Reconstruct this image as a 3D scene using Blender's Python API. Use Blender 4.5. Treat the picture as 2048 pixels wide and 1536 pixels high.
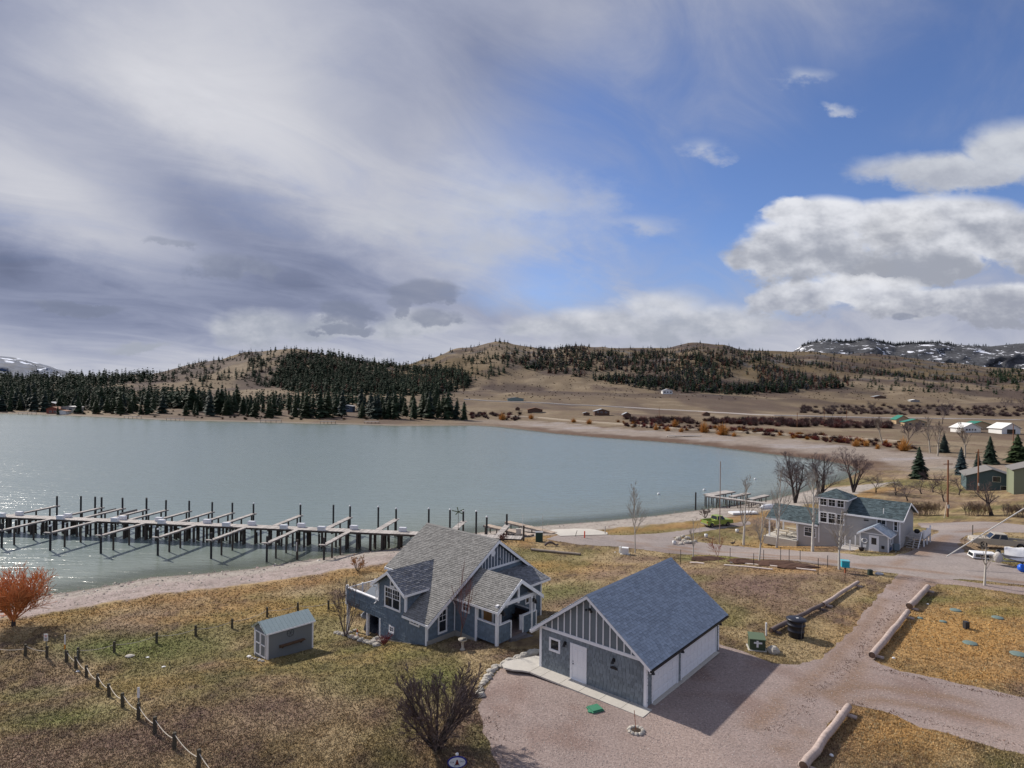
import bpy, bmesh, math, random
import numpy as np
from mathutils import Vector, Matrix
for _o in list(bpy.data.objects): bpy.data.objects.remove(_o)
SC = bpy.context.scene
COL = SC.collection
R = math.radians
# ------------------------------------------------------------------ camera
F, HZ, H, RS = 1200.0, 17.0, 18.0, 0.0105
C_ = 1/math.sqrt(1+RS*RS); S_ = RS*C_
cd = bpy.data.cameras.new('camera'); cam = bpy.data.objects.new('camera', cd); COL.objects.link(cam)
cd.sensor_width = 36; cd.lens = 36*F/2048; cd.shift_y = HZ/2048; cd.clip_start = .5; cd.clip_end = 30000
m_ = Matrix(((C_, -S_, 0), (0, 0, -1), (S_, C_, 0))).to_4x4(); m_.translation = (0, 0, H)
cam.matrix_world = m_; SC.camera = cam
SC.view_settings.view_transform = 'Standard'; SC.view_settings.look = 'None'
SC.view_settings.exposure = 0.75; SC.view_settings.gamma = 1.0
SC.cycles.max_bounces = 3; SC.cycles.diffuse_bounces = 2; SC.cycles.transparent_max_bounces = 6
# ------------------------------------------------------------------ sun
SUN_EL, SUN_DIR = R(36), Vector((-.77, .638, 0)).normalized()
sd_ = bpy.data.lights.new('sun', 'SUN'); so_ = bpy.data.objects.new('sun', sd_); COL.objects.link(so_)
sd_.energy = 3.05; sd_.angle = R(.6); sd_.color = (1, .93, .84)
tosun = SUN_DIR*math.cos(SUN_EL)+Vector((0, 0, math.sin(SUN_EL)))
so_.rotation_euler = tosun.to_track_quat('Z', 'Y').to_euler(); so_.location = (0, 0, 60)
# ------------------------------------------------------------------ sky
class NX:
    """tiny expression helper over shader math nodes"""
    nt = None
    def __init__(s, sock): s.s = sock
    @staticmethod
    def op(o, *a, clamp=False):
        n = NX.nt.nodes.new('ShaderNodeMath'); n.operation = o; n.use_clamp = clamp
        for i, v in enumerate(a):
            if isinstance(v, NX): NX.nt.links.new(v.s, n.inputs[i])
            else: n.inputs[i].default_value = v
        return NX(n.outputs[0])
    def __add__(a, b): return NX.op('ADD', a, b)
    __radd__ = __add__
    def __sub__(a, b): return NX.op('SUBTRACT', a, b)
    def __rsub__(a, b): return NX.op('SUBTRACT', b, a)
    def __mul__(a, b): return NX.op('MULTIPLY', a, b)
    __rmul__ = __mul__
    def __truediv__(a, b): return NX.op('DIVIDE', a, b)
    def max(a, b): return NX.op('MAXIMUM', a, b)
    def sat(a): return NX.op('ADD', a, 0.0, clamp=True)
def sstep(x, lo, hi):
    n = NX.nt.nodes.new('ShaderNodeMapRange'); n.interpolation_type = 'SMOOTHSTEP'
    NX.nt.links.new(x.s, n.inputs[0]); n.inputs[1].default_value = lo; n.inputs[2].default_value = hi
    return NX(n.outputs[0])
def xyz(x, y, z):
    n = NX.nt.nodes.new('ShaderNodeCombineXYZ')
    for i, v in enumerate((x, y, z)):
        if isinstance(v, NX): NX.nt.links.new(v.s, n.inputs[i])
        else: n.inputs[i].default_value = v
    return n.outputs[0]
def noise(vec, sc, det=4, rough=.55, dist=0):
    n = NX.nt.nodes.new('ShaderNodeTexNoise'); n.inputs['Scale'].default_value = sc; n.inputs['Detail'].default_value = det
    n.inputs['Roughness'].default_value = rough; n.inputs['Distortion'].default_value = dist
    NX.nt.links.new(vec, n.inputs['Vector']); return NX(n.outputs[0])
def mixc(f, a, b, blend='MIX'):
    n = NX.nt.nodes.new('ShaderNodeMix'); n.data_type = 'RGBA'; n.blend_type = blend
    for i, v in ((0, f), (6, a), (7, b)):
        if isinstance(v, NX): NX.nt.links.new(v.s, n.inputs[i])
        elif i == 0: n.inputs[0].default_value = v
        elif isinstance(v, tuple): n.inputs[i].default_value = (*v, 1)
        else: NX.nt.links.new(v, n.inputs[i])
    return n.outputs[2]
def build_world():
    w = bpy.data.worlds.new('World'); SC.world = w; w.use_nodes = True; w.cycles.sampling_method = 'MANUAL'; w.cycles.sample_map_resolution = 256
    nt = w.node_tree; nt.nodes.clear(); NX.nt = nt
    out = nt.nodes.new('ShaderNodeOutputWorld'); bg = nt.nodes.new('ShaderNodeBackground'); nt.links.new(bg.outputs[0], out.inputs[0])
    K = .1; bg.inputs[1].default_value = K
    sky = nt.nodes.new('ShaderNodeTexSky'); sky.sky_type = 'NISHITA'; sky.sun_disc = False
    sky.sun_elevation = SUN_EL; sky.sun_rotation = math.atan2(SUN_DIR.x, SUN_DIR.y); sky.altitude = 900
    sky.air_density = 1.0; sky.dust_density = .5; sky.ozone_density = 2.5
    tc = nt.nodes.new('ShaderNodeTexCoord'); sep = nt.nodes.new('ShaderNodeSeparateXYZ'); nt.links.new(tc.outputs['Generated'], sep.inputs[0])
    x, y, z = (NX(sep.outputs[i]) for i in range(3))
    yc = y.max(.08); tx = x/yc; tz = z/yc; front = sstep(y, .08, .3)
    # high sheet of cloud: noise on a plane overhead, streaked along one wind direction
    den = z.max(0.0)+.22
    hx = x/den; hy = y/den
    pv = xyz(hx*.55+hy*.35, hy*.8-hx*.5, 0.0)
    big = noise(pv, 1.15, 3, .5, .5); fine = noise(xyz(hx*.75+hy*.8, hy*1.5-hx*1.5, 0.0), 1.9, 6, .6, .8)
    cn = noise(xyz(tx, tz*1.6, .3), 8.5, 7, .62, 0); cs = noise(xyz(tx+.012, tz*1.6+.03, .3), 8.5, 4, .6, 0)
    wob = (cn-.5)
    flat = xyz(tx, tz, 0.0)
    rag = xyz(tx+wob*.07+(fine-.5)*.05, tz+wob*.035+(big-.5)*.03, 0.0)
    def ell(vec, u, v, ru, rv, ro=0, kind='SPHERICAL'):
        mp = nt.nodes.new('ShaderNodeMapping'); mp.vector_type = 'TEXTURE'
        mp.inputs[1].default_value = ((u-1024)/1200, (785+.0105*(u-1024)-v)/1200, 0); mp.inputs[2].default_value = (0, 0, R(ro)); mp.inputs[3].default_value = (ru/1200, rv/1200, 1)
        nt.links.new(vec, mp.inputs[0]); gr = nt.nodes.new('ShaderNodeTexGradient'); gr.gradient_type = kind; nt.links.new(mp.outputs[0], gr.inputs[0]); return NX(gr.outputs[1])
    def total(vec, L):
        t = None
        for (u, v, ru, rv, ro, k) in L:
            e = ell(vec, u, v, ru, rv, ro)*k; t = e if t is None else t+e
        return t*front
    hole = total(rag, [(1640, 310, 900, 460, 14, .90), (2040, 100, 760, 620, 0, .62), (1480, 470, 520, 220, 8, .45), (1170, 200, 320, 560, -35, .42), (1080, 580, 190, 80, 0, .4), (1980, 370, 300, 120, 0, .5)])
    cov = sstep(1.0-hole-(1.0-front)*.35+(fine-.5)*.85+(big-.5)*.4+wob*.1, -.18, 1.0)
    dark = total(rag, [(20, 545, 520, 150, -14, .85), (390, 430, 520, 170, -32, .55), (640, 510, 640, 190, -6, .42), (270, 320, 420, 110, -25, .28), (560, 570, 420, 90, 0, .3), (0, 60, 380, 260, 0, .4), (960, 90, 380, 480, -40, .32), (300, 655, 520, 70, 0, .35), (780, 250, 150, 300, 35, .2), (2048, 0, 500, 400, 0, .3)])
    lit = total(rag, [(520, 250, 700, 340, -22, .36), (160, 400, 480, 170, -18, .38), (300, 130, 560, 280, 8, .22), (980, 430, 360, 210, -6, .3), (180, 480, 340, 80, -16, .25), (620, 380, 400, 150, -25, .2)])
    val = .275+(big-.5)*.13+(fine-.5)*.15+wob*.03+lit*.28-dark*.16
    val = NX.op('MINIMUM', val.max(.11), .48)*.96
    hz = sstep(tz, .19, .02)
    val = val*(1.0-hz*.6)+hz*.6*(.385+(fine-.5)*.2-dark*.14)
    sheet = mixc(sstep(val, .10, .42), (.70, .82, 1.26), (.965, .975, 1.05))
    vs = nt.nodes.new('ShaderNodeVectorMath'); vs.operation = 'SCALE'; nt.links.new(sheet, vs.inputs[0]); nt.links.new((val*(1/K)).s, vs.inputs['Scale'])
    blue = mixc(1.0, sky.outputs[0], (.56, .60, .76), 'MULTIPLY')
    col = mixc((cov+hz*.5).sat(), blue, vs.outputs[0])
    rag2 = xyz(tx+(cs-.5)*.11+(fine-.5)*.04, tz+wob*.075, 0.0)
    def heap(L, base, hgt, amp, lo, hi, dk, lt, k, vec=rag2):
        nonlocal col
        f = None
        for (u, v, ru, rv) in L:
            e = ell(vec, u, v, ru*1.35, rv*1.35); f = e if f is None else f.max(e)
        m = sstep(f+wob*amp*sstep(f, 0.0, .12), lo, hi)*front
        zb = (785-base)/1200
        s = sstep((tz-zb)*(1200/hgt)+(cs-cn)*3.0-f*.3, -.35, 1.3)
        col = mixc(m*k, col, mixc(s, tuple(t*.58/K for t in dk), tuple(t*.58/K for t in lt)))
    heap([(1000, 400, 230, 85), (1040, 480, 270, 80), (840, 455, 180, 50), (1290, 455, 80, 28), (1390, 300, 70, 26), (1600, 155, 60, 24), (1650, 215, 50, 10)], 560, 240, 2.4, .1, 1.3, (.52, .54, .60), (.68, .70, .74), .66)
    heap([(1930, 340, 220, 38), (2070, 296, 140, 60)], 400, 110, .9, .10, .62, (.44, .46, .52), (.66, .68, .72), .92)
    heap([(1610, 500, 150, 66), (1650, 445, 120, 52), (1770, 450, 110, 50), (1600, 420, 70, 28)], 575, 165, 1.1, .14, .42, (.36, .38, .44), (.84, .85, .89), .96)
    heap([(1905, 465, 185, 74), (2050, 488, 160, 72), (1870, 528, 140, 34), (1810, 470, 120, 60)], 560, 190, 1.1, .14, .42, (.36, .38, .44), (.82, .83, .87), .96)
    heap([(1600, 598, 85, 38), (1725, 590, 140, 44), (1880, 606, 165, 32), (2010, 606, 140, 36)], 632, 78, 1.1, .14, .42, (.34, .36, .43), (.82, .83, .87), .93)
    heap([(1330, 635, 105, 58), (1210, 655, 160, 44), (1440, 650, 140, 42), (1080, 660, 90, 28), (520, 650, 90, 36), (845, 650, 100, 36), (650, 655, 105, 26), (275, 697, 66, 10)], 700, 125, 1.1, .1, .65, (.38, .41, .48), (.76, .77, .81), .8)
    heap([(455, 540, 105, 34), (330, 492, 80, 14), (690, 622, 60, 24), (855, 578, 70, 22), (875, 634, 44, 20), (812, 604, 26, 22), (1825, 632, 26, 12), (150, 612, 90, 14), (690, 655, 64, 11)], 600, 320, 1.9, .12, .5, (.20, .23, .32), (.36, .39, .48), .62, xyz(tx+(cs-.5)*.13, tz+wob*.075, 0.0))
    nt.links.new(col, bg.inputs[0])
build_world()
# ------------------------------------------------------------------ materials
MATS = {}
def mat(name, col=(.5, .5, .5), rough=.8, var=.2, scale=6, bump=0, bscale=None, island=0, attr=None, metal=0, spec=.3, dist=.02, var2=0, scale2=.4, stretch=None, detail=5):
    if name in MATS: return MATS[name]
    m = bpy.data.materials.new(name); MATS[name] = m; m.use_nodes = True; nt = m.node_tree; NX.nt = nt
    b = nt.nodes['Principled BSDF']; b.inputs['Roughness'].default_value = rough; b.inputs['Metallic'].default_value = metal
    b.inputs['Specular IOR Level'].default_value = spec
    geo = nt.nodes.new('ShaderNodeNewGeometry'); pos = geo.outputs['Position']
    if stretch:
        mp = nt.nodes.new('ShaderNodeMapping'); mp.inputs['Scale'].default_value = stretch; nt.links.new(pos, mp.inputs[0]); pos = mp.outputs[0]
    v = None
    if var: v = 1.0+(noise(pos, scale, detail, .6)-.5)*(var*2.6)
    if var2: t = 1.0+(noise(pos, scale2, 4, .6)-.5)*(var2*2.6); v = t if v is None else v*t
    if island: t = 1.0+(NX(geo.outputs['Random Per Island'])-.5)*(2*island); v = t if v is None else v*t
    if attr:
        an = nt.nodes.new('ShaderNodeAttribute'); an.attribute_name = attr; cs = an.outputs['Color']
    else:
        rg = nt.nodes.new('ShaderNodeRGB'); rg.outputs[0].default_value = (*col, 1); cs = rg.outputs[0]
    if v is not None:
        vs = nt.nodes.new('ShaderNodeVectorMath'); vs.operation = 'SCALE'; nt.links.new(cs, vs.inputs[0]); nt.links.new(v.s, vs.inputs['Scale']); cs = vs.outputs[0]
    nt.links.new(cs, b.inputs['Base Color'])
    if bump:
        bn = nt.nodes.new('ShaderNodeBump'); bn.inputs['Strength'].default_value = bump; bn.inputs['Distance'].default_value = dist
        nt.links.new(noise(pos, bscale or scale*3, 4, .6).s, bn.inputs['Height']); nt.links.new(bn.outputs[0], b.inputs['Normal'])
    return m
# ------------------------------------------------------------------ pixel <-> world measurements of the place
def rot(u, v):
    du, dv = np.asarray(u, float)-1024, np.asarray(v, float)-768
    return du*C_+dv*S_, -du*S_+dv*C_-HZ
def W(u, v, z):
    a, b = rot(u, v); Y = (H-z)*F/b; return np.array([a/F*Y, Y, z])
def WD(u, v, D):
    a, b = rot(u, v); return np.array([a/F*D, D, H-b/F*D])
# ------------------------------------------------------------------ numpy noise
def _h(ix, iy, s):
    n = (ix*374761393+iy*668265263+s*1442695041) & 0xffffffff
    n = ((n ^ (n >> 13))*1274126177) & 0xffffffff
    return ((n ^ (n >> 16)) & 0xffff)/65535.0
def vn(x, y, s=0):
    x = np.asarray(x, float); y = np.asarray(y, float)
    ix = np.floor(x).astype(np.int64); iy = np.floor(y).astype(np.int64); fx = x-ix; fy = y-iy
    fx = fx*fx*(3-2*fx); fy = fy*fy*(3-2*fy)
    return (_h(ix, iy, s)*(1-fx)+_h(ix+1, iy, s)*fx)*(1-fy)+(_h(ix, iy+1, s)*(1-fx)+_h(ix+1, iy+1, s)*fx)*fy
def fbm(x, y, oct=4, s=0):
    t = 0; a = .5; n = 0
    for i in range(oct): t = t+a*vn(x*2**i+17.3*i, y*2**i-9.1*i, s+i); n += a; a *= .5
    return t/n
ss = lambda x, a, b: (lambda t: t*t*(3-2*t))(np.clip((x-a)/(b-a), 0, 1))
# ------------------------------------------------------------------ terrain
ZW = -5.6
NEAR = [(-200,1222),(0,1202),(95,1190),(200,1175),(300,1155),(400,1148),(500,1138),(600,1122),(700,1108),(780,1098),(900,1072),(1000,1060),(1100,1050),(1200,1043),(1300,1033),(1400,1020),(1460,1012),(1540,1000),(1620,980),(1690,958),(1720,943)]
FAR = [(1700,931),(1640,920),(1540,908),(1400,890),(1300,882),(1200,875),(1110,867),(1000,854),(950,851),(800,852),(700,849),(600,847),(500,844),(350,841),(200,834),(100,830),(0,827),(-300,823)]
LAKE = np.array([W(u, v, ZW)[:2] for u, v in NEAR+FAR]+[(-1500., 620.), (-1500., -60.), (-130., 35.)])
def lake_sd(X, Y):
    X = np.asarray(X, float); Y = np.asarray(Y, float); best = np.full(X.shape, 1e9); ins = np.zeros(X.shape, bool)
    n = len(LAKE)
    for i in range(n):
        a = LAKE[i]; b = LAKE[(i+1) % n]; ab = b-a
        t = np.clip(((X-a[0])*ab[0]+(Y-a[1])*ab[1])/(ab@ab), 0, 1)
        best = np.minimum(best, (X-a[0]-t*ab[0])**2+(Y-a[1]-t*ab[1])**2)
        c = ((a[1] > Y) != (b[1] > Y))
        with np.errstate(divide='ignore', invalid='ignore'): ins ^= c & (X < (b[0]-a[0])*(Y-a[1])/(b[1]-a[1])+a[0])
    d = np.sqrt(best); return np.where(ins, -d, d)
NEARZ = ([0, 9, 15, 22, 33, 40, 44.5, 50, 57, 65, 400], [ZW, -4.1, -3.2, -3.05, -2.85, -1.75, -.88, -.42, -.06, 0, 0])
# far side: crest line (u, v, depth) and two middle heights
CREST = [(-900,730,1500),(-400,742,1300),(0,752,1200),(130,753,1200),(280,747,1300),(400,720,1400),(500,701,1500),(585,691,1500),(660,707,1500),(740,725,1500),(810,733,1500),(850,718,1650),(920,695,1700),(1000,679,1700),(1060,690,1750),(1090,695,1800),(1150,688,1800),(1200,691,1850),(1250,696,1900),(1330,695,2000),(1390,685,2000),(1440,688,2000),(1500,699,2050),(1560,703,2100),(1620,704,2150),(1700,706,2200),(1800,714,2200),(1900,724,2200),(2048,738,2200),(2300,742,2200),(3000,740,2200)]
M1 = ([-900,0,300,600,900,1100,1300,1500,1700,2048,3000], [795,803,808,808,803,808,816,823,827,834,845])
M2 = ([-900,0,300,600,900,1100,1300,1500,1700,2048,3000], [762,768,785,772,776,781,786,791,796,802,806])
def make_profiles():
    ks = []
    for (u, v, D) in CREST:
        a = rot(u, 760)[0]/F
        p1 = WD(u, np.interp(u, *M1), 700)[2]; p2 = WD(u, np.interp(u, *M2), 1000)[2]; pc = WD(u, v, D)[2]
        zs = [-.5, -2., -1.0, p1, p2, p2+(pc-p2)*.62, pc, pc-45, pc-70]
        ds = [150, 230, 420, 700, 1000, 1000+(D-1000)*.55, D, D+500, 3600]
        ks.append((a, ds, zs))
    return ks
PROF = make_profiles(); PA = np.array([k[0] for k in PROF])
def far_z(X, Y):
    a = X/np.maximum(Y, 1); a = np.clip(a, PA[0], PA[-1]-1e-6)
    i = np.clip(np.searchsorted(PA, a, 'right')-1, 0, len(PA)-2); f = (a-PA[i])/(PA[i+1]-PA[i]); f = f*f*(3-2*f)
    Z = np.stack([np.interp(Y, k[1], k[2]) for k in PROF]); sh = X.shape
    ii = i.ravel(); Zf = Z.reshape(len(PROF), -1); ar = np.arange(Zf.shape[1])
    return (Zf[ii, ar]*(1-f.ravel())+Zf[ii+1, ar]*f.ravel()).reshape(sh)
def ground_z(X, Y):
    d = lake_sd(X, Y)
    zn = np.interp(d, *NEARZ)+(fbm(X*.09, Y*.09, 3, 5)-.5)*.35*ss(d, 14, 24)*ss(70-d, 0, 30)+(fbm(X*.5, Y*.5, 3, 8)-.5)*.25*ss(d, 0, 5)*ss(15-d, 0, 4)
    zf = far_z(X, Y)
    amp = np.clip((Y-600)*.022, 0, 15)
    zf = zf+(fbm(X*.006, Y*.006, 5, 11)-.5)*amp*1.6+(np.abs(fbm(X*.012, Y*.009, 4, 31)-.5)*-2+.25)*amp*.6+(fbm(X*.03, Y*.03, 4, 3)-.5)*1.0*ss(d, 20, 60)
    zf = np.minimum(zf, ZW+np.interp(d, [0, 12, 45, 110, 200], [0, .8, 2.4, 5.5, 500]))
    w = ss(Y, 140, 190); z = zn*(1-w)+zf*w
    return np.where(d < 0, np.maximum(ZW+d*.13, -8.5), z)
NA, NY = 560, 430
AS = np.concatenate([np.linspace(-1.7, -.98, 40)[:-1], np.linspace(-.98, .98, NA), np.linspace(.98, 1.7, 40)[1:]])
YS = np.geomspace(20, 3600, NY)
GX = AS[None, :]*YS[:, None]; GY = np.repeat(YS[:, None], len(AS), 1)
GZ = ground_z(GX, GY)
for _ in range(2):   # soften the profile keys far out
    sm = GZ.copy(); sm[1:-1] = (GZ[:-2]+2*GZ[1:-1]+GZ[2:])/4; k = ss(GY, 450, 700); GZ = GZ*(1-k)+sm*k
def G(u, v, far=False):
    """where the sight line through a photo point meets the ground"""
    a, b = rot(u, v); a /= F; b /= F
    f = np.interp(a, AS, np.arange(len(AS))); i = int(min(max(f, 0), len(AS)-2)); f -= i
    z = GZ[:, i]*(1-f)+GZ[:, i+1]*f; dz = (H-b*YS)-z
    s = np.where((dz[:-1] > 0) & (dz[1:] <= 0))[0]
    if len(s) == 0: return None
    j = s[0]; t = dz[j]/(dz[j]-dz[j+1]); Y = YS[j]+(YS[j+1]-YS[j])*t
    return np.array([a*Y, Y, H-b*Y])
def Gv(u, v):
    a, b = rot(u, v); a = a/F; b = b/F; out = np.full((len(a), 3), np.nan)
    for k in range(0, len(a), 8000):
        aa, bb = a[k:k+8000], b[k:k+8000]; f = np.interp(aa, AS, np.arange(len(AS))); i = np.clip(f.astype(int), 0, len(AS)-2); f = f-i
        dz = (H-bb[None]*YS[:, None])-(GZ[:, i]*(1-f)+GZ[:, i+1]*f); hit = (dz[:-1] > 0) & (dz[1:] <= 0); j = hit.argmax(0); c = np.arange(len(aa)); t = dz[j, c]/(dz[j, c]-dz[j+1, c]+1e-12); Y = YS[j]+(YS[j+1]-YS[j])*t
        Y = np.where(hit.any(0), Y, np.nan); out[k:k+8000] = np.stack([aa*Y, Y, H-bb*Y], 1)
    return out
def gz(x, y):
    a = x/y; i = np.interp(a, AS, np.arange(len(AS))); j = np.interp(y, YS, np.arange(NY))
    i0 = np.minimum(np.asarray(i).astype(int), len(AS)-2); j0 = np.minimum(np.asarray(j).astype(int), NY-2); fi = i-i0; fj = j-j0
    return (GZ[j0, i0]*(1-fi)+GZ[j0, i0+1]*fi)*(1-fj)+(GZ[j0+1, i0]*(1-fi)+GZ[j0+1, i0+1]*fi)*fj
def lerp(a, b, t): return a*(1-t[..., None])+np.asarray(b)*t[..., None]
GREEN = [(250,1235,150,26,.75),(110,1410,130,40,.6),(60,1330,90,30,.4),(880,1370,45,60,.55),(820,1300,80,20,.45),(1130,1150,70,22,.5),(1380,1155,60,12,.3),(1840,1212,110,10,.6),(1990,1240,70,14,.4),(960,1500,50,40,.4),(820,1460,60,50,.3),(1500,1090,160,10,.5),(1990,1125,40,10,.7),(700,1270,60,18,.3),(640,1160,80,20,.35),(420,1370,120,40,.25)]
PURP = [(1180,1180,110,40,.8),(935,1288,55,14,.9),(1010,1320,40,8,.7),(1500,1175,130,36,.85),(250,1480,160,40,.55),(60,1500,100,50,.6),(560,1420,170,40,.55),(430,1290,90,16,.4),(1420,1135,90,14,.6),(760,1440,60,30,.5),(1340,1110,60,10,.5),(840,1510,60,25,.5),(520,1340,80,20,.4),(100,1375,70,14,.7),(160,1345,60,12,.55)]
GOLD = [(1920,1290,190,75,1.15),(1960,1370,150,24,.95),(1800,1480,170,70,.8),(600,1165,220,16,.7),(420,1185,160,10,.5),(1540,1075,110,22,.9),(1150,1100,110,14,.35),(1590,1140,120,10,.5),(760,1290,120,30,.3),(500,1300,150,40,.25),(1080,1092,60,9,.6),(300,1330,150,30,.25)]
def blob_mask(X, Y, L, zref=-.6):
    b = (H-zref)*F/np.maximum(Y, 5); uu = 1024+X/np.maximum(Y, 5)*F-b*S_; vv = 768+HZ+b+(uu-1024)*RS
    m = np.zeros_like(X)
    for (u, v, ru, rv, k) in L: m = np.maximum(m, k*np.exp(-((uu-u)/ru)**2-((vv-v)/rv)**2))
    return m
def ground_rgb(X, Y, Z=None):
    d = lake_sd(X, Y); n1 = fbm(X*.12, Y*.12, 4, 21); n2 = fbm(X*.45, Y*.45, 4, 41); n3 = fbm(X*1.7, Y*1.7, 3, 61); n4 = fbm(X*.035, Y*.035, 3, 77)
    c = np.empty(X.shape+(3,)); c[...] = (.235, .175, .088)
    c = lerp(c, (.36, .285, .155), ss(n2, .48, .66)*.9)
    c = lerp(c, (.125, .09, .06), ss(n2*.5+n3*.5, .50, .32)*.9)
    c = lerp(c, (.135, .14, .045), ss(n1, .52, .68)*.55)
    c = lerp(c, (.19, .13, .105), ss(n1, .46, .3)*.5)
    j = (n2-.5)*.9+(n3-.5)*.5
    c = lerp(c, (.17, .115, .095), np.clip(blob_mask(X, Y, PURP)*1.0+j*.35, 0, .85))
    c = lerp(c, (.40, .245, .09), np.clip(blob_mask(X, Y, GOLD)+j*.5, 0, .95)*ss(blob_mask(X, Y, GOLD), .03, .2))
    gm = blob_mask(X, Y, GREEN); c = lerp(c, (.125, .155, .045), np.clip(gm*1.15+j*.6, 0, .9)*ss(gm, .03, .22))
    nb = d+(n2-.5)*3.5
    c = lerp(c, (.34, .20, .07), np.exp(-((nb-17)/2.0)**2)*.55*(Y < 140))
    # shore gravel
    left = ss(-X, -5, 25)
    b = lerp(np.broadcast_to(np.array((.35, .32, .275)), c.shape), (.335, .282, .255), ss(d+(n1-.5)*6, 4, 9)*left*.9)
    b = lerp(b, (.20, .175, .145), ss(n3, .55, .75)*.6); b = lerp(b, (.16, .14, .12), ss(2.2-d, 0, 2)*.8)
    c = np.where((Y < 150)[..., None], lerp(c, b, ss(15.3-nb, 0, 1.2)), c)
    # far side of the bay
    fw = ss(Y, 150, 215)
    f = np.empty_like(c); f[...] = (.215, .168, .108)
    f = lerp(f, (.29, .235, .155), ss(n4, .5, .75)); f = lerp(f, (.115, .085, .068), ss(fbm(X*.02, Y*.008, 4, 91), .5, .7)*.75)
    f = lerp(f, (.17, .11, .085), ss(n1, .55, .75)*.6*ss(Y, 1200, 300)); f = lerp(f, (.15, .112, .058), ss(fbm(X*.004, Y*.004, 4, 14), .42, .62)*ss(Y, 600, 1100)*.85)
    f = lerp(f, (.085, .063, .055), ss(fbm(X*.011, Y*.011, 5, 19), .50, .64)*ss(Y, 700, 1000)*.8)
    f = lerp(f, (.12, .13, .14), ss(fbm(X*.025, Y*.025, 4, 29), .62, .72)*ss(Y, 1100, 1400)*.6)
    mud = ss(48-(d+(n1-.5)*22), 0, 10); mc = lerp(np.broadcast_to(np.array((.33, .285, .235)), c.shape), (.155, .105, .075), ss(20-d+(n1-.5)*18, 0, 14))
    mc = lerp(mc, (.40, .38, .37), ss(fbm(X*.05, Y*.16, 4, 55), .55, .7)*.6*ss(d, 10, 22))
    f = lerp(f, mc, mud*ss(700-Y, 0, 300)*ss(X, -80, 40)); f = lerp(f, (.27, .235, .19), ss(9-d, 0, 4)*(1-ss(X, -80, 40)))
    c = lerp(c, f, fw)
    c = c*np.array((.98, .95, .98))*(1-.16*fw[..., None])
    c = np.where((d < 0)[..., None], np.array((.17, .155, .11)), c)
    return np.clip(c, 0, 1)
def mesh_obj(name, verts, faces, m=None, smooth=False, tint=None):
    me = bpy.data.meshes.new(name); verts = np.asarray(verts, np.float32)
    if isinstance(faces, np.ndarray):
        k = faces.shape[1]; n = len(faces)
        me.vertices.add(len(verts)); me.vertices.foreach_set('co', verts.ravel()); me.loops.add(n*k); me.loops.foreach_set('vertex_index', faces.astype(np.int32).ravel())
        me.polygons.add(n); me.polygons.foreach_set('loop_start', np.arange(0, n*k, k, dtype=np.int32))
        if smooth: me.polygons.foreach_set('use_smooth', np.ones(n, bool))
        me.update(calc_edges=True)
    else:
        me.from_pydata(verts.tolist(), [], faces)
        if smooth: me.polygons.foreach_set('use_smooth', np.ones(len(me.polygons), bool))
    if tint is not None:
        at = me.attributes.new('tint', 'FLOAT_COLOR', 'POINT'); t = np.ones((len(verts), 4), np.float32); t[:, :3] = tint; at.data.foreach_set('color', t.ravel())
    if m: me.materials.append(m)
    o = bpy.data.objects.new(name, me); COL.objects.link(o); return o
def kind(o, k, label=None, cat=None, group=None):
    if k: o['kind'] = k
    if label: o['label'] = label
    if cat: o['category'] = cat
    if group: o['group'] = group
    return o
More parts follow.
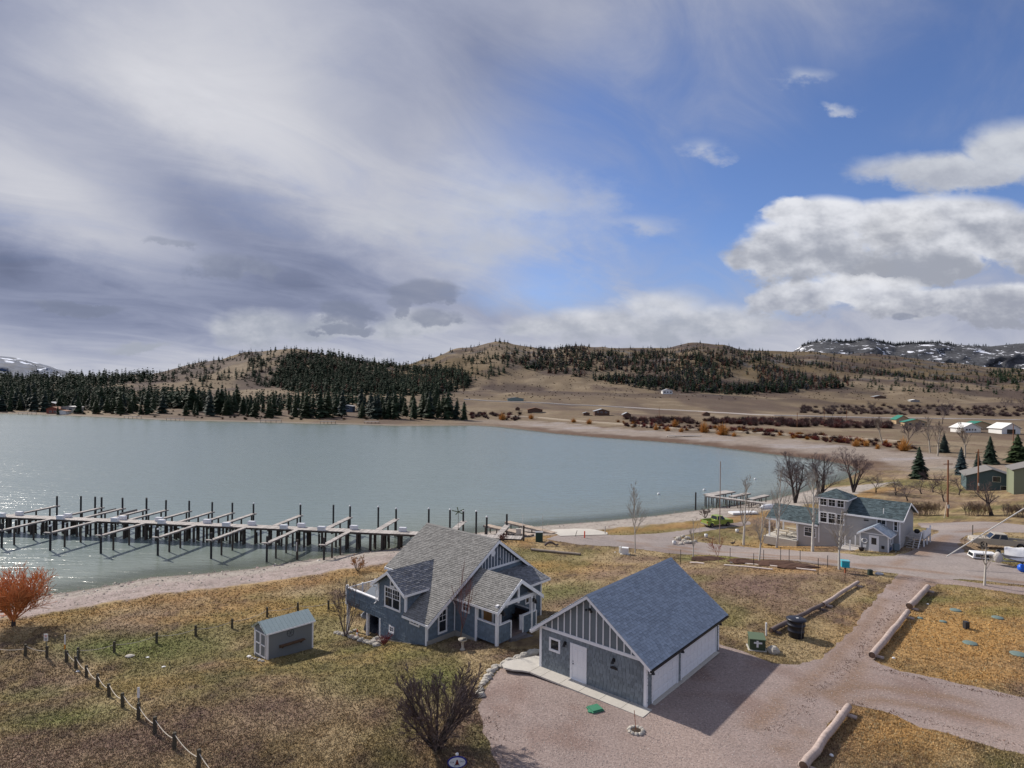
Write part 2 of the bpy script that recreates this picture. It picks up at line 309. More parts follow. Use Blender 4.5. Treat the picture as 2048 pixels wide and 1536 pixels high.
def build_ground():
    xs = [AS*1000, AS*200, AS*45, AS*22]; ys = [-600, -100, 0, 10]
    V = np.concatenate([np.stack([x, np.full(len(AS), y), np.zeros(len(AS))], 1) for x, y in zip(xs, ys)]+[np.stack([GX, GY, GZ], 2).reshape(-1, 3)])
    nr, nc = NY+4, len(AS); q = np.arange(nr*nc).reshape(nr, nc)
    Fc = np.stack([q[:-1, :-1], q[:-1, 1:], q[1:, 1:], q[1:, :-1]], 2).reshape(-1, 4)
    t = np.concatenate([np.full((4*nc, 3), (.235, .175, .088)), ground_rgb(GX, GY).reshape(-1, 3)])
    m = mat('ground', rough=.95, attr='tint', var=.5, scale=2.2, bump=1.0, bscale=9, dist=.08, spec=.1, var2=.25, scale2=.35, detail=9)
    o = mesh_obj('ground', V, Fc, m, True, t); kind(o, 'structure', 'dry lawn, pebble beach and tan hills around the bay', 'ground')
    # water: same kind of sheet, its depth stored so the shallows turn clear
    ai = np.linspace(-1.7, .75, 240); yi = np.geomspace(40, 1500, 260); X = ai[None, :]*yi[:, None]; Y = np.repeat(yi[:, None], 240, 1); d = lake_sd(X, Y)
    q = np.arange(X.size).reshape(X.shape); fc = np.stack([q[:-1, :-1], q[:-1, 1:], q[1:, 1:], q[1:, :-1]], 2).reshape(-1, 4)
    keep = (d.ravel()[fc].min(1) < 6) & (X.ravel()[fc].min(1) > -1490) ; fc = fc[keep]
    dep = np.clip(-d, 0, 60)/60
    m = bpy.data.materials.new('lake_water'); m.use_nodes = True; nt = m.node_tree; NX.nt = nt; b = nt.nodes['Principled BSDF']
    geo = nt.nodes.new('ShaderNodeNewGeometry'); an = nt.nodes.new('ShaderNodeAttribute'); an.attribute_name = 'tint'
    sp = nt.nodes.new('ShaderNodeSeparateColor'); nt.links.new(an.outputs['Color'], sp.inputs[0]); dd = NX(sp.outputs[0])
    mp = nt.nodes.new('ShaderNodeMapping'); mp.inputs['Rotation'].default_value = (0, 0, R(-12)); mp.inputs['Scale'].default_value = (.28, 1, 1); nt.links.new(geo.outputs['Position'], mp.inputs[0])
    n1 = noise(mp.outputs[0], .9, 4, .6, .6); n2 = noise(mp.outputs[0], .055, 3, .5)
    bn = nt.nodes.new('ShaderNodeBump'); bn.inputs['Strength'].default_value = .85; bn.inputs['Distance'].default_value = .17; nt.links.new((n1*(.45+n2*1.1)).s, bn.inputs['Height']); nt.links.new(bn.outputs[0], b.inputs['Normal'])
    nt.links.new(mixc(sstep(dd, .0, .5), (.18, .21, .18), (.175, .225, .222)), b.inputs['Base Color'])
    b.inputs['Roughness'].default_value = .22; b.inputs['IOR'].default_value = 1.33; b.inputs['Specular IOR Level'].default_value = .5
    tr = nt.nodes.new('ShaderNodeBsdfTransparent'); tr.inputs[0].default_value = (.78, .85, .8, 1); mx = nt.nodes.new('ShaderNodeMixShader')
    nt.links.new((sstep(dd, -.01, .13)*.6+.4).s, mx.inputs[0]); nt.links.new(tr.outputs[0], mx.inputs[1]); nt.links.new(b.outputs[0], mx.inputs[2]); nt.links.new(mx.outputs[0], nt.nodes['Material Output'].inputs[0])
    tt = np.repeat(dep.ravel()[:, None], 3, 1)
    o = mesh_obj('lake', np.stack([X, Y, np.full(X.shape, ZW)], 2).reshape(-1, 3), fc, m, True, tt); kind(o, 'structure', 'grey green rippled lake filling the bay', 'water')
build_ground()
# ------------------------------------------------------------------ mesh building helpers
V3 = lambda *a: np.array(a, float)
def unit(v): v = np.asarray(v, float); return v/np.linalg.norm(v)
class MB:
    def __init__(s): s.v = []; s.f = []
    def add(s, pts, faces):
        n = len(s.v); s.v += [tuple(p) for p in pts]; s.f += [tuple(i+n for i in f) for f in faces]; return s
    def hexa(s, p): return s.add(p, [(0,3,2,1),(4,5,6,7),(0,1,5,4),(1,2,6,5),(2,3,7,6),(3,0,4,7)])
    def prism(s, poly, off):
        off = np.asarray(off, float); n = len(poly); a = [np.asarray(p, float) for p in poly]; b = [p+off for p in a]
        nrm = sum((np.cross(a[i], a[(i+1) % n]) for i in range(n)), np.zeros(3))
        if nrm@off > 0: a.reverse(); b.reverse()
        return s.add(a+b, [tuple(range(n)), tuple(range(2*n-1, n-1, -1))]+[(i, i+n, (i+1) % n+n, (i+1) % n) for i in range(n)])
    def bar(s, a, b, w, h, up=(0, 0, 1)):
        """box along a->b, w across, h along up; a and b on its axis"""
        a = np.asarray(a, float); b = np.asarray(b, float); d = unit(b-a); r = unit(np.cross(d, up)); u = np.cross(r, d)
        c = lambda p, i, j: p+r*w/2*i+u*h/2*j
        return s.hexa([c(a,-1,-1), c(a,1,-1), c(b,1,-1), c(b,-1,-1), c(a,-1,1), c(a,1,1), c(b,1,1), c(b,-1,1)])
    def tube(s, pts, rs, n=6, cap=True):
        P = [np.asarray(p, float) for p in pts]; k = len(P); 
        if not hasattr(rs, '__len__'): rs = [rs]*k
        base = len(s.v); ref = None
        for i in range(k):
            d = P[min(i+1, k-1)]-P[max(i-1, 0)]; d = d/(np.linalg.norm(d)+1e-9)
            if ref is None: ref = np.cross(d, (1, 0, 0) if abs(d[0]) < .7 else (0, 1, 0))
            x = ref-d*(ref@d); x /= np.linalg.norm(x)+1e-9; ref = x; y = np.cross(d, x)
            for j in range(n):
                t = 2*math.pi*j/n; q = P[i]+(x*math.cos(t)+y*math.sin(t))*rs[i]; s.v.append(tuple(q))
        for i in range(k-1):
            for j in range(n):
                a = base+i*n+j; b = base+i*n+(j+1) % n; s.f.append((a, b, b+n, a+n))
        if cap: s.f.append(tuple(base+j for j in range(n-1, -1, -1))); s.f.append(tuple(base+(k-1)*n+j for j in range(n)))
        return s
    def lathe(s, o, prof, n=16, axis=(0, 0, 1)):
        ax = unit(axis); o = np.asarray(o, float); return s.tube([o+ax*(z+i*1e-6) for i, (r, z) in enumerate(prof)], [r for r, z in prof], n)
    def ball(s, c, r, nu=8, nv=6, jit=0, rng=None, flat=1.0):
        c = np.asarray(c, float); r = np.asarray(r if hasattr(r, '__len__') else (r, r, r), float); base = len(s.v)
        J = lambda: 1+(rng.uniform(-jit, jit) if rng else 0)
        s.v.append(tuple(c+(0, 0, r[2]*J())))
        for i in range(1, nv):
            ph = math.pi*i/nv
            for j in range(nu):
                t = 2*math.pi*j/nu; s.v.append(tuple(c+r*V3(math.sin(ph)*math.cos(t), math.sin(ph)*math.sin(t), math.cos(ph))*J()))
        s.v.append(tuple(c-(0, 0, r[2]*J()))); last = len(s.v)-1
        for j in range(nu):
            s.f.append((base, base+1+j, base+1+(j+1) % nu)); q = base+1+(nv-2)*nu; s.f.append((q+(j+1) % nu, q+j, last))
        for i in range(nv-2):
            for j in range(nu):
                a = base+1+i*nu+j; b = base+1+i*nu+(j+1) % nu; s.f.append((a, a+nu, b+nu, b))
        return s
    def build(s, name, m, parent=None, smooth=False, label=None, cat=None, group=None, kd=None, bevel=0):
        if not s.v: return None
        v = np.array(s.v, float)
        if parent is None: org = np.array([v[:, 0].mean(), v[:, 1].mean(), v[:, 2].min()])
        else: r = parent; org = np.array(r['_o'])
        me = bpy.data.meshes.new(name); me.from_pydata((v-org).tolist(), [], s.f); me.materials.append(m)
        if smooth: me.polygons.foreach_set('use_smooth', np.ones(len(me.polygons), bool))
        if bevel:
            bm = bmesh.new(); bm.from_mesh(me); bmesh.ops.bevel(bm, geom=bm.edges[:], offset=bevel, segments=1, affect='EDGES'); bm.to_mesh(me); bm.free()
        o = bpy.data.objects.new(name, me); COL.objects.link(o); ORG[o.name] = org
        if parent is None: o.location = org
        else: o.parent = parent.o
        kind(o, kd, label, cat, group)
        return Node(o, org)
ORG = {}
class Node:
    def __init__(s, o, org): s.o = o; s.d = {'_o': org}
    def __getitem__(s, k): return s.d[k]
def thing(name, loc, label, cat, group=None):
    o = bpy.data.objects.new(name, None); COL.objects.link(o); o.location = loc; o.empty_display_size = .3; kind(o, None, label, cat, group); return Node(o, np.asarray(loc, float))
class Fr:
    """local frame: s along a, t along b, z up (absolute heights)"""
    def __init__(f, o, a, b): f.o = np.array([o[0], o[1], 0.]); f.a = np.array([*unit(a[:2]), 0.]); f.b = np.array([*unit(b[:2]), 0.])
    def p(f, s, t, z): return f.o+f.a*s+f.b*t+V3(0, 0, z)
    def box(f, mb, s0, s1, t0, t1, z0, z1):
        q = [(s0,t0),(s1,t0),(s1,t1),(s0,t1)]
        if np.cross(f.a, f.b)[2]*(s1-s0)*(t1-t0) < 0: q.reverse()
        return mb.hexa([f.p(s, t, z) for z in (min(z0, z1), max(z0, z1)) for s, t in q])
def clip(poly, a, b):
    """clip 2-D polygon to the left of the edge a->b"""
    out = []; n = len(poly)
    sd = lambda p: (b[0]-a[0])*(p[1]-a[1])-(b[1]-a[1])*(p[0]-a[0])
    for i in range(n):
        p, q = poly[i], poly[(i+1) % n]; sp, sq = sd(p), sd(q)
        if sp >= 0: out.append(p)
        if (sp >= 0) != (sq >= 0): t = sp/(sp-sq); out.append((p[0]+(q[0]-p[0])*t, p[1]+(q[1]-p[1])*t))
    return out
def tabs(mb, O, Rv, U, N, poly, w, h, th=.02, holes=(), rng=random.Random(3), jit=.15, lap=1.25):
    """rows of overlapping shingles over a convex polygon given in (right, up) coordinates"""
    O = np.asarray(O, float); ar = sum(poly[i][0]*poly[(i+1) % len(poly)][1]-poly[(i+1) % len(poly)][0]*poly[i][1] for i in range(len(poly)))
    if ar < 0: poly = poly[::-1]
    x0 = min(p[0] for p in poly); x1 = max(p[0] for p in poly); y0 = min(p[1] for p in poly); y1 = max(p[1] for p in poly)
    y = y0; row = 0
    while y < y1:
        x = x0-(row % 2)*w*.5-rng.random()*w*.25
        while x < x1:
            ww = w*(1+rng.uniform(-jit, jit)); r = [(x+.01, y), (x+ww-.01, y), (x+ww-.01, y+h*lap), (x+.01, y+h*lap)]
            cx, cy = x+ww/2, y+h/2; x += ww
            if any(a < cx < c and b < cy < d for a, b, c, d in holes): continue
            for i in range(len(poly)):
                r = clip(r, poly[i], poly[(i+1) % len(poly)])
                if len(r) < 3: break
            if len(r) < 3: continue
            lift = th*(1+rng.uniform(-.3, .3)); z = lambda p: lift*(1-.88*(p[1]-y)/(h*lap))
            n = len(r); top = [O+Rv*p[0]+U*p[1]+N*z(p) for p in r]; bot = [O+Rv*p[0]+U*p[1]+N*.001 for p in r]
            mb.add(top+bot, [tuple(range(n))]+[(i, i+n, (i+1) % n+n, (i+1) % n) for i in range(n)])
        y += h; row += 1
def rect(mb, O, Rv, U, N, x0, y0, x1, y1, d0, d1):
    c = lambda x, y, d: O+Rv*x+U*y+N*d
    q = [(x0, y0), (x1, y0), (x1, y1), (x0, y1)]
    if np.cross(Rv, U)@N < 0: q.reverse()
    return mb.hexa([c(x, y, d) for d in (d0, d1) for x, y in q])
M_WHITE = mat('white_trim', (.84, .84, .85), .55, .06, 3)
M_GLASS = mat('window_glass', (.018, .022, .028), .06, 0, spec=.6)
def window(par, O, Rv, U, N, x, y, w, h, cols=1, rows=1, sashes=1, tr=.11, name='window', label=None, mw=.03):
    """casing, sash bars and panes; x,y lower left of the casing's outside"""
    O = np.asarray(O, float); mb = MB(); k = .055
    rect(mb, O, Rv, U, N, x, y, x+w, y+tr*1.15, 0, k+.02); rect(mb, O, Rv, U, N, x, y+h-tr, x+w, y+h, 0, k)
    rect(mb, O, Rv, U, N, x, y+tr*1.15, x+tr, y+h-tr, 0, k); rect(mb, O, Rv, U, N, x+w-tr, y+tr*1.15, x+w, y+h-tr, 0, k)
    wn = mb.build(name, M_WHITE, par, label=label)
    gx0, gx1, gy0, gy1 = x+tr, x+w-tr, y+tr*1.15, y+h-tr; sw = (gx1-gx0)/sashes
    g = MB(); mn = MB()
    for i in range(sashes):
        a, b = gx0+i*sw, gx0+(i+1)*sw
        if sashes > 1 and i: rect(mn, O, Rv, U, N, a-.05, gy0, a+.05, gy1, .004, .045)
        if rows >= 0:
            ym = (gy0+gy1)/2 if rows > 1 or cols > 1 else None
            if rows == -1: ym = None
        up0 = (gy0+gy1)/2 if sashes > 1 or h > 1.2 else gy0
        if up0 != gy0: rect(mn, O, Rv, U, N, a, up0-.025, b, up0+.025, .006, .042)
        for c in range(1, cols): xx = a+(b-a)*c/cols; rect(mn, O, Rv, U, N, xx-mw/2, up0, xx+mw/2, gy1, .008, .032)
        for r_ in range(1, rows): yy = up0+(gy1-up0)*r_/rows; rect(mn, O, Rv, U, N, a, yy-mw/2, b, yy+mw/2, .009, .034)
        rect(g, O, Rv, U, N, a, gy0, b, gy1, -.02, .012)
    g.build('pane', M_GLASS, wn)
    if mn.v: mn.build('sash_bars', M_WHITE, wn)
    return wn
M_ROOFG = mat('slate_blue_shingles', (.30, .35, .415), .75, .1, 9, island=.15, bump=.3, bscale=60, spec=.25)
M_ROOFH = mat('weathered_grey_shingles', (.22, .215, .205), .9, .12, 9, island=.2, bump=.3, bscale=60, spec=.2)
M_ROOFD = mat('dark_green_grey_shingles', (.085, .115, .125), .9, .15, 9, island=.4, bump=.3, bscale=60, spec=.2)
M_WALLG = mat('grey_shake_siding', (.205, .232, .25), .8, .1, 5, island=.18)
M_WALLH = mat('blue_grey_shake_siding', (.145, .188, .232), .8, .1, 5, island=.14)
M_PANELG = mat('grey_board_panel', (.17, .195, .21), .75, .08, 4)
M_PANELH = mat('blue_board_panel', (.11, .135, .17), .75, .08, 4)
M_CONC = mat('concrete', (.50, .47, .42), .9, .12, 4, bump=.2, bscale=40, var2=.1, scale2=.8)
M_FOUND = mat('foundation_concrete', (.36, .34, .30), .9, .15, 3, bump=.2)
M_METAL = mat('black_metal', (.02, .02, .022), .45, 0)
M_DOORW = mat('white_door_paint', (.85, .85, .86), .5, .04, 2)
M_DECKG = mat('grey_composite_deck', (.16, .15, .16), .7, .15, 4)
Zv = V3(0, 0, 1)
def lantern(par, p, N, s=1.0):
    p = np.asarray(p, float); mb = MB(); mb.bar(p, p+N*.06*s, .16*s, .2*s); q = p+N*.2*s
    mb.bar(p+Zv*.06*s, q+Zv*.09*s, .025*s, .025*s); mb.lathe(q-Zv*.16*s, [(.02*s, 0), (.11*s, .01*s), (.06*s, .14*s), (.03*s, .22*s), (.02*s, .26*s)], 8)
    return mb.build('wall_lantern', M_METAL, par)
def gable_trim(mb, P, apex, e0, e1, off, w=.2, th=.05):
    """white barge boards under a gable's two rakes"""
    for a in (e0, e1):
        a = np.asarray(a, float); b = np.asarray(apex, float); mb.prism([a, b, b-Zv*w*1.25, a-Zv*w*1.25], off)
# ------------------------------------------------------------------ garage
def build_garage():
    d1 = unit((-.755, .652, 0)); d2 = V3(-d1[1]*-1, d1[0]*-1, 0)
    f = Fr((7.88, 34.44), d1, d2); Wd, Ln, z0, zp, zr, sl = 7.72, 10.55, -.12, 2.62, 0, .735
    N = -f.b; E = -f.a; mid = Wd/2
    g = thing('garage', f.p(mid, Ln/2, -.05), 'detached grey shingled garage with white overhead doors beside the gravel drive', 'garage')
    wall = MB(); f.box(wall, 0, Wd, 0, Ln, z0, zp); wall.prism([f.p(0, 0, zp), f.p(Wd, 0, zp), f.p(mid, 0, zp+mid*sl)], f.b*Ln); w = wall.build('wall', M_PANELG, g)
    O = f.p(Wd, 0, 0); Rv = -f.a
    holes = [(.78, 1.3, 1.66, 2.2), (2.42, -.2, 3.70, 2.25)]
    t = MB(); tabs(t, O, Rv, Zv, N, [(.1, .02), (Wd-.1, .02), (Wd-.1, zp-.05), (.1, zp-.05)], .26, .2, .034, holes); t.build('wall_shingles', M_WALLG, g, kd='stuff')
    t = MB(); O2 = f.p(0, 0, 0)
    for a, b in ((.08, .62), (4.02, 4.42), (10.05, 10.47)): tabs(t, O2, f.b, Zv, E, [(a, .02), (b, .02), (b, zp-.1), (a, zp-.1)], .26, .2, .034)
    for a, b in ((.62, 4.02), (4.42, 10.05)): tabs(t, O2, f.b, Zv, E, [(a, 2.36), (b, 2.36), (b, zp-.1), (a, zp-.1)], .26, .2, .034)
    O3 = f.p(Wd, Ln, 0); t.build('wall_shingles', M_WALLG, g, kd='stuff')
    # gable battens: each one a piece of its own
    n = 16
    for i in range(1, n):
        x = Wd*i/n; zt = zp+min(x, Wd-x)*sl-.05
        if zt-zp < .15: continue
        b = MB(); f.box(b, x-.035, x+.035, -.045, -.002, zp+.1, zt); b.build('batten', M_WHITE, w)
    tr = MB(); f.box(tr, -.02, Wd+.02, -.06, 0, zp-.06, zp+.13); tr.build('frieze_board', M_WHITE, g)
    for s in (0, Wd):
        for tt in (0, Ln):
            c = MB(); sx = -.035 if s == 0 else Wd-.14; ty = -.045 if tt == 0 else Ln-.14
            f.box(c, sx, sx+.175, ty, ty+.185, -.02, zp-.06 if tt == 0 else zp); c.build('corner_board', M_WHITE, g)
    # roof
    ov, ro = .48, .42; ze = zp+.06-ov*sl; za = zp+.06+mid*sl
    rf = None
    for sgn in (0, 1):
        s_e = -ov if sgn == 0 else Wd+ov
        mb = MB(); mb.prism([f.p(s_e, -ro, ze), f.p(mid, -ro, za), f.p(mid, -ro, za+.13), f.p(s_e, -ro, ze+.13)], f.b*(Ln+2*ro))
        r = mb.build('roof', M_ROOFG, g); rf = rf or r
        U = unit(f.p(mid, 0, za)-f.p(s_e, 0, ze)); Lr = np.linalg.norm(f.p(mid, 0, za)-f.p(s_e, 0, ze)); Nn = unit(np.cross(f.b, U)); Nn = Nn if Nn[2] > 0 else -Nn
        t = MB(); tabs(t, f.p(s_e, -ro-.02, ze+.13), f.b, U, Nn, [(0, -.03), (Ln+2*ro+.04, -.03), (Ln+2*ro+.04, Lr), (0, Lr)], .34, .175, .042); t.build('roof_shingles', M_ROOFG, r, kd='stuff')
        gt = MB(); e = -ov-.03 if sgn == 0 else Wd+ov+.03; f.box(gt, e-.05, e+.05, -ro-.02, Ln+ro+.02, ze-.05, ze+.085); gt.build('gutter', M_METAL if sgn == 0 else M_WHITE, g)
        fa = MB(); e = -ov+.03 if sgn == 0 else Wd+ov-.03; f.box(fa, e-.02, e+.02, -ro, Ln+ro, ze-.12, ze+.08); fa.build('fascia', M_WHITE, g)
    cap = MB(); cap.prism([f.p(mid-.14, -ro-.03, za+.08), f.p(mid, -ro-.03, za+.19), f.p(mid+.14, -ro-.03, za+.08)], f.b*(Ln+2*ro+.06)); cap.build('ridge_cap', M_ROOFG, rf)
    for tt in (-ro, Ln+ro-.05):
        bb = MB(); gable_trim(bb, None, f.p(mid, tt-.012, za+.1), f.p(-ov-.04, tt-.012, ze+.1), f.p(Wd+ov+.04, tt-.012, ze+.1), f.b*.055, .16); bb.build('barge_board', M_WHITE, g)
    # entry door and window
    window(g, O, Rv, Zv, N, .76, 1.30, .88, .88, tr=.13)
    dr = MB(); rect(dr, O, Rv, Zv, N, 2.58, .04, 3.5, 2.1, 0, .03); d = dr.build('door', M_DOORW, g)
    cs = MB(); rect(cs, O, Rv, Zv, N, 2.42, 0, 2.58, 2.27, 0, .06); rect(cs, O, Rv, Zv, N, 3.5, 0, 3.66, 2.27, 0, .06); rect(cs, O, Rv, Zv, N, 2.58, 2.1, 3.5, 2.27, 0, .06); rect(cs, O, Rv, Zv, N, 2.58, .0, 3.5, .045, .0, .09); cs.build('door_frame', M_WHITE, g)
    pn = MB()
    for (a, b, c, e) in ((2.68, .2, 2.99, .95), (3.08, .2, 3.4, .95), (2.68, 1.1, 2.99, 1.95), (3.08, 1.1, 3.4, 1.95)): rect(pn, O, Rv, Zv, N, a, b, c, e, .03, .04)
    pn.build('door_panel', M_DOORW, d)
    q = O+Rv*2.66+N*.06; hd = MB(); hd.ball(q+Zv*1.0, .04, 6, 4); hd.build('door_handle', M_METAL, d); hd = MB(); hd.ball(q+Zv*1.16, .028, 6, 4); hd.build('deadbolt', M_METAL, d)
    for x in (2.05, 5.6): lantern(g, O+Rv*x+Zv*2.12+N*.02, N)
    pl = MB(); q = O+Rv*5.6+Zv*1.55+N*.025; pl.prism([q-Rv*.26, q+Rv*.26, q+Rv*.24+Zv*.1, q+Rv*.1+Zv*.17, q-Rv*.1+Zv*.17, q-Rv*.24+Zv*.1], N*.03); pq = pl.build('number_plaque', M_METAL, g)
    ou = MB(); rect(ou, O, Rv, Zv, N, 3.88, .42, 3.98, .58, 0, .06); ou.build('outlet_box', mat('grey_plastic', (.3, .31, .32), .5, 0), g)
    fl = MB(); q = f.p(mid, 0, zp+mid*sl-.75); fl.bar(q, q+N*.12, .14, .14); fl.lathe(q+N*.12-Rv*.12, [(.03, 0), (.09, .16)], 8, unit(N-Rv-Zv*.8)); fl.lathe(q+N*.12+Rv*.12, [(.03, 0), (.09, .16)], 8, unit(N+Rv-Zv*.8)); fl.build('floodlight', M_METAL, g)
    # overhead doors
    for a, b in ((.74, 3.9), (4.55, 9.92)):
        cs = MB(); rect(cs, O2, f.b, Zv, E, a-.14, 0, a, 2.36, 0, .07); rect(cs, O2, f.b, Zv, E, b, 0, b+.14, 2.36, 0, .07); rect(cs, O2, f.b, Zv, E, a, 2.22, b, 2.36, 0, .07); cs.build('door_frame', M_WHITE, g)
        db = MB(); rect(db, O2, f.b, Zv, E, a, .02, b, 2.22, 0, .006); dd = db.build('overhead_door', M_DOORW, g)
        for r_ in range(4):
            pm = MB(); y0 = .03+r_*.5475; rect(pm, O2, f.b, Zv, E, a+.005, y0+.014, b-.005, y0+.535, .006, .03)
            n = int(round((b-a)/.62))
            for i in range(n): rect(pm, O2, f.b, Zv, E, a+.09+(b-a-.12)*i/n, y0+.10, a+.09+(b-a-.12)*(i+1)/n-.12, y0+.44, .03, .05)
            pm.build('door_section', M_DOORW, dd)
    for y in (.32, 4.22, 10.25): lantern(g, O2+f.b*y+Zv*2.05+E*.02, E, 1.15)
    ap = MB(); f.box(ap, -.28, .0, .55, 10.1, -.03, .018); ap.build('apron', M_CONC, g)
    # concrete walk: cast panels with open joints, round-ended
    wk = thing('concrete_walk', f.p(4, -.6, 0), 'pale concrete walk of cast panels along the garage gable', 'walkway'); wk.o['kind'] = 'structure'
    edges = [-.42, 1.0, 2.45, 3.9, 5.35, 6.8, 7.7]
    for a, b in zip(edges[:-1], edges[1:]): mb = MB(); f.box(mb, a+.012, b-.012, -1.12, -.03, -.06, .035); mb.build('panel', M_CONC, wk)
    pts = [(7.72, -1.12), (8.2, -1.3), (8.7, -1.62), (9.3, -1.78), (9.75, -1.5), (9.85, -1.0), (9.55, -.35), (9.2, .3), (8.9, 1.0), (7.78, 1.3), (7.78, -.03), (7.72, -.03)]
    mb = MB(); mb.prism([f.p(s, t_, -.06) for s, t_ in pts], Zv*.095); mb.build('panel', M_CONC, wk)
    return f
GF = build_garage()
# ------------------------------------------------------------------ lake house
E1 = unit((-.745, .667, 0)); E2 = V3(E1[1], -E1[0], 0)
def roof_slab(par, pts, th, m, tabm=None, rowdir=None, w=.34, h=.168, name='roof', kd='stuff'):
    """pts: planar polygon, first edge the eave"""
    P = [np.asarray(p, float) for p in pts]; n = unit(np.cross(P[1]-P[0], P[2]-P[0])); n = n if n[2] > 0 else -n
    mb = MB(); mb.prism([p-n*th for p in P], n*th); r = mb.build(name, m, par)
    Rv = unit(P[1]-P[0]); U = np.cross(n, Rv); U = U if U[2] > 0 else -U
    t = MB(); tabs(t, P[0], Rv, U, n, [((p-P[0])@Rv, (p-P[0])@U) for p in P], w, h, .042); t.build('roof_shingles', tabm or m, r, kd=kd)
    return r
def build_house():
    f = Fr((-6.163, 44.645), E1, E2); N = -f.b; E = -f.a; Rv = -f.a   # N: dormer side, E: gable side
    h = thing('lake_house', f.p(3, 5, -.8), 'blue grey shingled lake house with white trim, dormer and raised deck', 'house')
    sl, zr, tr_ = .648, 5.62, 7.37; zL = lambda t: .84+sl*t; slr = .70; zR = lambda t: zr-slr*(t-tr_)
    b = MB(); f.box(b, 0, 6.02, 0, 11.9, -3.4, .80); f.box(b, 6.02, 8.35, 2.95, 11.9, -4.2, .80)
    b.prism([f.p(0, 0, .8), f.p(0, 11.9, .8), f.p(0, 11.9, zR(11.9)-.15), f.p(0, tr_, zr-.16), f.p(0, 0, zL(0)-.12)], f.a*8.35) if False else None
    b.prism([f.p(0, .0, .8), f.p(0, 11.9, .8), f.p(0, 11.9, zR(11.9)-.15), f.p(0, tr_, zr-.16)], f.a*8.35)
    b.prism([f.p(2.55, 0, .8), f.p(6.02, 0, .8), f.p(6.02, 0, 2.5), f.p(4.35, 0, 3.62), f.p(2.55, 0, 2.45)], f.b*4.2)
    wall = b.build('wall', M_PANELH, h)
    # dormer-side wall
    O = f.p(0, 0, 0); t = MB(); A = f.a
    holes = [(3.1, .75, 5.2, 2.5), (3.85, 2.45, 4.5, 3.1), (.78, .25, 2.0, .82), (3.9, -1.15, 4.6, -.55)]
    tabs(t, O, A, Zv, N, [(.08, -1.0), (2.6, -1.35), (5.8, -1.95), (5.8, .83), (.08, .83)], .28, .2, .03, holes)
    tabs(t, O, A, Zv, N, [(2.5, .83), (6.0, .83), (6.0, 2.55), (4.35, 3.6), (2.5, 2.4)], .28, .2, .03, holes)
    # deck parapet
    pb = MB(); f.box(pb, 5.8, 10.6, 0, .14, -.36, 1.02); par = pb.build('parapet', M_PANELH, h)
    tabs(t, O, A, Zv, N, [(5.8, -.36), (10.6, -.36), (10.6, 1.0), (5.8, 1.0)], .28, .2, .03)
    OE = f.p(0, 0, 0)
    holesE = [(1.05, -.42, 2.05, 1.5)]
    tabs(t, OE, f.b, Zv, E, [(.08, -.75), (2.83, -.55), (2.83, 2.5), (.08, .75)], .28, .2, .03, holesE)
    tabs(t, OE, f.b, Zv, E, [(10.6, -.5), (11.85, -.5), (11.85, 2.2), (10.6, 3.0)], .28, .2, .03); tabs(t, OE, f.b, Zv, E, [(7.0, 2.2), (11.85, 2.2), (10.4, 3.3), (7.0, 3.3)], .28, .2, .03)
    # entry wing walls
    wb = MB(); f.box(wb, -2.33, 0, 2.83, 7.55, -.9, 2.0); wb.prism([f.p(-2.33, 2.83, 2.0), f.p(-2.33, 7.6, 2.0), f.p(-2.33, 5.25, 3.6)], f.a*2.4); f.box(wb, -2.25, 0, 7.55, 10.65, -.9, 2.1); wb.build('entry_wall', M_PANELH, h)
    OT = f.p(0, 2.83, 0); tabs(t, OT, -A, Zv, N, [(.05, -.5), (2.25, -.55), (2.25, 2.0), (.05, 2.0)], .28, .2, .03, [(.82, 1.2, 1.68, 2.03)])
    OS = f.p(-2.33, 0, 0); tabs(t, OS, f.b, Zv, E, [(2.9, .0), (7.5, .0), (7.5, 2.0), (2.9, 2.0)], .28, .2, .03)
    OW = f.p(-2.25, 0, 0); tabs(t, OW, f.b, Zv, E, [(7.6, -.6), (10.55, -.6), (10.55, 2.05), (7.6, 2.05)], .28, .2, .03, [(8.6, .5, 9.15, 1.3)])
    t.build('wall_shingles', M_WALLH, h, kd='stuff')
    # foundation
    fb = MB(); f.box(fb, -.035, .0, .0, 2.83, -1.3, -.6); f.box(fb, 0, 5.6, -.035, 0, -2.4, -1.12) if False else None
    fb.prism([f.p(-.03, -.035, -1.4), f.p(5.75, -.035, -2.5), f.p(5.75, -.035, -1.93), f.p(-.03, -.035, -.93)], f.b*.033)
    f.box(fb, -2.33, -.02, 2.80, 2.83, -1.2, -.52); fb.build('foundation', M_FOUND, h)
    # gable panel, battens and band
    bt = MB(); f.box(bt, -.05, -.002, 6.4, 10.85, 3.28, 3.46); bt.build('frieze_board', M_WHITE, h)
    for i in range(18):
        tt = 4.35+i*.36
        zb = 3.46 if tt > 6.4 else max(2.9, 2.2+(tt-2.83)*.67-0)
        zt = (zL(tt) if tt < tr_ else zR(tt))-.2
        if tt <= 6.4: zb = min(zL(tt)-.55, 3.9) if tt < 5.4 else 3.46
        if zt-zb > .12: m2 = MB(); f.box(m2, -.042, -.002, tt-.03, tt+.03, zb, zt); m2.build('batten', M_WHITE, wall)
    vt = MB(); vt.lathe(f.p(-.03, 7.05, 4.62), [(.02, 0), (.27, .001), (.27, .04), (.02, .05)], 8, E); vt.build('gable_vent', M_WHITE, h)
    sp = MB(); sp.ball(f.p(-.1, 7.9, 4.0), .11, 6, 4); sp.build('floodlight', mat('grey_plastic', (.3, .31, .32)), h)
    # main roof
    ro = .42; e = lambda s, t_: f.p(s, t_, zL(t_)+.1); e2 = lambda s, t_: f.p(s, t_, zR(t_)+.1)
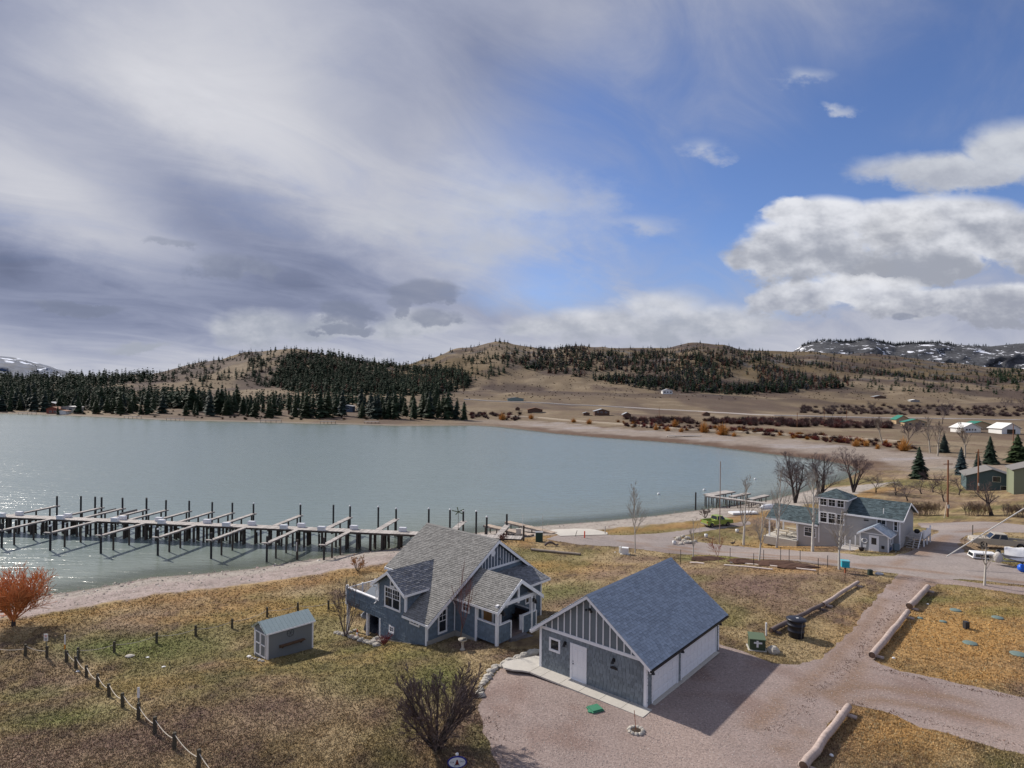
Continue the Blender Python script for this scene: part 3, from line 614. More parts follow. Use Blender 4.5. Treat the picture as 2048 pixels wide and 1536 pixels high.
    r1 = roof_slab(h, [e(2.62, -.22), e(-ro, -.22), e(-ro, tr_), e(2.62, tr_)], .14, M_ROOFH)
    roof_slab(h, [e(8.8, 2.72), e(2.62, 2.72), e(2.62, tr_), e(8.8, tr_)], .14, M_ROOFH); roof_slab(h, [e(2.9, 1.9), e(2.62, 1.9), e(2.62, 2.74), e(2.9, 2.74)], .14, M_ROOFH)
    roof_slab(h, [e2(-ro, 12.55), e2(8.8, 12.55), e2(8.8, tr_), e2(-ro, tr_)], .14, M_ROOFH)
    cp = MB(); a = f.p(-ro-.02, tr_, zr+.1); cp.prism([a-f.b*.14-Zv*.06, a+Zv*.06, a+f.b*.14-Zv*.07], f.a*(8.8+ro+.04)); cp.build('ridge_cap', M_ROOFH, r1)
    for (a, c) in ((f.p(-ro-.03, -.3, zL(-.3)+.08), f.p(-ro-.03, tr_, zr+.09)), (f.p(-ro-.03, 12.6, zR(12.6)+.09), f.p(-ro-.03, tr_, zr+.09)), (f.p(8.78, 2.6, zL(2.6)+.08), f.p(8.78, tr_, zr+.09))): bb = MB(); bb.prism([a, c, c-Zv*.26, a-Zv*.26], f.a*.05); bb.build('barge_board', M_WHITE, h)
    for c_ in ((-ro, 2.62, -.30, -.23, zL(-.22)-.10, zL(-.22)+.06), (-ro, 8.8, 12.52, 12.6, zR(12.6)-.14, zR(12.6)+.07), (6.2, 8.8, 2.62, 2.70, zL(2.7)-.12, zL(2.7)+.06)): mb = MB(); f.box(mb, *c_); mb.build('fascia', M_WHITE, h)
    # dormer roof
    dz, dc = 3.80, 4.35; hw = 2.15; ds = .64
    for sg in (-1, 1):
        roof_slab(h, [f.p(dc+sg*hw, -.42, dz-hw*ds), f.p(dc+sg*hw, 2.55 if sg < 0 else 2.6, dz-hw*ds), f.p(dc, 4.75, dz), f.p(dc, -.42, dz)], .11, M_ROOFG if False else mat('dormer_shingles', (.20, .205, .22), .9, .14, 9, island=.25, bump=.3, bscale=60, spec=.2))
    bb = MB(); gable_trim(bb, None, f.p(dc, -.47, dz+.0), f.p(dc-hw-.03, -.47, dz-hw*ds+.0), f.p(dc+hw+.03, -.47, dz-hw*ds+.0), f.b*.05, .19); f.box(bb, dc-hw-.05, dc-hw+.0, -.42, 2.2, dz-hw*ds-.2, dz-hw*ds-.02); f.box(bb, dc+hw, dc+hw+.05, -.42, 2.2, dz-hw*ds-.2, dz-hw*ds-.02); bb.build('barge_board', M_WHITE, h)
    sw = MB(); tabs(sw, f.p(2.55, 0, 0), f.b, Zv, E, [(.0, .9), (2.35, 2.35), (2.35, 2.36), (0, 2.36)], .28, .2, .03); sw.build('wall_shingles', M_WALLH, h, kd='stuff')
    # corner boards and posts
    cb = [(-.035, .12, -.045, .12, -.95, .72), (2.47, 2.63, -.05, .12, .86, 2.38), (5.92, 6.1, -.05, .12, 1.0, 2.42), (5.68, 5.82, -.05, .1, -2.4, -.36), (-2.40, -2.26, 2.78, 2.9, -.9, 2.0), (-2.33, -2.2, 10.55, 10.7, -.9, 2.1), (-.05, .0, 11.75, 11.93, -.5, 2.3)]
    for c in cb: mb = MB(); f.box(mb, *c); mb.build('corner_board', M_WHITE, h)
    cap = MB(); f.box(cap, 6.1, 10.68, -.05, .19, 1.02, 1.10); cap.build('parapet_cap', M_WHITE, h)
    for s in (10.5, 7.62):
        for tt in (0, 2.75):
            mb = MB(); f.box(mb, s-.1, s+.1, tt+.01, tt+.21, -4.2, -.36); mb.build('deck_post', M_WHITE, h)
    ex = MB(); f.box(ex, 10.56, 10.72, -.05, .16, -.4, 1.25); ex.build('corner_post', M_WHITE, h)
    dk = MB(); f.box(dk, 6.03, 10.6, .14, 2.95, -.14, -.02); dk.build('deck_floor', M_DECKG, h)
    rm = MB(); f.box(rm, 2.55+3.5, 10.6, 2.86, 2.94, -.36, -.14); f.box(rm, 10.5, 10.62, .14, 2.95, -.36, -.14); rm.build('rim_joist', M_WHITE, h)
    rl = MB(); f.box(rl, 10.5, 10.58, .16, 2.9, 1.0, 1.07); f.box(rl, 10.52, 10.57, .16, 2.9, .1, .15); f.box(rl, 8.35, 10.58, 2.84, 2.92, 1.0, 1.07); f.box(rl, 8.35, 10.58, 2.85, 2.9, .1, .15); q = rl.build('deck_railing', M_WHITE, h)
    for i in range(20): mb = MB(); tt = .28+i*.13; f.box(mb, 10.53, 10.56, tt, tt+.035, .15, 1.0); mb.build('baluster', M_WHITE, q)
    for i in range(15): mb = MB(); s = 8.45+i*.14; f.box(mb, s, s+.035, 2.86, 2.89, .15, 1.0); mb.build('baluster', M_WHITE, q)
    for (s, tt) in ((10.54, 1.55), (10.54, 2.88)): mb = MB(); f.box(mb, s-.06, s+.06, tt-.06, tt+.06, -.02, 1.15); mb.build('rail_post', M_WHITE, q)
    gs = MB(); gs.tube([f.p(6.2, -.5, 2.3), f.p(6.2, -.12, 2.1), f.p(6.2, -.1, .9), f.p(6.2, -.3, .8)], .045, 6); gs.build('downspout', M_WHITE, h); gs = MB(); gs.tube([f.p(.05, 2.62, 1.8), f.p(-.12, 2.7, 1.5), f.p(-.12, 2.7, -.5)], .05, 6); gs.build('downspout', M_WHITE, h)
    # windows
    window(h, O, A, Zv, N, 3.13, .77, 2.05, 1.7, 3, 2, 2, .12); window(h, O, A, Zv, N, 3.86, 2.5, .6, .58, 1, 1, 1, .12); window(h, O, A, Zv, N, .79, .25, 1.18, .56, 3, 2, 1, .11); window(h, O, A, Zv, N, 3.9, -1.13, .64, .58, 2, 2, 1, .12)
    window(h, OE, f.b, Zv, E, 1.08, -.4, .92, 1.85, 2, 2, 1, .12); window(h, OT, -A, Zv, N, .84, 1.15, .82, .86, 2, 2, 1, .11); window(h, OW, f.b, Zv, E, 8.6, .5, .55, .78, 1, 1, 1, .1); window(h, OS, f.b, Zv, E, 5.6, .9, .75, .8, 1, 1, 1, .1)
    # entry and porch
    za = 3.84; ps = .67; rp = f.p
    for sg in (-1, 1): roof_slab(h, [rp(.1 if sg < 0 else 0, 5.28+sg*2.62, za-2.62*ps), rp(-4.72, 5.28+sg*2.62, za-2.62*ps), rp(-4.72, 5.28, za), rp(.1 if sg < 0 else 0, 5.28, za)], .12, M_ROOFH)
    bb = MB(); gable_trim(bb, None, rp(-4.77, 5.28, za+.02), rp(-4.77, 5.28-2.66, za-2.66*ps), rp(-4.77, 5.28+2.66, za-2.66*ps), f.a*.055, .24)
    bb.build('barge_board', M_WHITE, h)
    for c_ in ((-4.72, 0, 2.60, 2.65, za-2.62*ps-.2, za-2.62*ps-.03), (-4.72, -2.3, 7.9, 7.95, za-2.62*ps-.2, za-2.62*ps-.03)): mb = MB(); f.box(mb, *c_); mb.build('fascia', M_WHITE, h)
    roof_slab(h, [rp(-2.7, 7.55, 2.20), rp(-2.7, 11.3, 2.20), rp(.0, 11.3, 2.92), rp(.0, 7.55, 2.92)], .12, mat('dormer_shingles'))
    bb = MB(); f.box(bb, -2.76, -2.71, 7.5, 11.35, 2.0, 2.18); bb.prism([rp(-2.72, 11.33, 2.18), rp(0, 11.33, 2.9), rp(0, 11.33, 2.72), rp(-2.72, 11.33, 2.0)], f.b*.05); bb.build('fascia', M_WHITE, h)
    bm_ = MB(); f.box(bm_, -4.5, -4.3, 2.85, 7.55, 2.15, 2.42); bm_.build('porch_beam', M_WHITE, h)
    kp = MB(); f.box(kp, -4.48, -4.34, 5.2, 5.36, 2.0, 3.55); kp.build('king_post', M_WHITE, h)
    gp = MB(); gp.prism([rp(-4.05, 5.28, 3.55), rp(-4.05, 3.4, 2.42), rp(-4.05, 7.1, 2.42)], f.a*.03); gp.build('gable_panel', M_PANELH, h)
    for tt in (2.85, 6.72): mb = MB(); f.box(mb, -4.5, -4.3, tt, tt+.2, -.9, 2.15); mb.build('porch_post', M_WHITE, h)
    for tt in (3.25,): mb = MB(); f.box(mb, -4.45, -4.3, tt, tt+.13, .9, 2.15); mb.build('porch_post', M_WHITE, h)
    mb = MB(); f.box(mb, -4.45, -4.3, 7.2, 7.34, -.9, 2.15); mb.build('porch_post', M_WHITE, h)
    mb = MB(); f.box(mb, -2.46, -2.33, 2.85, 2.98, -.4, 2.0); mb.build('porch_post', M_WHITE, h)
    hw_ = MB(); sh = MB()
    f.box(hw_, -4.3, -2.45, 2.86, 2.98, -.42, .93); tabs(sh, f.p(-2.45, 2.86, 0), -A, Zv, N, [(.02, -.42), (1.83, -.42), (1.83, .93), (.02, .93)], .28, .2, .03)
    f.box(hw_, -4.46, -4.34, 3.05, 4.36, -.42, .88); tabs(sh, f.p(-4.46, 0, 0), f.b, Zv, E, [(3.07, -.42), (4.34, -.42), (4.34, .87), (3.07, .87)], .28, .2, .03)
    f.box(hw_, -4.46, -4.34, 5.80, 7.3, -.45, .88); tabs(sh, f.p(-4.46, 0, 0), f.b, Zv, E, [(5.82, -.45), (7.28, -.45), (7.28, .87), (5.82, .87)], .28, .2, .03)
    f.box(hw_, -4.3, -2.3, 7.24, 7.36, -.45, .88)
    hw_.build('half_wall', M_PANELH, h); sh.build('wall_shingles', M_WALLH, h, kd='stuff')
    for c_ in ((-4.34, -2.42, 2.82, 3.03, .93, .99), (-4.52, -4.3, 3.0, 4.42, .88, .95), (-4.52, -4.3, 5.72, 7.4, .88, .95), (-4.5, -4.32, 4.34, 4.46, -.35, .88), (-4.5, -4.32, 5.70, 5.82, -.35, .88), (-4.5, -4.3, 7.3, 7.42, -.6, .88), (-4.34, -2.33, 7.22, 7.38, .88, .94), (-4.34, -4.22, 5.62, 5.72, -.3, .95)): mb = MB(); f.box(mb, *c_); mb.build('half_wall_cap', M_WHITE, h)
    fl = MB(); f.box(fl, -4.45, -2.33, 2.98, 7.24, -.5, -.18); fl.build('porch_floor', mat('porch_boards', (.16, .12, .115), .7, .2, 5), h)
    dr = MB(); f.box(dr, -2.40, -2.335, 3.55, 4.5, -.18, 1.85); dd = dr.build('front_door', mat('varnished_wood', (.33, .17, .065), .45, .25, 5, stretch=(1, 1, .15)), h)
    df = MB(); f.box(df, -2.42, -2.335, 3.38, 3.55, -.18, 1.98); f.box(df, -2.42, -2.335, 4.5, 4.72, -.18, 1.98); f.box(df, -2.42, -2.335, 3.55, 4.5, 1.85, 1.98); df.build('door_frame', M_WHITE, h)
    hd = MB(); hd.bar(f.p(-2.44, 4.36, .72), f.p(-2.44, 4.36, .98), .03, .03); hd.build('door_handle', M_METAL, dd)
    bn = MB(); f.box(bn, -3.9, -2.5, 6.75, 7.2, .2, .28); f.box(bn, -3.9, -2.5, 7.12, 7.2, .28, .7); f.box(bn, -3.9, -3.8, 6.8, 7.2, -.18, .2); f.box(bn, -2.6, -2.5, 6.8, 7.2, -.18, .2); bn.build('porch_bench', mat('dark_wood', (.05, .03, .025), .6, .2), h)
    lantern(h, f.p(-4.5, 3.3, 1.85), E, 1.3); lantern(h, f.p(-4.5, 6.95, 1.85), E, 1.3)
    # steps and patio
    for k, (d, z) in enumerate(((.55, -.36), (1.05, -.56))):
        c = .28; a0, a1 = 4.25-.1*k, 6.0+.25*k; st = MB(); st.prism([f.p(-4.35, a0, z-.2), f.p(-4.35-d+c, a0, z-.2), f.p(-4.35-d, a0+c, z-.2), f.p(-4.35-d, a1-c, z-.2), f.p(-4.35-d+c, a1, z-.2), f.p(-4.35, a1, z-.2)], Zv*.2); st.build('step', M_DECKG, h)
    pt = MB(); pt.prism([f.p(s, t_, -.9) for s, t_ in ((-4.3, 3.7), (-5.6, 3.75), (-6.2, 4.3), (-6.5, 5.6), (-6.6, 7.5), (-4.3, 7.5))], Zv*.17); pt.build('patio_slab', mat('grey_patio', (.23, .22, .215), .9, .12, 4), h)
    return f
HF = build_house()
# ------------------------------------------------------------------ roads and drives: ragged-edged sheets laid over the ground
from mathutils.geometry import delaunay_2d_cdt
SHEETS = []
def sheet(name, px, lift, m, label, cat, z=None, jag=.35, step=.5, grid=1.1, seed=1, world=None, lo=12, base=(.30, .238, .216), ruts=()):
    P = np.array(world) if world is not None else np.array([(G(u, v) if v < 1530 else W(u, v, 0))[:2] for u, v in px])
    B = []
    for i in range(len(P)):
        a, b = P[i], P[(i+1) % len(P)]; n = max(1, int(np.linalg.norm(b-a)/step))
        for k in range(n): B.append(a+(b-a)*k/n)
    B = np.array(B); nn = len(B)
    nx = np.roll(B, -1, 0)-np.roll(B, 1, 0); nrm = np.stack([-nx[:, 1], nx[:, 0]], 1)/(np.linalg.norm(nx, axis=1)[:, None]+1e-9)
    B = B+nrm*((fbm(B[:, 0]*1.1, B[:, 1]*1.1, 3, seed)-.5)*2*jag)[:, None]
    x0, y0 = B.min(0); x1, y1 = B.max(0)
    gx, gy = np.meshgrid(np.arange(x0, x1, grid), np.arange(y0, y1, grid)); pts = np.stack([gx.ravel(), gy.ravel()], 1)
    ins = np.zeros(len(pts), bool)
    for i in range(nn):
        a, b = B[i], B[(i+1) % nn]; c = (a[1] > pts[:, 1]) != (b[1] > pts[:, 1])
        with np.errstate(divide='ignore', invalid='ignore'): ins ^= c & (pts[:, 0] < (b[0]-a[0])*(pts[:, 1]-a[1])/(b[1]-a[1])+a[0])
    pts = pts[ins]; al = [Vector(p) for p in np.concatenate([B, pts])]
    v, e, fc, *_ = delaunay_2d_cdt(al, [(i, (i+1) % nn) for i in range(nn)], [], 1, 1e-4)
    v = np.array([tuple(p) for p in v]); zz = np.where(v[:, 1] < 21, 0, gz(v[:, 0], np.maximum(v[:, 1], 20.01)))+lift
    t = np.empty((len(v), 3)); t[:] = base; n = fbm(v[:, 0]*.35, v[:, 1]*.35, 4, seed+3); n2 = fbm(v[:, 0]*.1, v[:, 1]*.1, 3, seed+9)
    t = lerp(t, np.array(base)*(.80, .72, .68), ss(n, .5, .68)*.8); t = lerp(t, np.array(base)*(1.16, 1.14, 1.1), ss(n2, .5, .7)*.8)
    for L in ruts:
        Q = np.array([(G(a, b) if b < 1530 else W(a, b, 0))[:2] for a, b in L]); dd = np.full(len(v), 1e9)
        for a, b in zip(Q[:-1], Q[1:]): ab = b-a; k = np.clip(((v-a)@ab)/(ab@ab), 0, 1); dd = np.minimum(dd, np.linalg.norm(v-a-k[:, None]*ab, axis=1))
        t = lerp(t, (.235, .158, .112), np.exp(-(dd/.5)**2)*.85*ss(n, .25, .48))
    o = mesh_obj(name, np.column_stack([v, zz]), [tuple(f) for f in fc], m, True, t); kind(o, 'structure', label, cat); SHEETS.append(B); return o
M_DRIVE = mat('pink_gravel', rough=.95, attr='tint', var=.55, scale=7, bump=1.0, bscale=16, dist=.06, spec=.1, var2=.15, scale2=.5, detail=9)
M_LANE = mat('grey_gravel', rough=.95, attr='tint', var=.4, scale=5, bump=.8, bscale=14, dist=.05, spec=.1, var2=.15, scale2=.5, detail=9)
sheet('gravel_lane', [(1092,1078),(1120,1069),(1200,1068),(1240,1071),(1330,1066),(1420,1052),(1500,1042),(1500,1049),(1400,1064),(1345,1076),(1420,1087),(1520,1096),(1640,1104),(1730,1113),(1790,1112),(1828,1100),(1850,1080),(1880,1062),(1840,1054),(1836,1046),(1930,1044),(2060,1051),(2250,1060),(2250,1070),(2060,1066),(1960,1064),(1925,1074),(1915,1090),(1930,1105),(1960,1118),(2060,1140),(2250,1180),(2250,1215),(2060,1172),(1950,1160),(1870,1158),(1810,1150),(1740,1141),(1640,1129),(1540,1119),(1420,1110),(1340,1107),(1240,1094),(1160,1090)], .02, M_LANE, 'grey gravel lane crossing behind the garage towards the lake', 'road', seed=5, grid=.7, base=(.27, .235, .222), ruts=[[(1835,1120),(1880,1085),(1905,1066),(1980,1058)],[(1790,1130),(1860,1090),(1890,1066)],[(1240,1082),(1500,1106),(1700,1128),(1900,1148),(2100,1172)],[(1300,1092),(1500,1113),(1740,1136)]])
sheet('gravel_driveway', [(1082,1309),(1035,1317),(992,1343),(964,1383),(955,1420),(965,1465),(1000,1530),(1040,1660),(1560,1660),(1620,1520),(1672,1424),(1700,1410),(1740,1416),(1820,1444),(1920,1478),(2060,1512),(2300,1590),(2300,1470),(2060,1398),(1900,1364),(1800,1342),(1745,1322),(1790,1252),(1842,1186),(1875,1168),(1930,1172),(2060,1192),(2300,1235),(2300,1216),(2060,1177),(1930,1163),(1880,1154),(1840,1146),(1815,1138),(1796,1150),(1755,1195),(1700,1262),(1640,1318),(1600,1331),(1545,1326),(1470,1298),(1436,1285),(1300,1300),(1150,1308)], .012, M_DRIVE, 'pinkish gravel driveway sweeping round the garage and up the lane', 'driveway', seed=9, grid=.5, ruts=[[(1560,1500),(1640,1425),(1700,1360),(1760,1285),(1850,1172),(1880,1150)],[(1480,1480),(1580,1390),(1650,1338),(1720,1262),(1800,1160),(1830,1140)],[(1620,1420),(1760,1400),(1900,1425),(2100,1470)],[(1560,1400),(1740,1372),(1900,1395),(2100,1440)],[(1860,1168),(1960,1180),(2100,1198)]])
sheet('boat_ramp', [(1085,1062),(1150,1058),(1215,1066),(1215,1070),(1120,1073)], .08, M_CONC, 'pale concrete boat ramp apron by the pier', 'ramp', jag=.05)
# far roads
def ribbon(name, px, w, m, label, cat):
    P = [G(u, v) for u, v in px]; P = [p for p in P if p is not None]; q = []
    for a, b in zip(P[:-1], P[1:]): n = max(2, int(np.linalg.norm(b-a)/12)); q += [a+(b-a)*k/n for k in range(n)]
    q.append(P[-1]); q = np.array(q); d = np.gradient(q[:, :2], axis=0); d /= np.linalg.norm(d, axis=1)[:, None]; s = np.stack([-d[:, 1], d[:, 0]], 1)*w/2
    L, Rr = q[:, :2]+s, q[:, :2]-s; zz = np.maximum(np.maximum(gz(L[:, 0], L[:, 1]), gz(Rr[:, 0], Rr[:, 1])), gz(q[:, 0], q[:, 1]))+.5
    n = len(q); V = np.concatenate([np.column_stack([L, zz]), np.column_stack([Rr, zz]), np.column_stack([L+s*.3, zz-2.5]), np.column_stack([Rr-s*.3, zz-2.5])])
    fc = [(i, i+n, i+n+1, i+1) for i in range(n-1)]+[(i+2*n, i, i+1, i+1+2*n) for i in range(n-1)]+[(i+n, i+3*n, i+1+3*n, i+1+n) for i in range(n-1)]
    kind(mesh_obj(name, V, fc, m), 'structure', label, cat)
M_ROAD = mat('pale_asphalt', (.42, .38, .35), .9, .1, 1)
ribbon('highway', [(930,799),(1000,803),(1100,807),(1250,815),(1400,823),(1550,831),(1750,836),(2040,840)], 9, M_ROAD, 'pale highway running along the foot of the hills', 'road')
ribbon('shore_road', [(1015,832),(1080,836),(1200,846),(1350,858),(1500,866),(1650,874),(1800,884)], 5, mat('tan_dirt_road', (.36, .30, .23), .95, .15, 1), 'pale dirt road following the far bend of the bay', 'road')
ribbon('farm_track', [(1330,787),(1400,790),(1480,793)], 4, mat('tan_dirt_road'), 'faint dirt track by the white hillside house', 'track')
# ------------------------------------------------------------------ small helpers
def at(u, v): return G(u, v)
def one(name, m, label, cat, fn, group=None, smooth=False): mb = MB(); fn(mb); return mb.build(name, m, None, smooth, label, cat, group)
def pc(par, name, m, fn, smooth=False, label=None): mb = MB(); fn(mb); return mb.build(name, m, par, smooth, label)
rng = random.Random(11)
# ------------------------------------------------------------------ garden shed
def build_shed():
    p0 = G(534, 1320); p1 = G(506, 1305.5); f = Fr(p0, unit((-.79, .613, 0)), (.613, .79)); 
    f = Fr(p0, (-.755, .656), (.70, .714)); z = p0[2]-.05; w, l = 1.97, 3.62; e = z+2.02; ap = e+.58
    s = thing('garden_shed', p0, 'small grey garden shed with double doors standing alone on the lawn', 'shed')
    mw = mat('grey_panel_siding', (.20, .215, .22), .8, .08, 4, bump=.4, bscale=1, stretch=(9, 9, .1)); mr = mat('pale_metal_roof', (.42, .50, .48), .5, .08, 3, island=.06)
    b = MB(); f.box(b, 0, w, 0, l, z-.3, e); b.prism([f.p(0, 0, e), f.p(w, 0, e), f.p(w/2, 0, ap)], f.b*l); b.build('wall', mw, s)
    for a, sg in ((-.12, 1), (w+.12, -1)):
        za = e-.12*.58/(w/2)+.02; P = [f.p(a, -.14, za), f.p(w/2, -.14, ap+.03)]; r = pc(s, 'roof', mr, lambda m: m.prism([P[0], P[1], P[1]+Zv*.06, P[0]+Zv*.06], f.b*(l+.28)))
        for i in range(13):
            t = -.1+i*(l+.2)/12.5; pc(r, 'roof_rib', mr, lambda m: m.prism([P[0]+Zv*.06+f.b*t, P[1]+Zv*.06+f.b*t, P[1]+Zv*.085+f.b*t, P[0]+Zv*.085+f.b*t], f.b*.05))
        pc(s, 'fascia', M_WHITE, lambda m: f.box(m, a-.03 if sg > 0 else a, a if sg > 0 else a+.03, -.14, l+.14, za-.06, za+.05))
    for a, b_ in ((-.03, .09), (w-.09, w+.03)):
        for t in (-.03, l-.09): pc(s, 'corner_board', M_WHITE, lambda m: f.box(m, a, b_, t, t+.12, z-.1, e-.05))
    for k in (0, 1):
        x0 = .16+k*.83; d = pc(s, 'door', mw, lambda m: f.box(m, x0, x0+.8, -.03, 0, z+.08, z+1.86))
        for (a, b_, c, g) in ((0, .8, 0, .09), (0, .8, 1.69, 1.78), (0, .8, .85, .94), (0, .09, .09, 1.69), (.71, .8, .09, 1.69)): pc(d, 'door_trim', M_WHITE, lambda m: f.box(m, x0+a, x0+b_, -.055, -.03, z+.08+c, z+.08+g))
    for (a, c, dz) in ((w/2-.1, w/2+.1, .28),): pc(s, 'vent', M_WHITE, lambda m: f.box(m, a, c, -.03, 0, e+dz-.1, e+dz+.06))
    mw2 = mat('brown_wood', (.13, .075, .045), .7, .25, 6)
    pc(s, 'shelf', mw2, lambda m: f.box(m, -.30, -.01, .9, 2.85, z+.82, z+.88)); pc(s, 'shelf_back', mw2, lambda m: f.box(m, -.05, -.005, .92, 2.83, z+.66, z+.82))
    for t in (1.15, 2.6): pc(s, 'shelf_bracket', mw2, lambda m: m.prism([f.p(0, t, z+.55), f.p(0, t, z+.82), f.p(-.27, t, z+.82)], f.b*.05))
    c = f.p(-.015, 1.78, z+1.58); pc(s, 'wall_ornament', M_METAL, lambda m: m.tube([c+f.b*.27*math.cos(k*.314)+Zv*.27*math.sin(k*.314) for k in range(21)], .014, 4))
    for k in range(3): a = k*1.05; pc(s, 'ornament_spoke', M_METAL, lambda m: m.bar(c+f.b*.26*math.cos(a)+Zv*.26*math.sin(a), c-f.b*.26*math.cos(a)-Zv*.26*math.sin(a), .012, .012, f.a))
    for k in range(6):
        r_ = .13+.06*rng.random(); q = f.p(-.2+k*.38, -.25-rng.random()*.3, 0); q[2] = gz(q[0], q[1])+.04
        one('stone', M_ROCK, 'pale rock at the foot of the shed doors', 'rock', lambda m: m.ball(q, (r_, r_*.8, r_*.6), 7, 5, .15, rng), 'rocks by the shed doors')
M_ROCK = mat('pale_rock', (.42, .39, .34), .9, .3, 5, bump=.5, bscale=14, island=.2)
build_shed()
# ------------------------------------------------------------------ rope fences
M_POST = mat('dark_weathered_post', (.075, .068, .052), .9, .3, 8, bump=.4, bscale=30)
M_ROPE = mat('pale_rope', (.55, .5, .42), .9, .1, 20)
def rope_fence(pts, label, ropes, zr=.78, first=None):
    P = [G(u, v) for u, v in pts]; t = thing('rope_fence', P[0], label, 'fence')
    for p in P:
        hgt = .88+rng.uniform(-.05, .06); tl = (rng.uniform(-.03, .03), rng.uniform(-.03, .03))
        pc(t, 'post', M_POST, lambda m: m.tube([p-Zv*.2, p+V3(*tl, hgt-.03), p+V3(*tl, hgt)], [.105, .10, .085], 8))
    Q = ([first] if first is not None else [])+P
    for i, (a, b) in enumerate(zip(Q[:-1], Q[1:])):
        if i in ropes:
            sag = .12*np.linalg.norm(b-a)*.75; a2, b2 = a+Zv*zr, b+Zv*(zr-.25 if zr > .6 else zr)
            pts_ = [a2+(b2-a2)*k/10-Zv*sag*4*(k/10)*(1-k/10)*.7 for k in range(11)]
            for q in pts_: q[2] = max(q[2], gz(q[0], q[1])+.06)
            pc(t, 'rope', M_ROPE, lambda m: m.tube(pts_, .021, 5), True)
z7 = lambda x, y: (x/4.096, 1160+y/4.096)
rope_fence([z7(545,672), z7(622,727), z7(707,800), z7(797,877), z7(893,957), z7(1005,1047), z7(1133,1142), z7(1268,1262), z7(1427,1387), z7(1625,1545), (452,1590)], 'near rope fence of dark posts running down the lawn to the bottom edge', range(20))
rope_fence([z7(205,620), z7(383,637)], 'short rope fence near the orange willow, two dark posts', range(5), first=G(-60, 1302))
rope_fence([z7(640,640), z7(935,592), z7(1282,517), z7(1603,460), z7(1900,395), (534,1234), (596,1224), (657,1219), (715,1208)], 'far rope fence of spaced posts leading behind the shed to the house', range(20), .6)
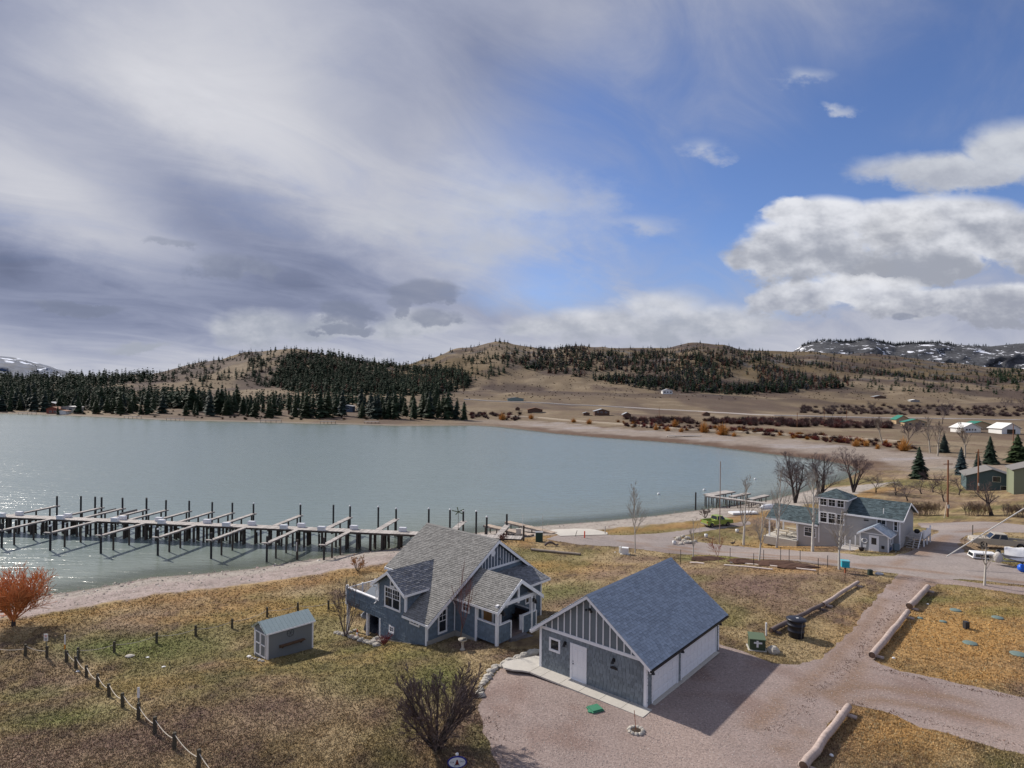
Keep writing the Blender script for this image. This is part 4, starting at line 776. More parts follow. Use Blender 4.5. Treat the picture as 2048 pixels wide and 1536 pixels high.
# ------------------------------------------------------------------ piers
M_PLANK = mat('weathered_plank', (.42, .385, .355), .85, .2, 3, island=.25); M_PILE = mat('dark_piling', (.068, .056, .047), .85, .35, 5, bump=.4, bscale=20, stretch=(1, 1, .3))
M_BOXW = mat('white_dock_box', (.72, .73, .75), .4, .05, 2); M_CAPW = mat('white_cap', (.75, .75, .75), .5, 0)
def decking(m, a, b, w, step=.16, th=.05):
    d = unit(b-a); L = np.linalg.norm(b-a); n = int(L/step); s = unit(np.cross(d, Zv))
    for i in range(n): q = a+d*(i+.5)*step; j = rng.uniform(-.04, .04); m.bar(q-s*(w/2+j), q+s*(w/2-j), step*.86, th)
def build_pier():
    ZD = -3.0; dx = unit((.991, -.131, 0)); dy = V3(.131, .991, 0); o = V3(-32.1, 91.3, ZD); f = lambda a, b, z=ZD: V3(*(o+dx*a+dy*b)[:2], z)
    pr = thing('pier', f(32, 0), 'long weathered wooden pier with side fingers and dark pilings', 'pier')
    A0, A1 = -72, 34.2
    pc(pr, 'decking', M_PLANK, lambda m: decking(m, f(A0, 0), f(A1, 0), 2.0, .19)).o['kind'] = 'stuff'
    for b in (-.9, 0, .9): pc(pr, 'stringer', M_PILE, lambda m: m.bar(f(A0, b, ZD-.16), f(A1, b, ZD-.16), .12, .24))
    k = 0; a = A0+.6
    while a < 33:
        gzv = gz(*f(a, 0)[:2])
        for j, b in enumerate((-.95, -.45, .05, .55, .95)):
            if rng.random() < .12: continue
            p = f(a+rng.uniform(-.5, .5), b); hgt = ZD-.28 if rng.random() < .8 else ZD-rng.uniform(.4, 1.0)
            pc(pr, 'piling', M_PILE, lambda m: m.tube([V3(p[0], p[1], min(gz(p[0], p[1]), -6)-.5), V3(p[0]+rng.uniform(-.08, .08), p[1], hgt)], [.17, .15], 7))
        pc(pr, 'crossbeam', M_PILE, lambda m: m.bar(f(a, -1.0, ZD-.36), f(a, 1.0, ZD-.36), .2, .16)); a += 2.05 if k % 2 else 2.0; k += 1
    mooring = mat('dark_mooring_pile', (.035, .034, .036), .8, .25, 5)
    def finger(a, sg, L, w=.62, tallend=True, cap=False, extra=True, skew=0.0):
        s, e = f(a, sg*1.0), f(a+skew, sg*(1.0+L)); z = ZD+.02
        fg = pc(pr, 'finger_walkway', M_PLANK, lambda m: decking(m, V3(*s[:2], z), V3(*e[:2], z), w, .2, .06)); fg.o['kind'] = 'stuff'
        for q in (-.24, .24): pc(fg, 'stringer', mat('grey_plank_edge', (.22, .20, .19), .85, .2, 3), lambda m: m.bar(V3(*s[:2], z-.12)+dx*q, V3(*e[:2], z-.12)+dx*q, .08, .17))
        for r_ in ((.45, .8) if sg > 0 else (.4, .72)):
            p = s+(e-s)*(r_+rng.uniform(-.05, .05))+dx*.2; pc(fg, 'leg', M_PILE, lambda m: m.tube([V3(p[0], p[1], min(gz(p[0], p[1]), -5)-.5), V3(p[0], p[1], ZD-.1)], .13, 6))
        p = e-dy*sg*.35-dx*.05; top = ZD+(1.75 if sg > 0 else 1.0)+rng.uniform(-.1, .15)
        mp_ = pc(pr, 'mooring_pile', mooring, lambda m: m.tube([V3(p[0], p[1], min(gz(p[0], p[1]), -5)-.5), V3(p[0]+rng.uniform(-.08, .08), p[1], top)], .15, 8))
        if cap: pc(mp_, 'pile_cap', M_CAPW, lambda m: m.lathe((p[0], p[1], top-.02), [(.17, 0), (.17, .12), (.03, .25)], 8))
        if sg < 0: pc(fg, 'end_board', M_PLANK, lambda m: m.bar(V3(*e[:2], z+.06)-dx*.6, V3(*e[:2], z+.06)+dx*.35, .3, .1))
    for i, x in enumerate((-74.5, -66.4, -58.1, -49.6, -41.4, -33.1, -25.1)):
        ea = (x+32.1+.131*8)/.991-.6; finger(ea+.6, -1, 8.0+.2*(i % 3), .62 if i < 5 else .7, cap=i in (1, 3), skew=-.15)
    for i, x in enumerate((-80.7, -72, -67.9, -63.4, -59.8, -55.4, -51.2, -47.5, -43.6, -35.3, -26.7, -18.8)):
        ea = (x+32.1-.131*9)/.991; finger(ea-.2, 1, 8.3, .6 if i < 8 else .72+.08*(i-8), cap=i > 7, skew=.25)
    finger(23.2, 1, 8.4, 1.0, cap=True, skew=.3); finger(30.5, 1, 7.0, .9, skew=.3)
    for a, b in ((-46.4, 9.9), (-33.4, 9.7), (-2.4+3.5, 9.6), (9.0, 9.4), (17.6, 9.4), (21.2, 9.2), (25.6, 8.9), (28.0, 5), (-49.9+6.5, 9.7)):
        p = f(a, b); t_ = ZD+1.7+rng.uniform(-.1, .2); q = pc(pr, 'mooring_pile', mooring, lambda m: m.tube([V3(p[0], p[1], -8.5), V3(p[0], p[1], t_)], .15, 8))
        if a > 5: pc(q, 'pile_cap', M_CAPW, lambda m: m.lathe((p[0], p[1], t_-.02), [(.17, 0), (.17, .12), (.03, .25)], 8))
    # two slabs of loose dock propped on the far fingers
    for a in (-39.6, -35.5): pc(pr, 'skirt_board', mat('grey_plank_edge'), lambda m: m.bar(f(a+.55, 5.5, ZD-.3), f(a+.75, 9.2, ZD-.3), .06, .5))
    spots = [(27, 1052, 1), (68, 1047, 0), (128, 1061, 1), (158, 1052, 0), (235, 1066, 1), (254, 1060, 0), (323, 1064, 0), (333, 1068, 1), (411, 1071, 0), (453, 1077, 1), (500, 1075, 0), (563, 1085, 1), (600, 1079, 0), (637, 1090, 1), (706, 1083, 0), (802, 1089, 0)]
    names = 'near edge', 'far edge'
    spots.sort(); 
    for i, (u, v, near) in enumerate(spots):
        p = f(0, 0); a_ = (W(u, v-24, -3.0)[0]+32.1)/.991; c = f(a_, -.75 if near else .75)
        g_ = thing('dock_box', c, '', 'dock box', 'white dock boxes along the pier')
        side = 'near' if near else 'far'; k = sum(1 for q in spots[:i+1] if q[2] == near); n_ = sum(1 for q in spots if q[2] == near)
        g_.o['label'] = f'white lidded dock box on the {side} edge of the pier, {["first","second","third","fourth","fifth","sixth","seventh","eighth","ninth","tenth"][k-1]} from the left'
        pc(g_, 'body', M_BOXW, lambda m: m.hexa([c+dx*x*.55+dy*y*.26+Zv*z for z in (0.03, .5) for x, y in ((-1, -1), (1, -1), (1, 1), (-1, 1))]))
        pc(g_, 'lid', M_BOXW, lambda m: m.hexa([c+dx*x*(.62-.1*k2)+dy*y*(.32-.08*k2)+Zv*z for k2, z in ((0, .5), (1, .62)) for x, y in ((-1, -1), (1, -1), (1, 1), (-1, 1))]))
    # notice board post at the shore end of the sixth finger
    p = G(594, 1121); q = thing('marker_post', p, 'piling with a white vertical board standing at the waterline', 'post'); pc(q, 'pile', M_PILE, lambda m: m.tube([p-Zv*.5, p+Zv*2.9], .16, 8)); pc(q, 'board', M_CAPW, lambda m: m.bar(p+V3(0, -.2, 1.35), p+V3(0, -.2, 2.6), .04, .32, (0, 1, 0)))
    return f
PF = build_pier()
def trestle(name, pts, ws, zs, label, legs=True, m=None, zleg=None):
    P = [V3(*W(u, v, z)) for (u, v), z in zip(pts, zs)]; t = thing(name, P[0], label, 'dock'); m = m or M_PLANK
    for i in range(0, len(P)-1, 2):
        a, b = P[i], P[i+1]; g_ = pc(t, 'walkway', m, lambda q: decking(q, a, b, ws[i//2], .24, .09)); g_.o['kind'] = 'stuff'; s = unit(np.cross(unit(b-a), Zv)); L = np.linalg.norm(b-a); n = max(2, int(L/2.2))
        for sg in (-1, 1): pc(g_, 'stringer', mat('grey_plank_edge'), lambda q: q.bar(a+s*sg*ws[i//2]*.45-Zv*.14, b+s*sg*ws[i//2]*.45-Zv*.14, .1, .2))
        for k in range(n):
            for sg in (-1, 1):
                p = a+(b-a)*(k+.15)/(n-.3 if n > 1 else 1)+s*sg*ws[i//2]*.4; bz = gz(p[0], p[1])-.3
                if p[2]-.2 > bz+.2: pc(t, 'leg', M_PILE, lambda q: q.tube([V3(p[0], p[1], bz), p-Zv*.1], .1, 6))
    return t
trestle('gangway', [(972, 1050), (1062, 1070)], [1.3], [-3.3, -3.0], 'lowered wooden gangway beside the boat ramp, left of two', m=mat('tan_plank', (.42, .34, .27), .85, .2, 3, island=.2))
trestle('ramp_dock', [(1014, 1043), (1110, 1066)], [1.2], [-3.2, -3.2], 'narrow wooden ramp dock reaching from the boat ramp, right of two', m=mat('tan_plank'))
trestle('swim_dock', [(1412, 991), (1560, 1010), (1416, 990), (1462, 982), (1462, 993), (1497, 986), (1500, 998), (1534, 990)], [1.3, 2.4, 1.2, 1.2], [-3.2, -2.9, -3.2, -3.2, -3.15, -3.15, -3.05, -3.05], 'private wooden dock with three side arms left of the bare cottonwoods')
# ------------------------------------------------------------------ grey two-storey house with its cabin
def build_grey_house():
    e1 = unit((-.72, .694, 0)); e2 = V3(e1[1], -e1[0], 0); A = W(1500+780/5.689, 960+690/5.689, -1.2); f = Fr(A, -e1, e2); N = -f.b; E = f.a; X = f.a
    h = thing('grey_house', f.p(4, 3, -1.2), 'light grey two storey house with blue grey roof and covered porch', 'house'); mw = mat('light_grey_siding', (.40, .385, .375), .8, .06, 4, bump=.35, bscale=1, dist=.03, stretch=(.2, .2, 14)); mr = M_ROOFD
    zb = -2.4; dep = 7.6; mid = 3.8; ze = 2.95; zr = 4.5
    pc(h, 'wall', mw, lambda m: (f.box(m, 0, 9.2, 0, dep, zb, ze), m.prism([f.p(0, 0, ze), f.p(0, dep, ze), f.p(0, mid, zr)], f.a*9.2)) and None)
    pc(h, 'tower_wall', mw, lambda m: f.box(m, 0, 3.25, -.05, 3.2, ze-3, 4.7)); pc(h, 'porch_wing_wall', mw, lambda m: f.box(m, -2.6, 0, 0, 5.5, zb, .85))
    for sg in (0, 1):
        t0 = -.42 if sg == 0 else dep+.42; zz = ze-.1+.04
        roof_slab(h, [f.p(-.1 if sg else 2.9, t0, zz), f.p(9.62, t0, zz), f.p(9.62, mid, zr+.1), f.p(-.1 if sg else 2.9, mid, zr+.1)], .12, mr, w=.4, h=.2)
    pc(h, 'fascia', M_WHITE, lambda m: f.box(m, 2.95, 9.62, -.5, -.43, ze-.2, ze+.0))
    for t0 in (-.45, dep+.45): pc(h, 'barge_board', M_WHITE, lambda m: m.prism([f.p(9.63, t0, ze-.05), f.p(9.63, mid, zr+.1), f.p(9.63, mid, zr-.12), f.p(9.63, t0, ze-.27)], f.a*.05))
    c = [f.p(-.35, -.45, 4.72), f.p(3.6, -.45, 4.72), f.p(3.6, 3.6, 4.72), f.p(-.35, 3.6, 4.72)]; ap = f.p(1.6, 1.6, 5.7)
    for i in range(4): roof_slab(h, [c[i], c[(i+1) % 4], ap], .08, mr, w=.4, h=.2)
    pc(h, 'eave_trim', M_WHITE, lambda m: f.box(m, -.36, 3.61, -.46, 3.61, 4.5, 4.66))
    roof_slab(h, [f.p(-6.75, -.4, .95), f.p(.05, -.4, .95), f.p(.05, 3.0, 2.5), f.p(-6.75, 3.0, 2.5)], .12, mr, w=.4, h=.2); roof_slab(h, [f.p(-6.75, 6.2, .95), f.p(.0, 6.2, .95), f.p(0, 3.0, 2.5), f.p(-6.75, 3.0, 2.5)], .12, mr, w=.4, h=.2)
    pc(h, 'fascia', M_WHITE, lambda m: f.box(m, -6.8, 0, -.48, -.41, .72, .92)); pc(h, 'porch_floor', M_CONC, lambda m: f.box(m, -7.0, -2.6, -.6, 5.6, zb-.3, -1.62))
    for s, t in ((-6.4, 0), (-2.65, -.02), (-6.4, 2.7), (-4.5, 5.3), (-2.9, 5.3), (-6.4, 5.3)): pc(h, 'porch_post', M_WHITE, lambda m: f.box(m, s-.09, s+.09, t-.09, t+.09, -1.62, .8))
    O = f.p(0, 0, 0); Ot = f.p(0, -.05, 0)
    for k in range(3): window(h, Ot, X, Zv, N, .08+k*1.03, 3.5, .95, 1.18, 2, 2, 1, .1); window(h, Ot, X, Zv, N, .1+k*1.0, 1.27, .97, 1.44, 2, 2, 1, .1)
    window(h, O, X, Zv, N, -1.85, -.9, 1.55, 1.3, 3, 2, 1, .1); window(h, O, X, Zv, N, 6.7, 1.5, 1.05, 1.25, 2, 1, 1, .1); window(h, O, X, Zv, N, 8.5, 1.5, .5, 1.3, 1, 1, 1, .09)
    for s in (-.03, 9.1): pc(h, 'corner_board', M_WHITE, lambda m: f.box(m, s, s+.13, -.08, .06, -1.4, 4.5 if s < 1 else 2.8))
    pc(h, 'vent_pipe', M_CAPW, lambda m: m.tube([f.p(7.3, .7, 3.1), f.p(7.3, .7, 4.0)], .05, 6)); pc(h, 'wall_lamp', M_METAL, lambda m: f.box(m, 5.3, 5.8, -.1, 0, 2.3, 2.42))
    # side deck with stair
    pc(h, 'deck_floor', M_PLANK, lambda m: f.box(m, 9.2, 11.2, 3.2, 7.4, .35, .5))
    for s, t in ((11.1, 3.3), (11.1, 5.3), (11.1, 7.3)): pc(h, 'deck_post', M_WHITE, lambda m: f.box(m, s-.07, s+.07, t-.07, t+.07, zb, 1.5))
    pc(h, 'deck_railing', M_WHITE, lambda m: f.box(m, 11.14, 11.19, 3.3, 7.3, .55, 1.4)); pc(h, 'deck_skirt', M_WHITE, lambda m: f.box(m, 11.12, 11.18, 3.3, 7.3, -1.3, -1.0))
    st = pc(h, 'stair_stringer', M_PLANK, lambda m: m.bar(f.p(10.2, .6, -1.4), f.p(10.2, 3.2, .4), .08, .3))
    for k in range(8): pc(h, 'stair_tread', M_PLANK, lambda m: f.box(m, 9.5, 10.9, .7+k*.32, 1.0+k*.32, -1.25+k*.22, -1.2+k*.22))
    pc(h, 'stair_rail', M_WHITE, lambda m: m.bar(f.p(10.95, .6, -.3), f.p(10.95, 3.2, 1.45), .06, .08)); pc(h, 'grill', M_METAL, lambda m: m.ball(f.p(10.2, 4.2, 1.1), (.35, .3, .3), 8, 6))
    # picnic tables under the porch roof
    for i, (s, t) in enumerate(((-5.2, 1.2), (-4.4, 3.6))):
        q = thing('picnic_table', f.p(s, t, -1.62), ['pale picnic table at the near side of the covered porch', 'pale picnic table at the far side of the covered porch'][i], 'table', 'picnic tables on the porch'); mp = mat('pale_wood', (.52, .45, .35), .8, .15, 4)
        pc(q, 'tabletop', mp, lambda m: f.box(m, s-.95, s+.95, t-.38, t+.38, -.9, -.85))
        for d in (-.72, .72): pc(q, 'bench', mp, lambda m: f.box(m, s-.95, s+.95, t+d-.13, t+d+.13, -1.18, -1.14))
        for d in (-.7, .7): pc(q, 'leg', mp, lambda m: f.box(m, s+d-.04, s+d+.04, t-.7, t+.7, -1.24, -1.18)); pc(q, 'leg', mp, lambda m: f.box(m, s+d-.04, s+d+.04, t-.06, t+.06, -1.62, -.9))
    # cabin
    C = V3(45.05, 71.47, 0); g = Fr(C, -e1, e2); cb = thing('cabin', g.p(-1.5, 1.4, -1), 'tiny grey cabin with white door and life ring in front of the grey house', 'cabin'); mc = mat('cabin_siding', (.37, .38, .40), .8, .06, 4, bump=.4, bscale=1, stretch=(9, 9, .1))
    w, l, b0, e0, a0 = 3.05, 2.75, -.85, 1.36, 2.2
    pc(cb, 'wall', mc, lambda m: (g.box(m, -w, 0, 0, l, b0-.3, e0), m.prism([g.p(-w, 0, e0), g.p(0, 0, e0), g.p(-w/2, 0, a0)], g.b*l)) and None)
    for sg in (-1, 1): roof_slab(cb, [g.p(-w/2+sg*1.78, -.35, e0-.12), g.p(-w/2+sg*1.78, l+.1, e0-.12), g.p(-w/2, l+.1, a0+.1), g.p(-w/2, -.35, a0+.1)], .08, M_ROOFG, w=.35, h=.18)
    for sg in (-1, 1): pc(cb, 'barge_board', M_WHITE, lambda m: m.prism([g.p(-w/2+sg*1.8, -.4, e0-.13), g.p(-w/2, -.4, a0+.1), g.p(-w/2, -.4, a0-.06), g.p(-w/2+sg*1.8, -.4, e0-.29)], g.b*.05)); pc(cb, 'fascia', M_WHITE, lambda m: g.box(m, -w/2+sg*1.79-.02, -w/2+sg*1.79+.02, -.35, l, e0-.3, e0-.16))
    pc(cb, 'frieze_board', M_WHITE, lambda m: g.box(m, -w, 0, -.03, 0, e0-.05, e0+.06))
    for s in (-w-.02, -.1): pc(cb, 'corner_board', M_WHITE, lambda m: g.box(m, s, s+.12, -.04, .08, b0-.2, e0-.05))
    d = pc(cb, 'door', M_DOORW, lambda m: g.box(m, -1.95, -1.12, -.04, 0, b0, b0+1.92)); pc(d, 'pane', M_GLASS, lambda m: g.box(m, -1.8, -1.27, -.05, -.04, b0+.95, b0+1.75)); pc(cb, 'door_frame', M_WHITE, lambda m: (g.box(m, -2.07, -1.95, -.05, 0, b0, b0+2.02), g.box(m, -1.12, -1.0, -.05, 0, b0, b0+2.02), g.box(m, -1.95, -1.12, -.05, 0, b0+1.92, b0+2.02)) and None)
    rc = g.p(-2.5, -.1, .42); pc(cb, 'life_ring', M_CAPW, lambda m: m.tube([rc+g.a*.27*math.cos(k*.524)+Zv*.27*math.sin(k*.524) for k in range(13)], .075, 6), True)
    pc(cb, 'notice', M_CAPW, lambda m: g.box(m, -2.7, -2.35, -.03, 0, -.45, -.1)); pc(cb, 'letter_box', M_METAL, lambda m: g.box(m, -.72, -.45, -.12, 0, -.25, .1))
    window(cb, g.p(0, 0, 0), g.b, Zv, g.a, .85, .15, .95, 1.15, 2, 1, 1, .1); pc(cb, 'blue_board', mat('blue_board', (.05, .1, .25), .5, 0), lambda m: g.box(m, 0, .03, .5, 1.5, -.5, -.15))
    dk = thing('entrance_deck', g.p(-3, -.5, -1.2), 'low wooden entrance deck around the tiny cabin', 'deck')
    pc(dk, 'boards', M_PLANK, lambda m: g.box(m, -5.2, .2, -1.0, -.02, -1.15, -.87)); pc(dk, 'boards', M_PLANK, lambda m: g.box(m, -5.2, -3.07, -.02, 2.4, -1.15, -.87)); pc(dk, 'step', M_CAPW, lambda m: g.box(m, -3.4, .0, -1.4, -1.02, -1.3, -1.02))
    for s, t in ((-5.1, -.9), (-3.9, -.9), (-5.1, .4), (-5.1, 1.5), (-4.1, 2.2)): pc(dk, 'railing_post', M_WHITE, lambda m: g.box(m, s-.06, s+.06, t-.06, t+.06, -.87, .35))
    p = g.p(-2.75, -.55, -.86); q = thing('flower_pot', p, 'dark flower pot left of the cabin door', 'pot'); pc(q, 'pot', mat('dark_pot', (.06, .05, .055), .6, .1), lambda m: m.lathe(p, [(.2, 0), (.32, .42), (.34, .45), (.28, .45), (.27, .38)], 12), True); pc(q, 'soil', mat('soil', (.05, .035, .025), .95, .3), lambda m: m.lathe(p+Zv*.36, [(.27, 0), (.02, .03)], 12))
    p = g.p(.6, .9, -.95); q = thing('meter_box', p, 'blue grey utility box on a post beside the cabin', 'box'); pc(q, 'post', M_POST, lambda m: m.bar(p-Zv*.5, p+Zv*.9, .12, .12, (0, 1, 0))); pc(q, 'box', mat('blue_grey_box', (.12, .16, .19), .5, .1), lambda m: m.bar(p+Zv*.6, p+Zv*1.35, .65, .35, (0, 1, 0)))
    p = g.p(.55, -.1, -1.0); q = one('tarp', mat('beige_tarp', (.5, .47, .43), .7, .1), 'crumpled beige sheet leaning at the cabin corner', 'tarp', lambda m: m.prism([p, p+g.b*1.5+Zv*.1, p+g.b*1.1+Zv*.55, p+g.b*.3+Zv*.4], g.a*.12))
build_grey_house()
# ------------------------------------------------------------------ simple buildings
def simple_house(name, p, dirx, w, l, hw, pitch, mw, mr, label, cat='house', ov=.4, wins=(), door=None, base=1.5, trim=None, group=None):
    """gable end faces the viewer: w along dirx, l away from it"""
    dx_ = unit((*dirx, 0)); f = Fr(p, dx_, (-dx_[1], dx_[0])); z = p[2]; a = z+hw+pitch*w/2
    h = thing(name, np.asarray(p), label, cat, group)
    pc(h, 'wall', mw, lambda m: (f.box(m, -w/2, w/2, 0, l, z-base, z+hw), m.prism([f.p(-w/2, 0, z+hw), f.p(w/2, 0, z+hw), f.p(0, 0, a)], f.b*l)) and None)
    for sg in (-1, 1): pc(h, 'roof', mr, lambda m: m.prism([f.p(sg*(w/2+ov), -ov, z+hw-pitch*ov+.05), f.p(0, -ov, a+.05), f.p(0, -ov, a+.05+max(.1, w*.012)), f.p(sg*(w/2+ov), -ov, z+hw-pitch*ov+.05+max(.1, w*.012))], f.b*(l+2*ov)))
    for (x, y, ww, hh) in wins:
        g = pc(h, 'window', trim or M_WHITE, lambda m: f.box(m, x-.08, x+ww+.08, -.06, 0, z+y-.08, z+y+hh+.08)); pc(g, 'pane', M_GLASS, lambda m: f.box(m, x, x+ww, -.075, -.06, z+y, z+y+hh))
    if door: x, ww, hh = door; pc(h, 'door', trim or M_WHITE, lambda m: f.box(m, x, x+ww, -.07, 0, z, z+hh))
    return f
M_TEAL = mat('teal_grey_siding', (.075, .115, .125), .8, .08, 3); M_GRROOF = mat('grey_brown_roof', (.19, .18, .17), .9, .15, 2); M_GREENR = mat('green_metal_roof', (.03, .19, .13), .5, .1, 2); M_WHITEW = mat('white_siding', (.74, .73, .70), .7, .06, 1); M_BROWNW = mat('brown_wood_wall', (.12, .07, .05), .85, .2, 1); M_TINR = mat('tin_roof', (.36, .37, .38), .5, .2, 1); M_TANW = mat('tan_wall', (.45, .33, .2), .8, .1, 1); M_RUST = mat('rust_roof', (.24, .10, .05), .8, .2, 1); M_BLUEW = mat('slate_blue_wall', (.08, .11, .16), .8, .1)
pt = G(1984, 981); simple_house('teal_house', pt, (.854, -.52), 9.2, 10, 2.9, .37, M_TEAL, M_GRROOF, 'teal grey house with low gable and one white window at the right', wins=[(.1, 2.0, 1.3, 1.1), (1.5, .3, 1.4, .8)], trim=mat('cream_trim', (.6, .58, .5), .6, 0))
p = G(2085, 985); simple_house('olive_house', p, (.854, -.52), 9, 8, 4.2, .35, mat('olive_siding', (.2, .22, .15), .8, .1), M_GRROOF, 'olive house cut by the right edge beside the teal house')
FARB = [('farm_house', 1806, 848, (1, -.1), 9, 7, 3.2, .6, M_TANW, M_GREENR, 'tan farmhouse with steep green roof, left of the two green roofs', [(-2.5, 1.2, 1.2, 1.2), (1, 1.2, 1.2, 1.2)]),
 ('ranch_house', 1832, 853, (1, -.3), 13, 8, 2.7, .3, M_TANW, M_GREENR, 'long tan ranch house with green roof beside the steep farmhouse', [(-4, 1, 1.5, 1.1), (0, 1, 1.5, 1.1), (3.5, 1, 1.2, 1.1)]),
 ('white_barn', 1943, 865, (1, .1), 11, 8, 2.6, .45, M_WHITEW, M_WHITEW, 'white barn with dark windows behind the spruces', [(-3.4, 1, 1, 1), (-1.7, 1, 1, 1), (0, 1, 1, 1), (1.7, 1, 1, 1)]),
 ('green_roof_shed', 1962, 859, (1, .1), 15, 6, 2.6, .28, M_TANW, M_GREENR, 'shed with wide green roof right behind the white barn', []),
 ('white_garage', 2022, 868, (1, .1), 11, 8, 3.0, .5, M_WHITEW, M_WHITEW, 'white garage with dark opening near the right edge', [(-2.5, .1, 5, 2.4)]),
 ('barn', 1204, 831, (1, 0), 12, 9, 3.4, .3, M_BROWNW, M_TINR, 'two storey brown barn with tin roof on the far flat', [(-4, 2.2, 1.3, .9), (-1, 2.2, 1.3, .9), (2.5, 2.2, 1.3, .9)]),
 ('small_shed', 1173, 831, (1, 0), 5, 4, 2.0, .3, M_BROWNW, M_TINR, 'small dark shed just left of the brown barn', []),
 ('small_barn', 1254, 835, (1, 0), 6, 5, 2.4, .5, M_BROWNW, M_TINR, 'small tin roofed barn right of the brown barn', []),
 ('long_barn', 1070, 824, (1, 0), 13, 6, 2.0, .25, M_BROWNW, M_RUST, 'low rust roofed barn below the highway', []),
 ('tiny_shed', 1035, 821, (1, 0), 4, 4, 2.0, .6, M_BROWNW, M_BROWNW, 'tiny brown shed left of the rust roofed barn', []),
 ('metal_shed', 1031, 802, (1, .05), 20, 8, 3.0, .15, mat('green_grey_metal', (.2, .27, .26), .5, .1), M_TINR, 'long grey green metal shed above the highway', []),
 ('hill_house', 1335, 788, (1, 0), 16, 10, 5, .4, M_WHITEW, M_TINR, 'white two storey house alone on the hillside', [(-6, 2, 3, 2), (-1, 2, 2.4, 2), (3.5, 2, 3, 2)]),
 ('grey_hut', 1413, 832, (1, 0), 6, 4, 2, .5, M_BROWNW, M_BROWNW, 'dark hut by the scrub under the highway', []),
 ('shore_house', 137, 826, (1, 0), 14, 9, 5.2, .12, mat('grey_board_wall', (.3, .29, .28), .8, .1), M_WHITEW, 'flat white roofed house on the far left shore', [(-5, 2.6, 3, 1.4), (0, 2.6, 3, 1.4)]),
 ('boat_house', 122, 829, (1, 0), 8, 6, 3, .2, M_WHITEW, M_RUST, 'white boathouse with orange roof at the far left waterline', []),
 ('red_cabin', 105, 827, (1, 0), 11, 8, 4, .35, mat('red_wall', (.22, .07, .05), .8, .1), M_RUST, 'red cabin left of the white roofed shore house', [(-3, 1, 2, 1.3), (1, 1, 2, 1.3)]),
 ('domed_house', 98, 815, (1, 0), 13, 9, 4, .25, M_BROWNW, M_TINR, 'pale roofed house among the pines above the red cabin', []),
 ('lodge', 352, 815, (1, .1), 15, 9, 4.6, .25, M_TANW, mat('mint_roof', (.5, .55, .47), .6, .1), 'lodge with pale green roof among the shore pines', [(-5, 1, 3, 1.5), (1, 1, 3, 1.5)]),
 ('blue_house', 690, 824, (1, 0), 13, 9, 5, .15, M_BLUEW, M_TINR, 'dark blue two storey house among the shore pines', [(-3, 2.8, 2.4, 1.2), (1.4, 2.8, 2.4, 1.2), (-1.5, .5, 3, 1.6)]),
 ('brown_house', 590, 829, (1, 0), 12, 8, 3, .3, M_BROWNW, M_GRROOF, 'brown cottage left of the dark blue shore house', [(-3, 1, 2, 1.2), (1, 1, 2, 1.2)]),
 ('white_trailer', 880, 783, (1, 0), 14, 5, 3, .08, M_WHITEW, M_WHITEW, 'white trailer home at the edge of the forested hill', []),
 ('distant_house', 1760, 797, (1, 0), 20, 9, 3, .2, M_BROWNW, M_TINR, 'low dark house beneath the right hand hills', []),
 ('distant_shed', 1830, 804, (1, 0), 14, 6, 2.5, .2, mat('grey_board_wall'), M_WHITEW, 'low white roofed shed beneath the right hand hills', [])]
for (n, u, v, d, w, l, hh, pi_, mw, mr, lb, wi) in FARB:
    p = G(u, v); 
    if p is None: continue
    simple_house(n, p, d, w, l, hh, pi_, mw, mr, lb, 'barn' if 'barn' in n else 'shed' if ('shed' in n or 'hut' in n) else 'house', ov=.6, wins=wi, base=3)
# small far docks
for i, (u, v, w) in enumerate(((545, 845, 14), (658, 847, 10), (745, 846, 10), (1365, 872, 18), (270, 837, 12), (355, 842, 12), (60, 830, 14))):
    p = G(u, v); z = ZW+1.9; t = thing('shore_dock', p, 'small dark dock on the far shore, ' + ['below the brown cottage', 'below the dark blue house', 'right of the dark blue house', 'pale one on the mud flat by orange willows', 'left of the pale green roofed lodge', 'below the pale green roofed lodge', 'near the far left edge'][i], 'dock', 'docks along the far shore')
    pc(t, 'walkway', M_PLANK, lambda m: m.bar(V3(p[0]-w/2, p[1]-4, z), V3(p[0]+w/2, p[1]-2, z), 2, .3))
    for k in range(5): pc(t, 'leg', M_PILE, lambda m: m.tube([V3(p[0]-w/2+w*k/4, p[1]-4+k*.5, -8), V3(p[0]-w/2+w*k/4, p[1]-4+k*.5, z)], .15, 4))
# ------------------------------------------------------------------ distant mountains
def mountain(name, crest, D, front, label, m, foot=None, seed=1, rough=30, n=200, rows=26):
    us = np.linspace(crest[0][0], crest[-1][0], n); vs = np.interp(us, [c[0] for c in crest], [c[1] for c in crest]); V = []; 
    for j in range(rows):
        t = j/(rows-1); Dj = D-front*(1-t); a = rot(us, vs)[0]/F; zc = H-rot(us, vs)[1]/F*D
        z = -20+(zc+20)*(t**.8); X = a*Dj; Yy = np.full(n, Dj)+(fbm(us*.02, us*0+j*.3, 4, seed+5)-.5)*front*.25*np.sin(math.pi*t)
        z = z+(fbm(X*.004+seed, Yy*.012, 5, seed)-.5)*rough*2*math.sin(math.pi*min(t*.9, 1))+(np.abs(fbm(X*.012, Yy*.004, 4, seed+9)-.5))*-rough*1.5*(t < .99)*math.sin(math.pi*t)
        V.append(np.stack([X, Yy, z], 1))
    a = V[-1].copy(); a[:, 1] += front*.6; a[:, 2] = -20; V.append(a)
    V = np.concatenate(V); q = np.arange((rows+1)*n).reshape(rows+1, n); fc = np.stack([q[:-1, :-1], q[:-1, 1:], q[1:, 1:], q[1:, :-1]], 2).reshape(-1, 4)
    kind(mesh_obj(name, V, fc, m, True), 'structure', label, 'mountain')
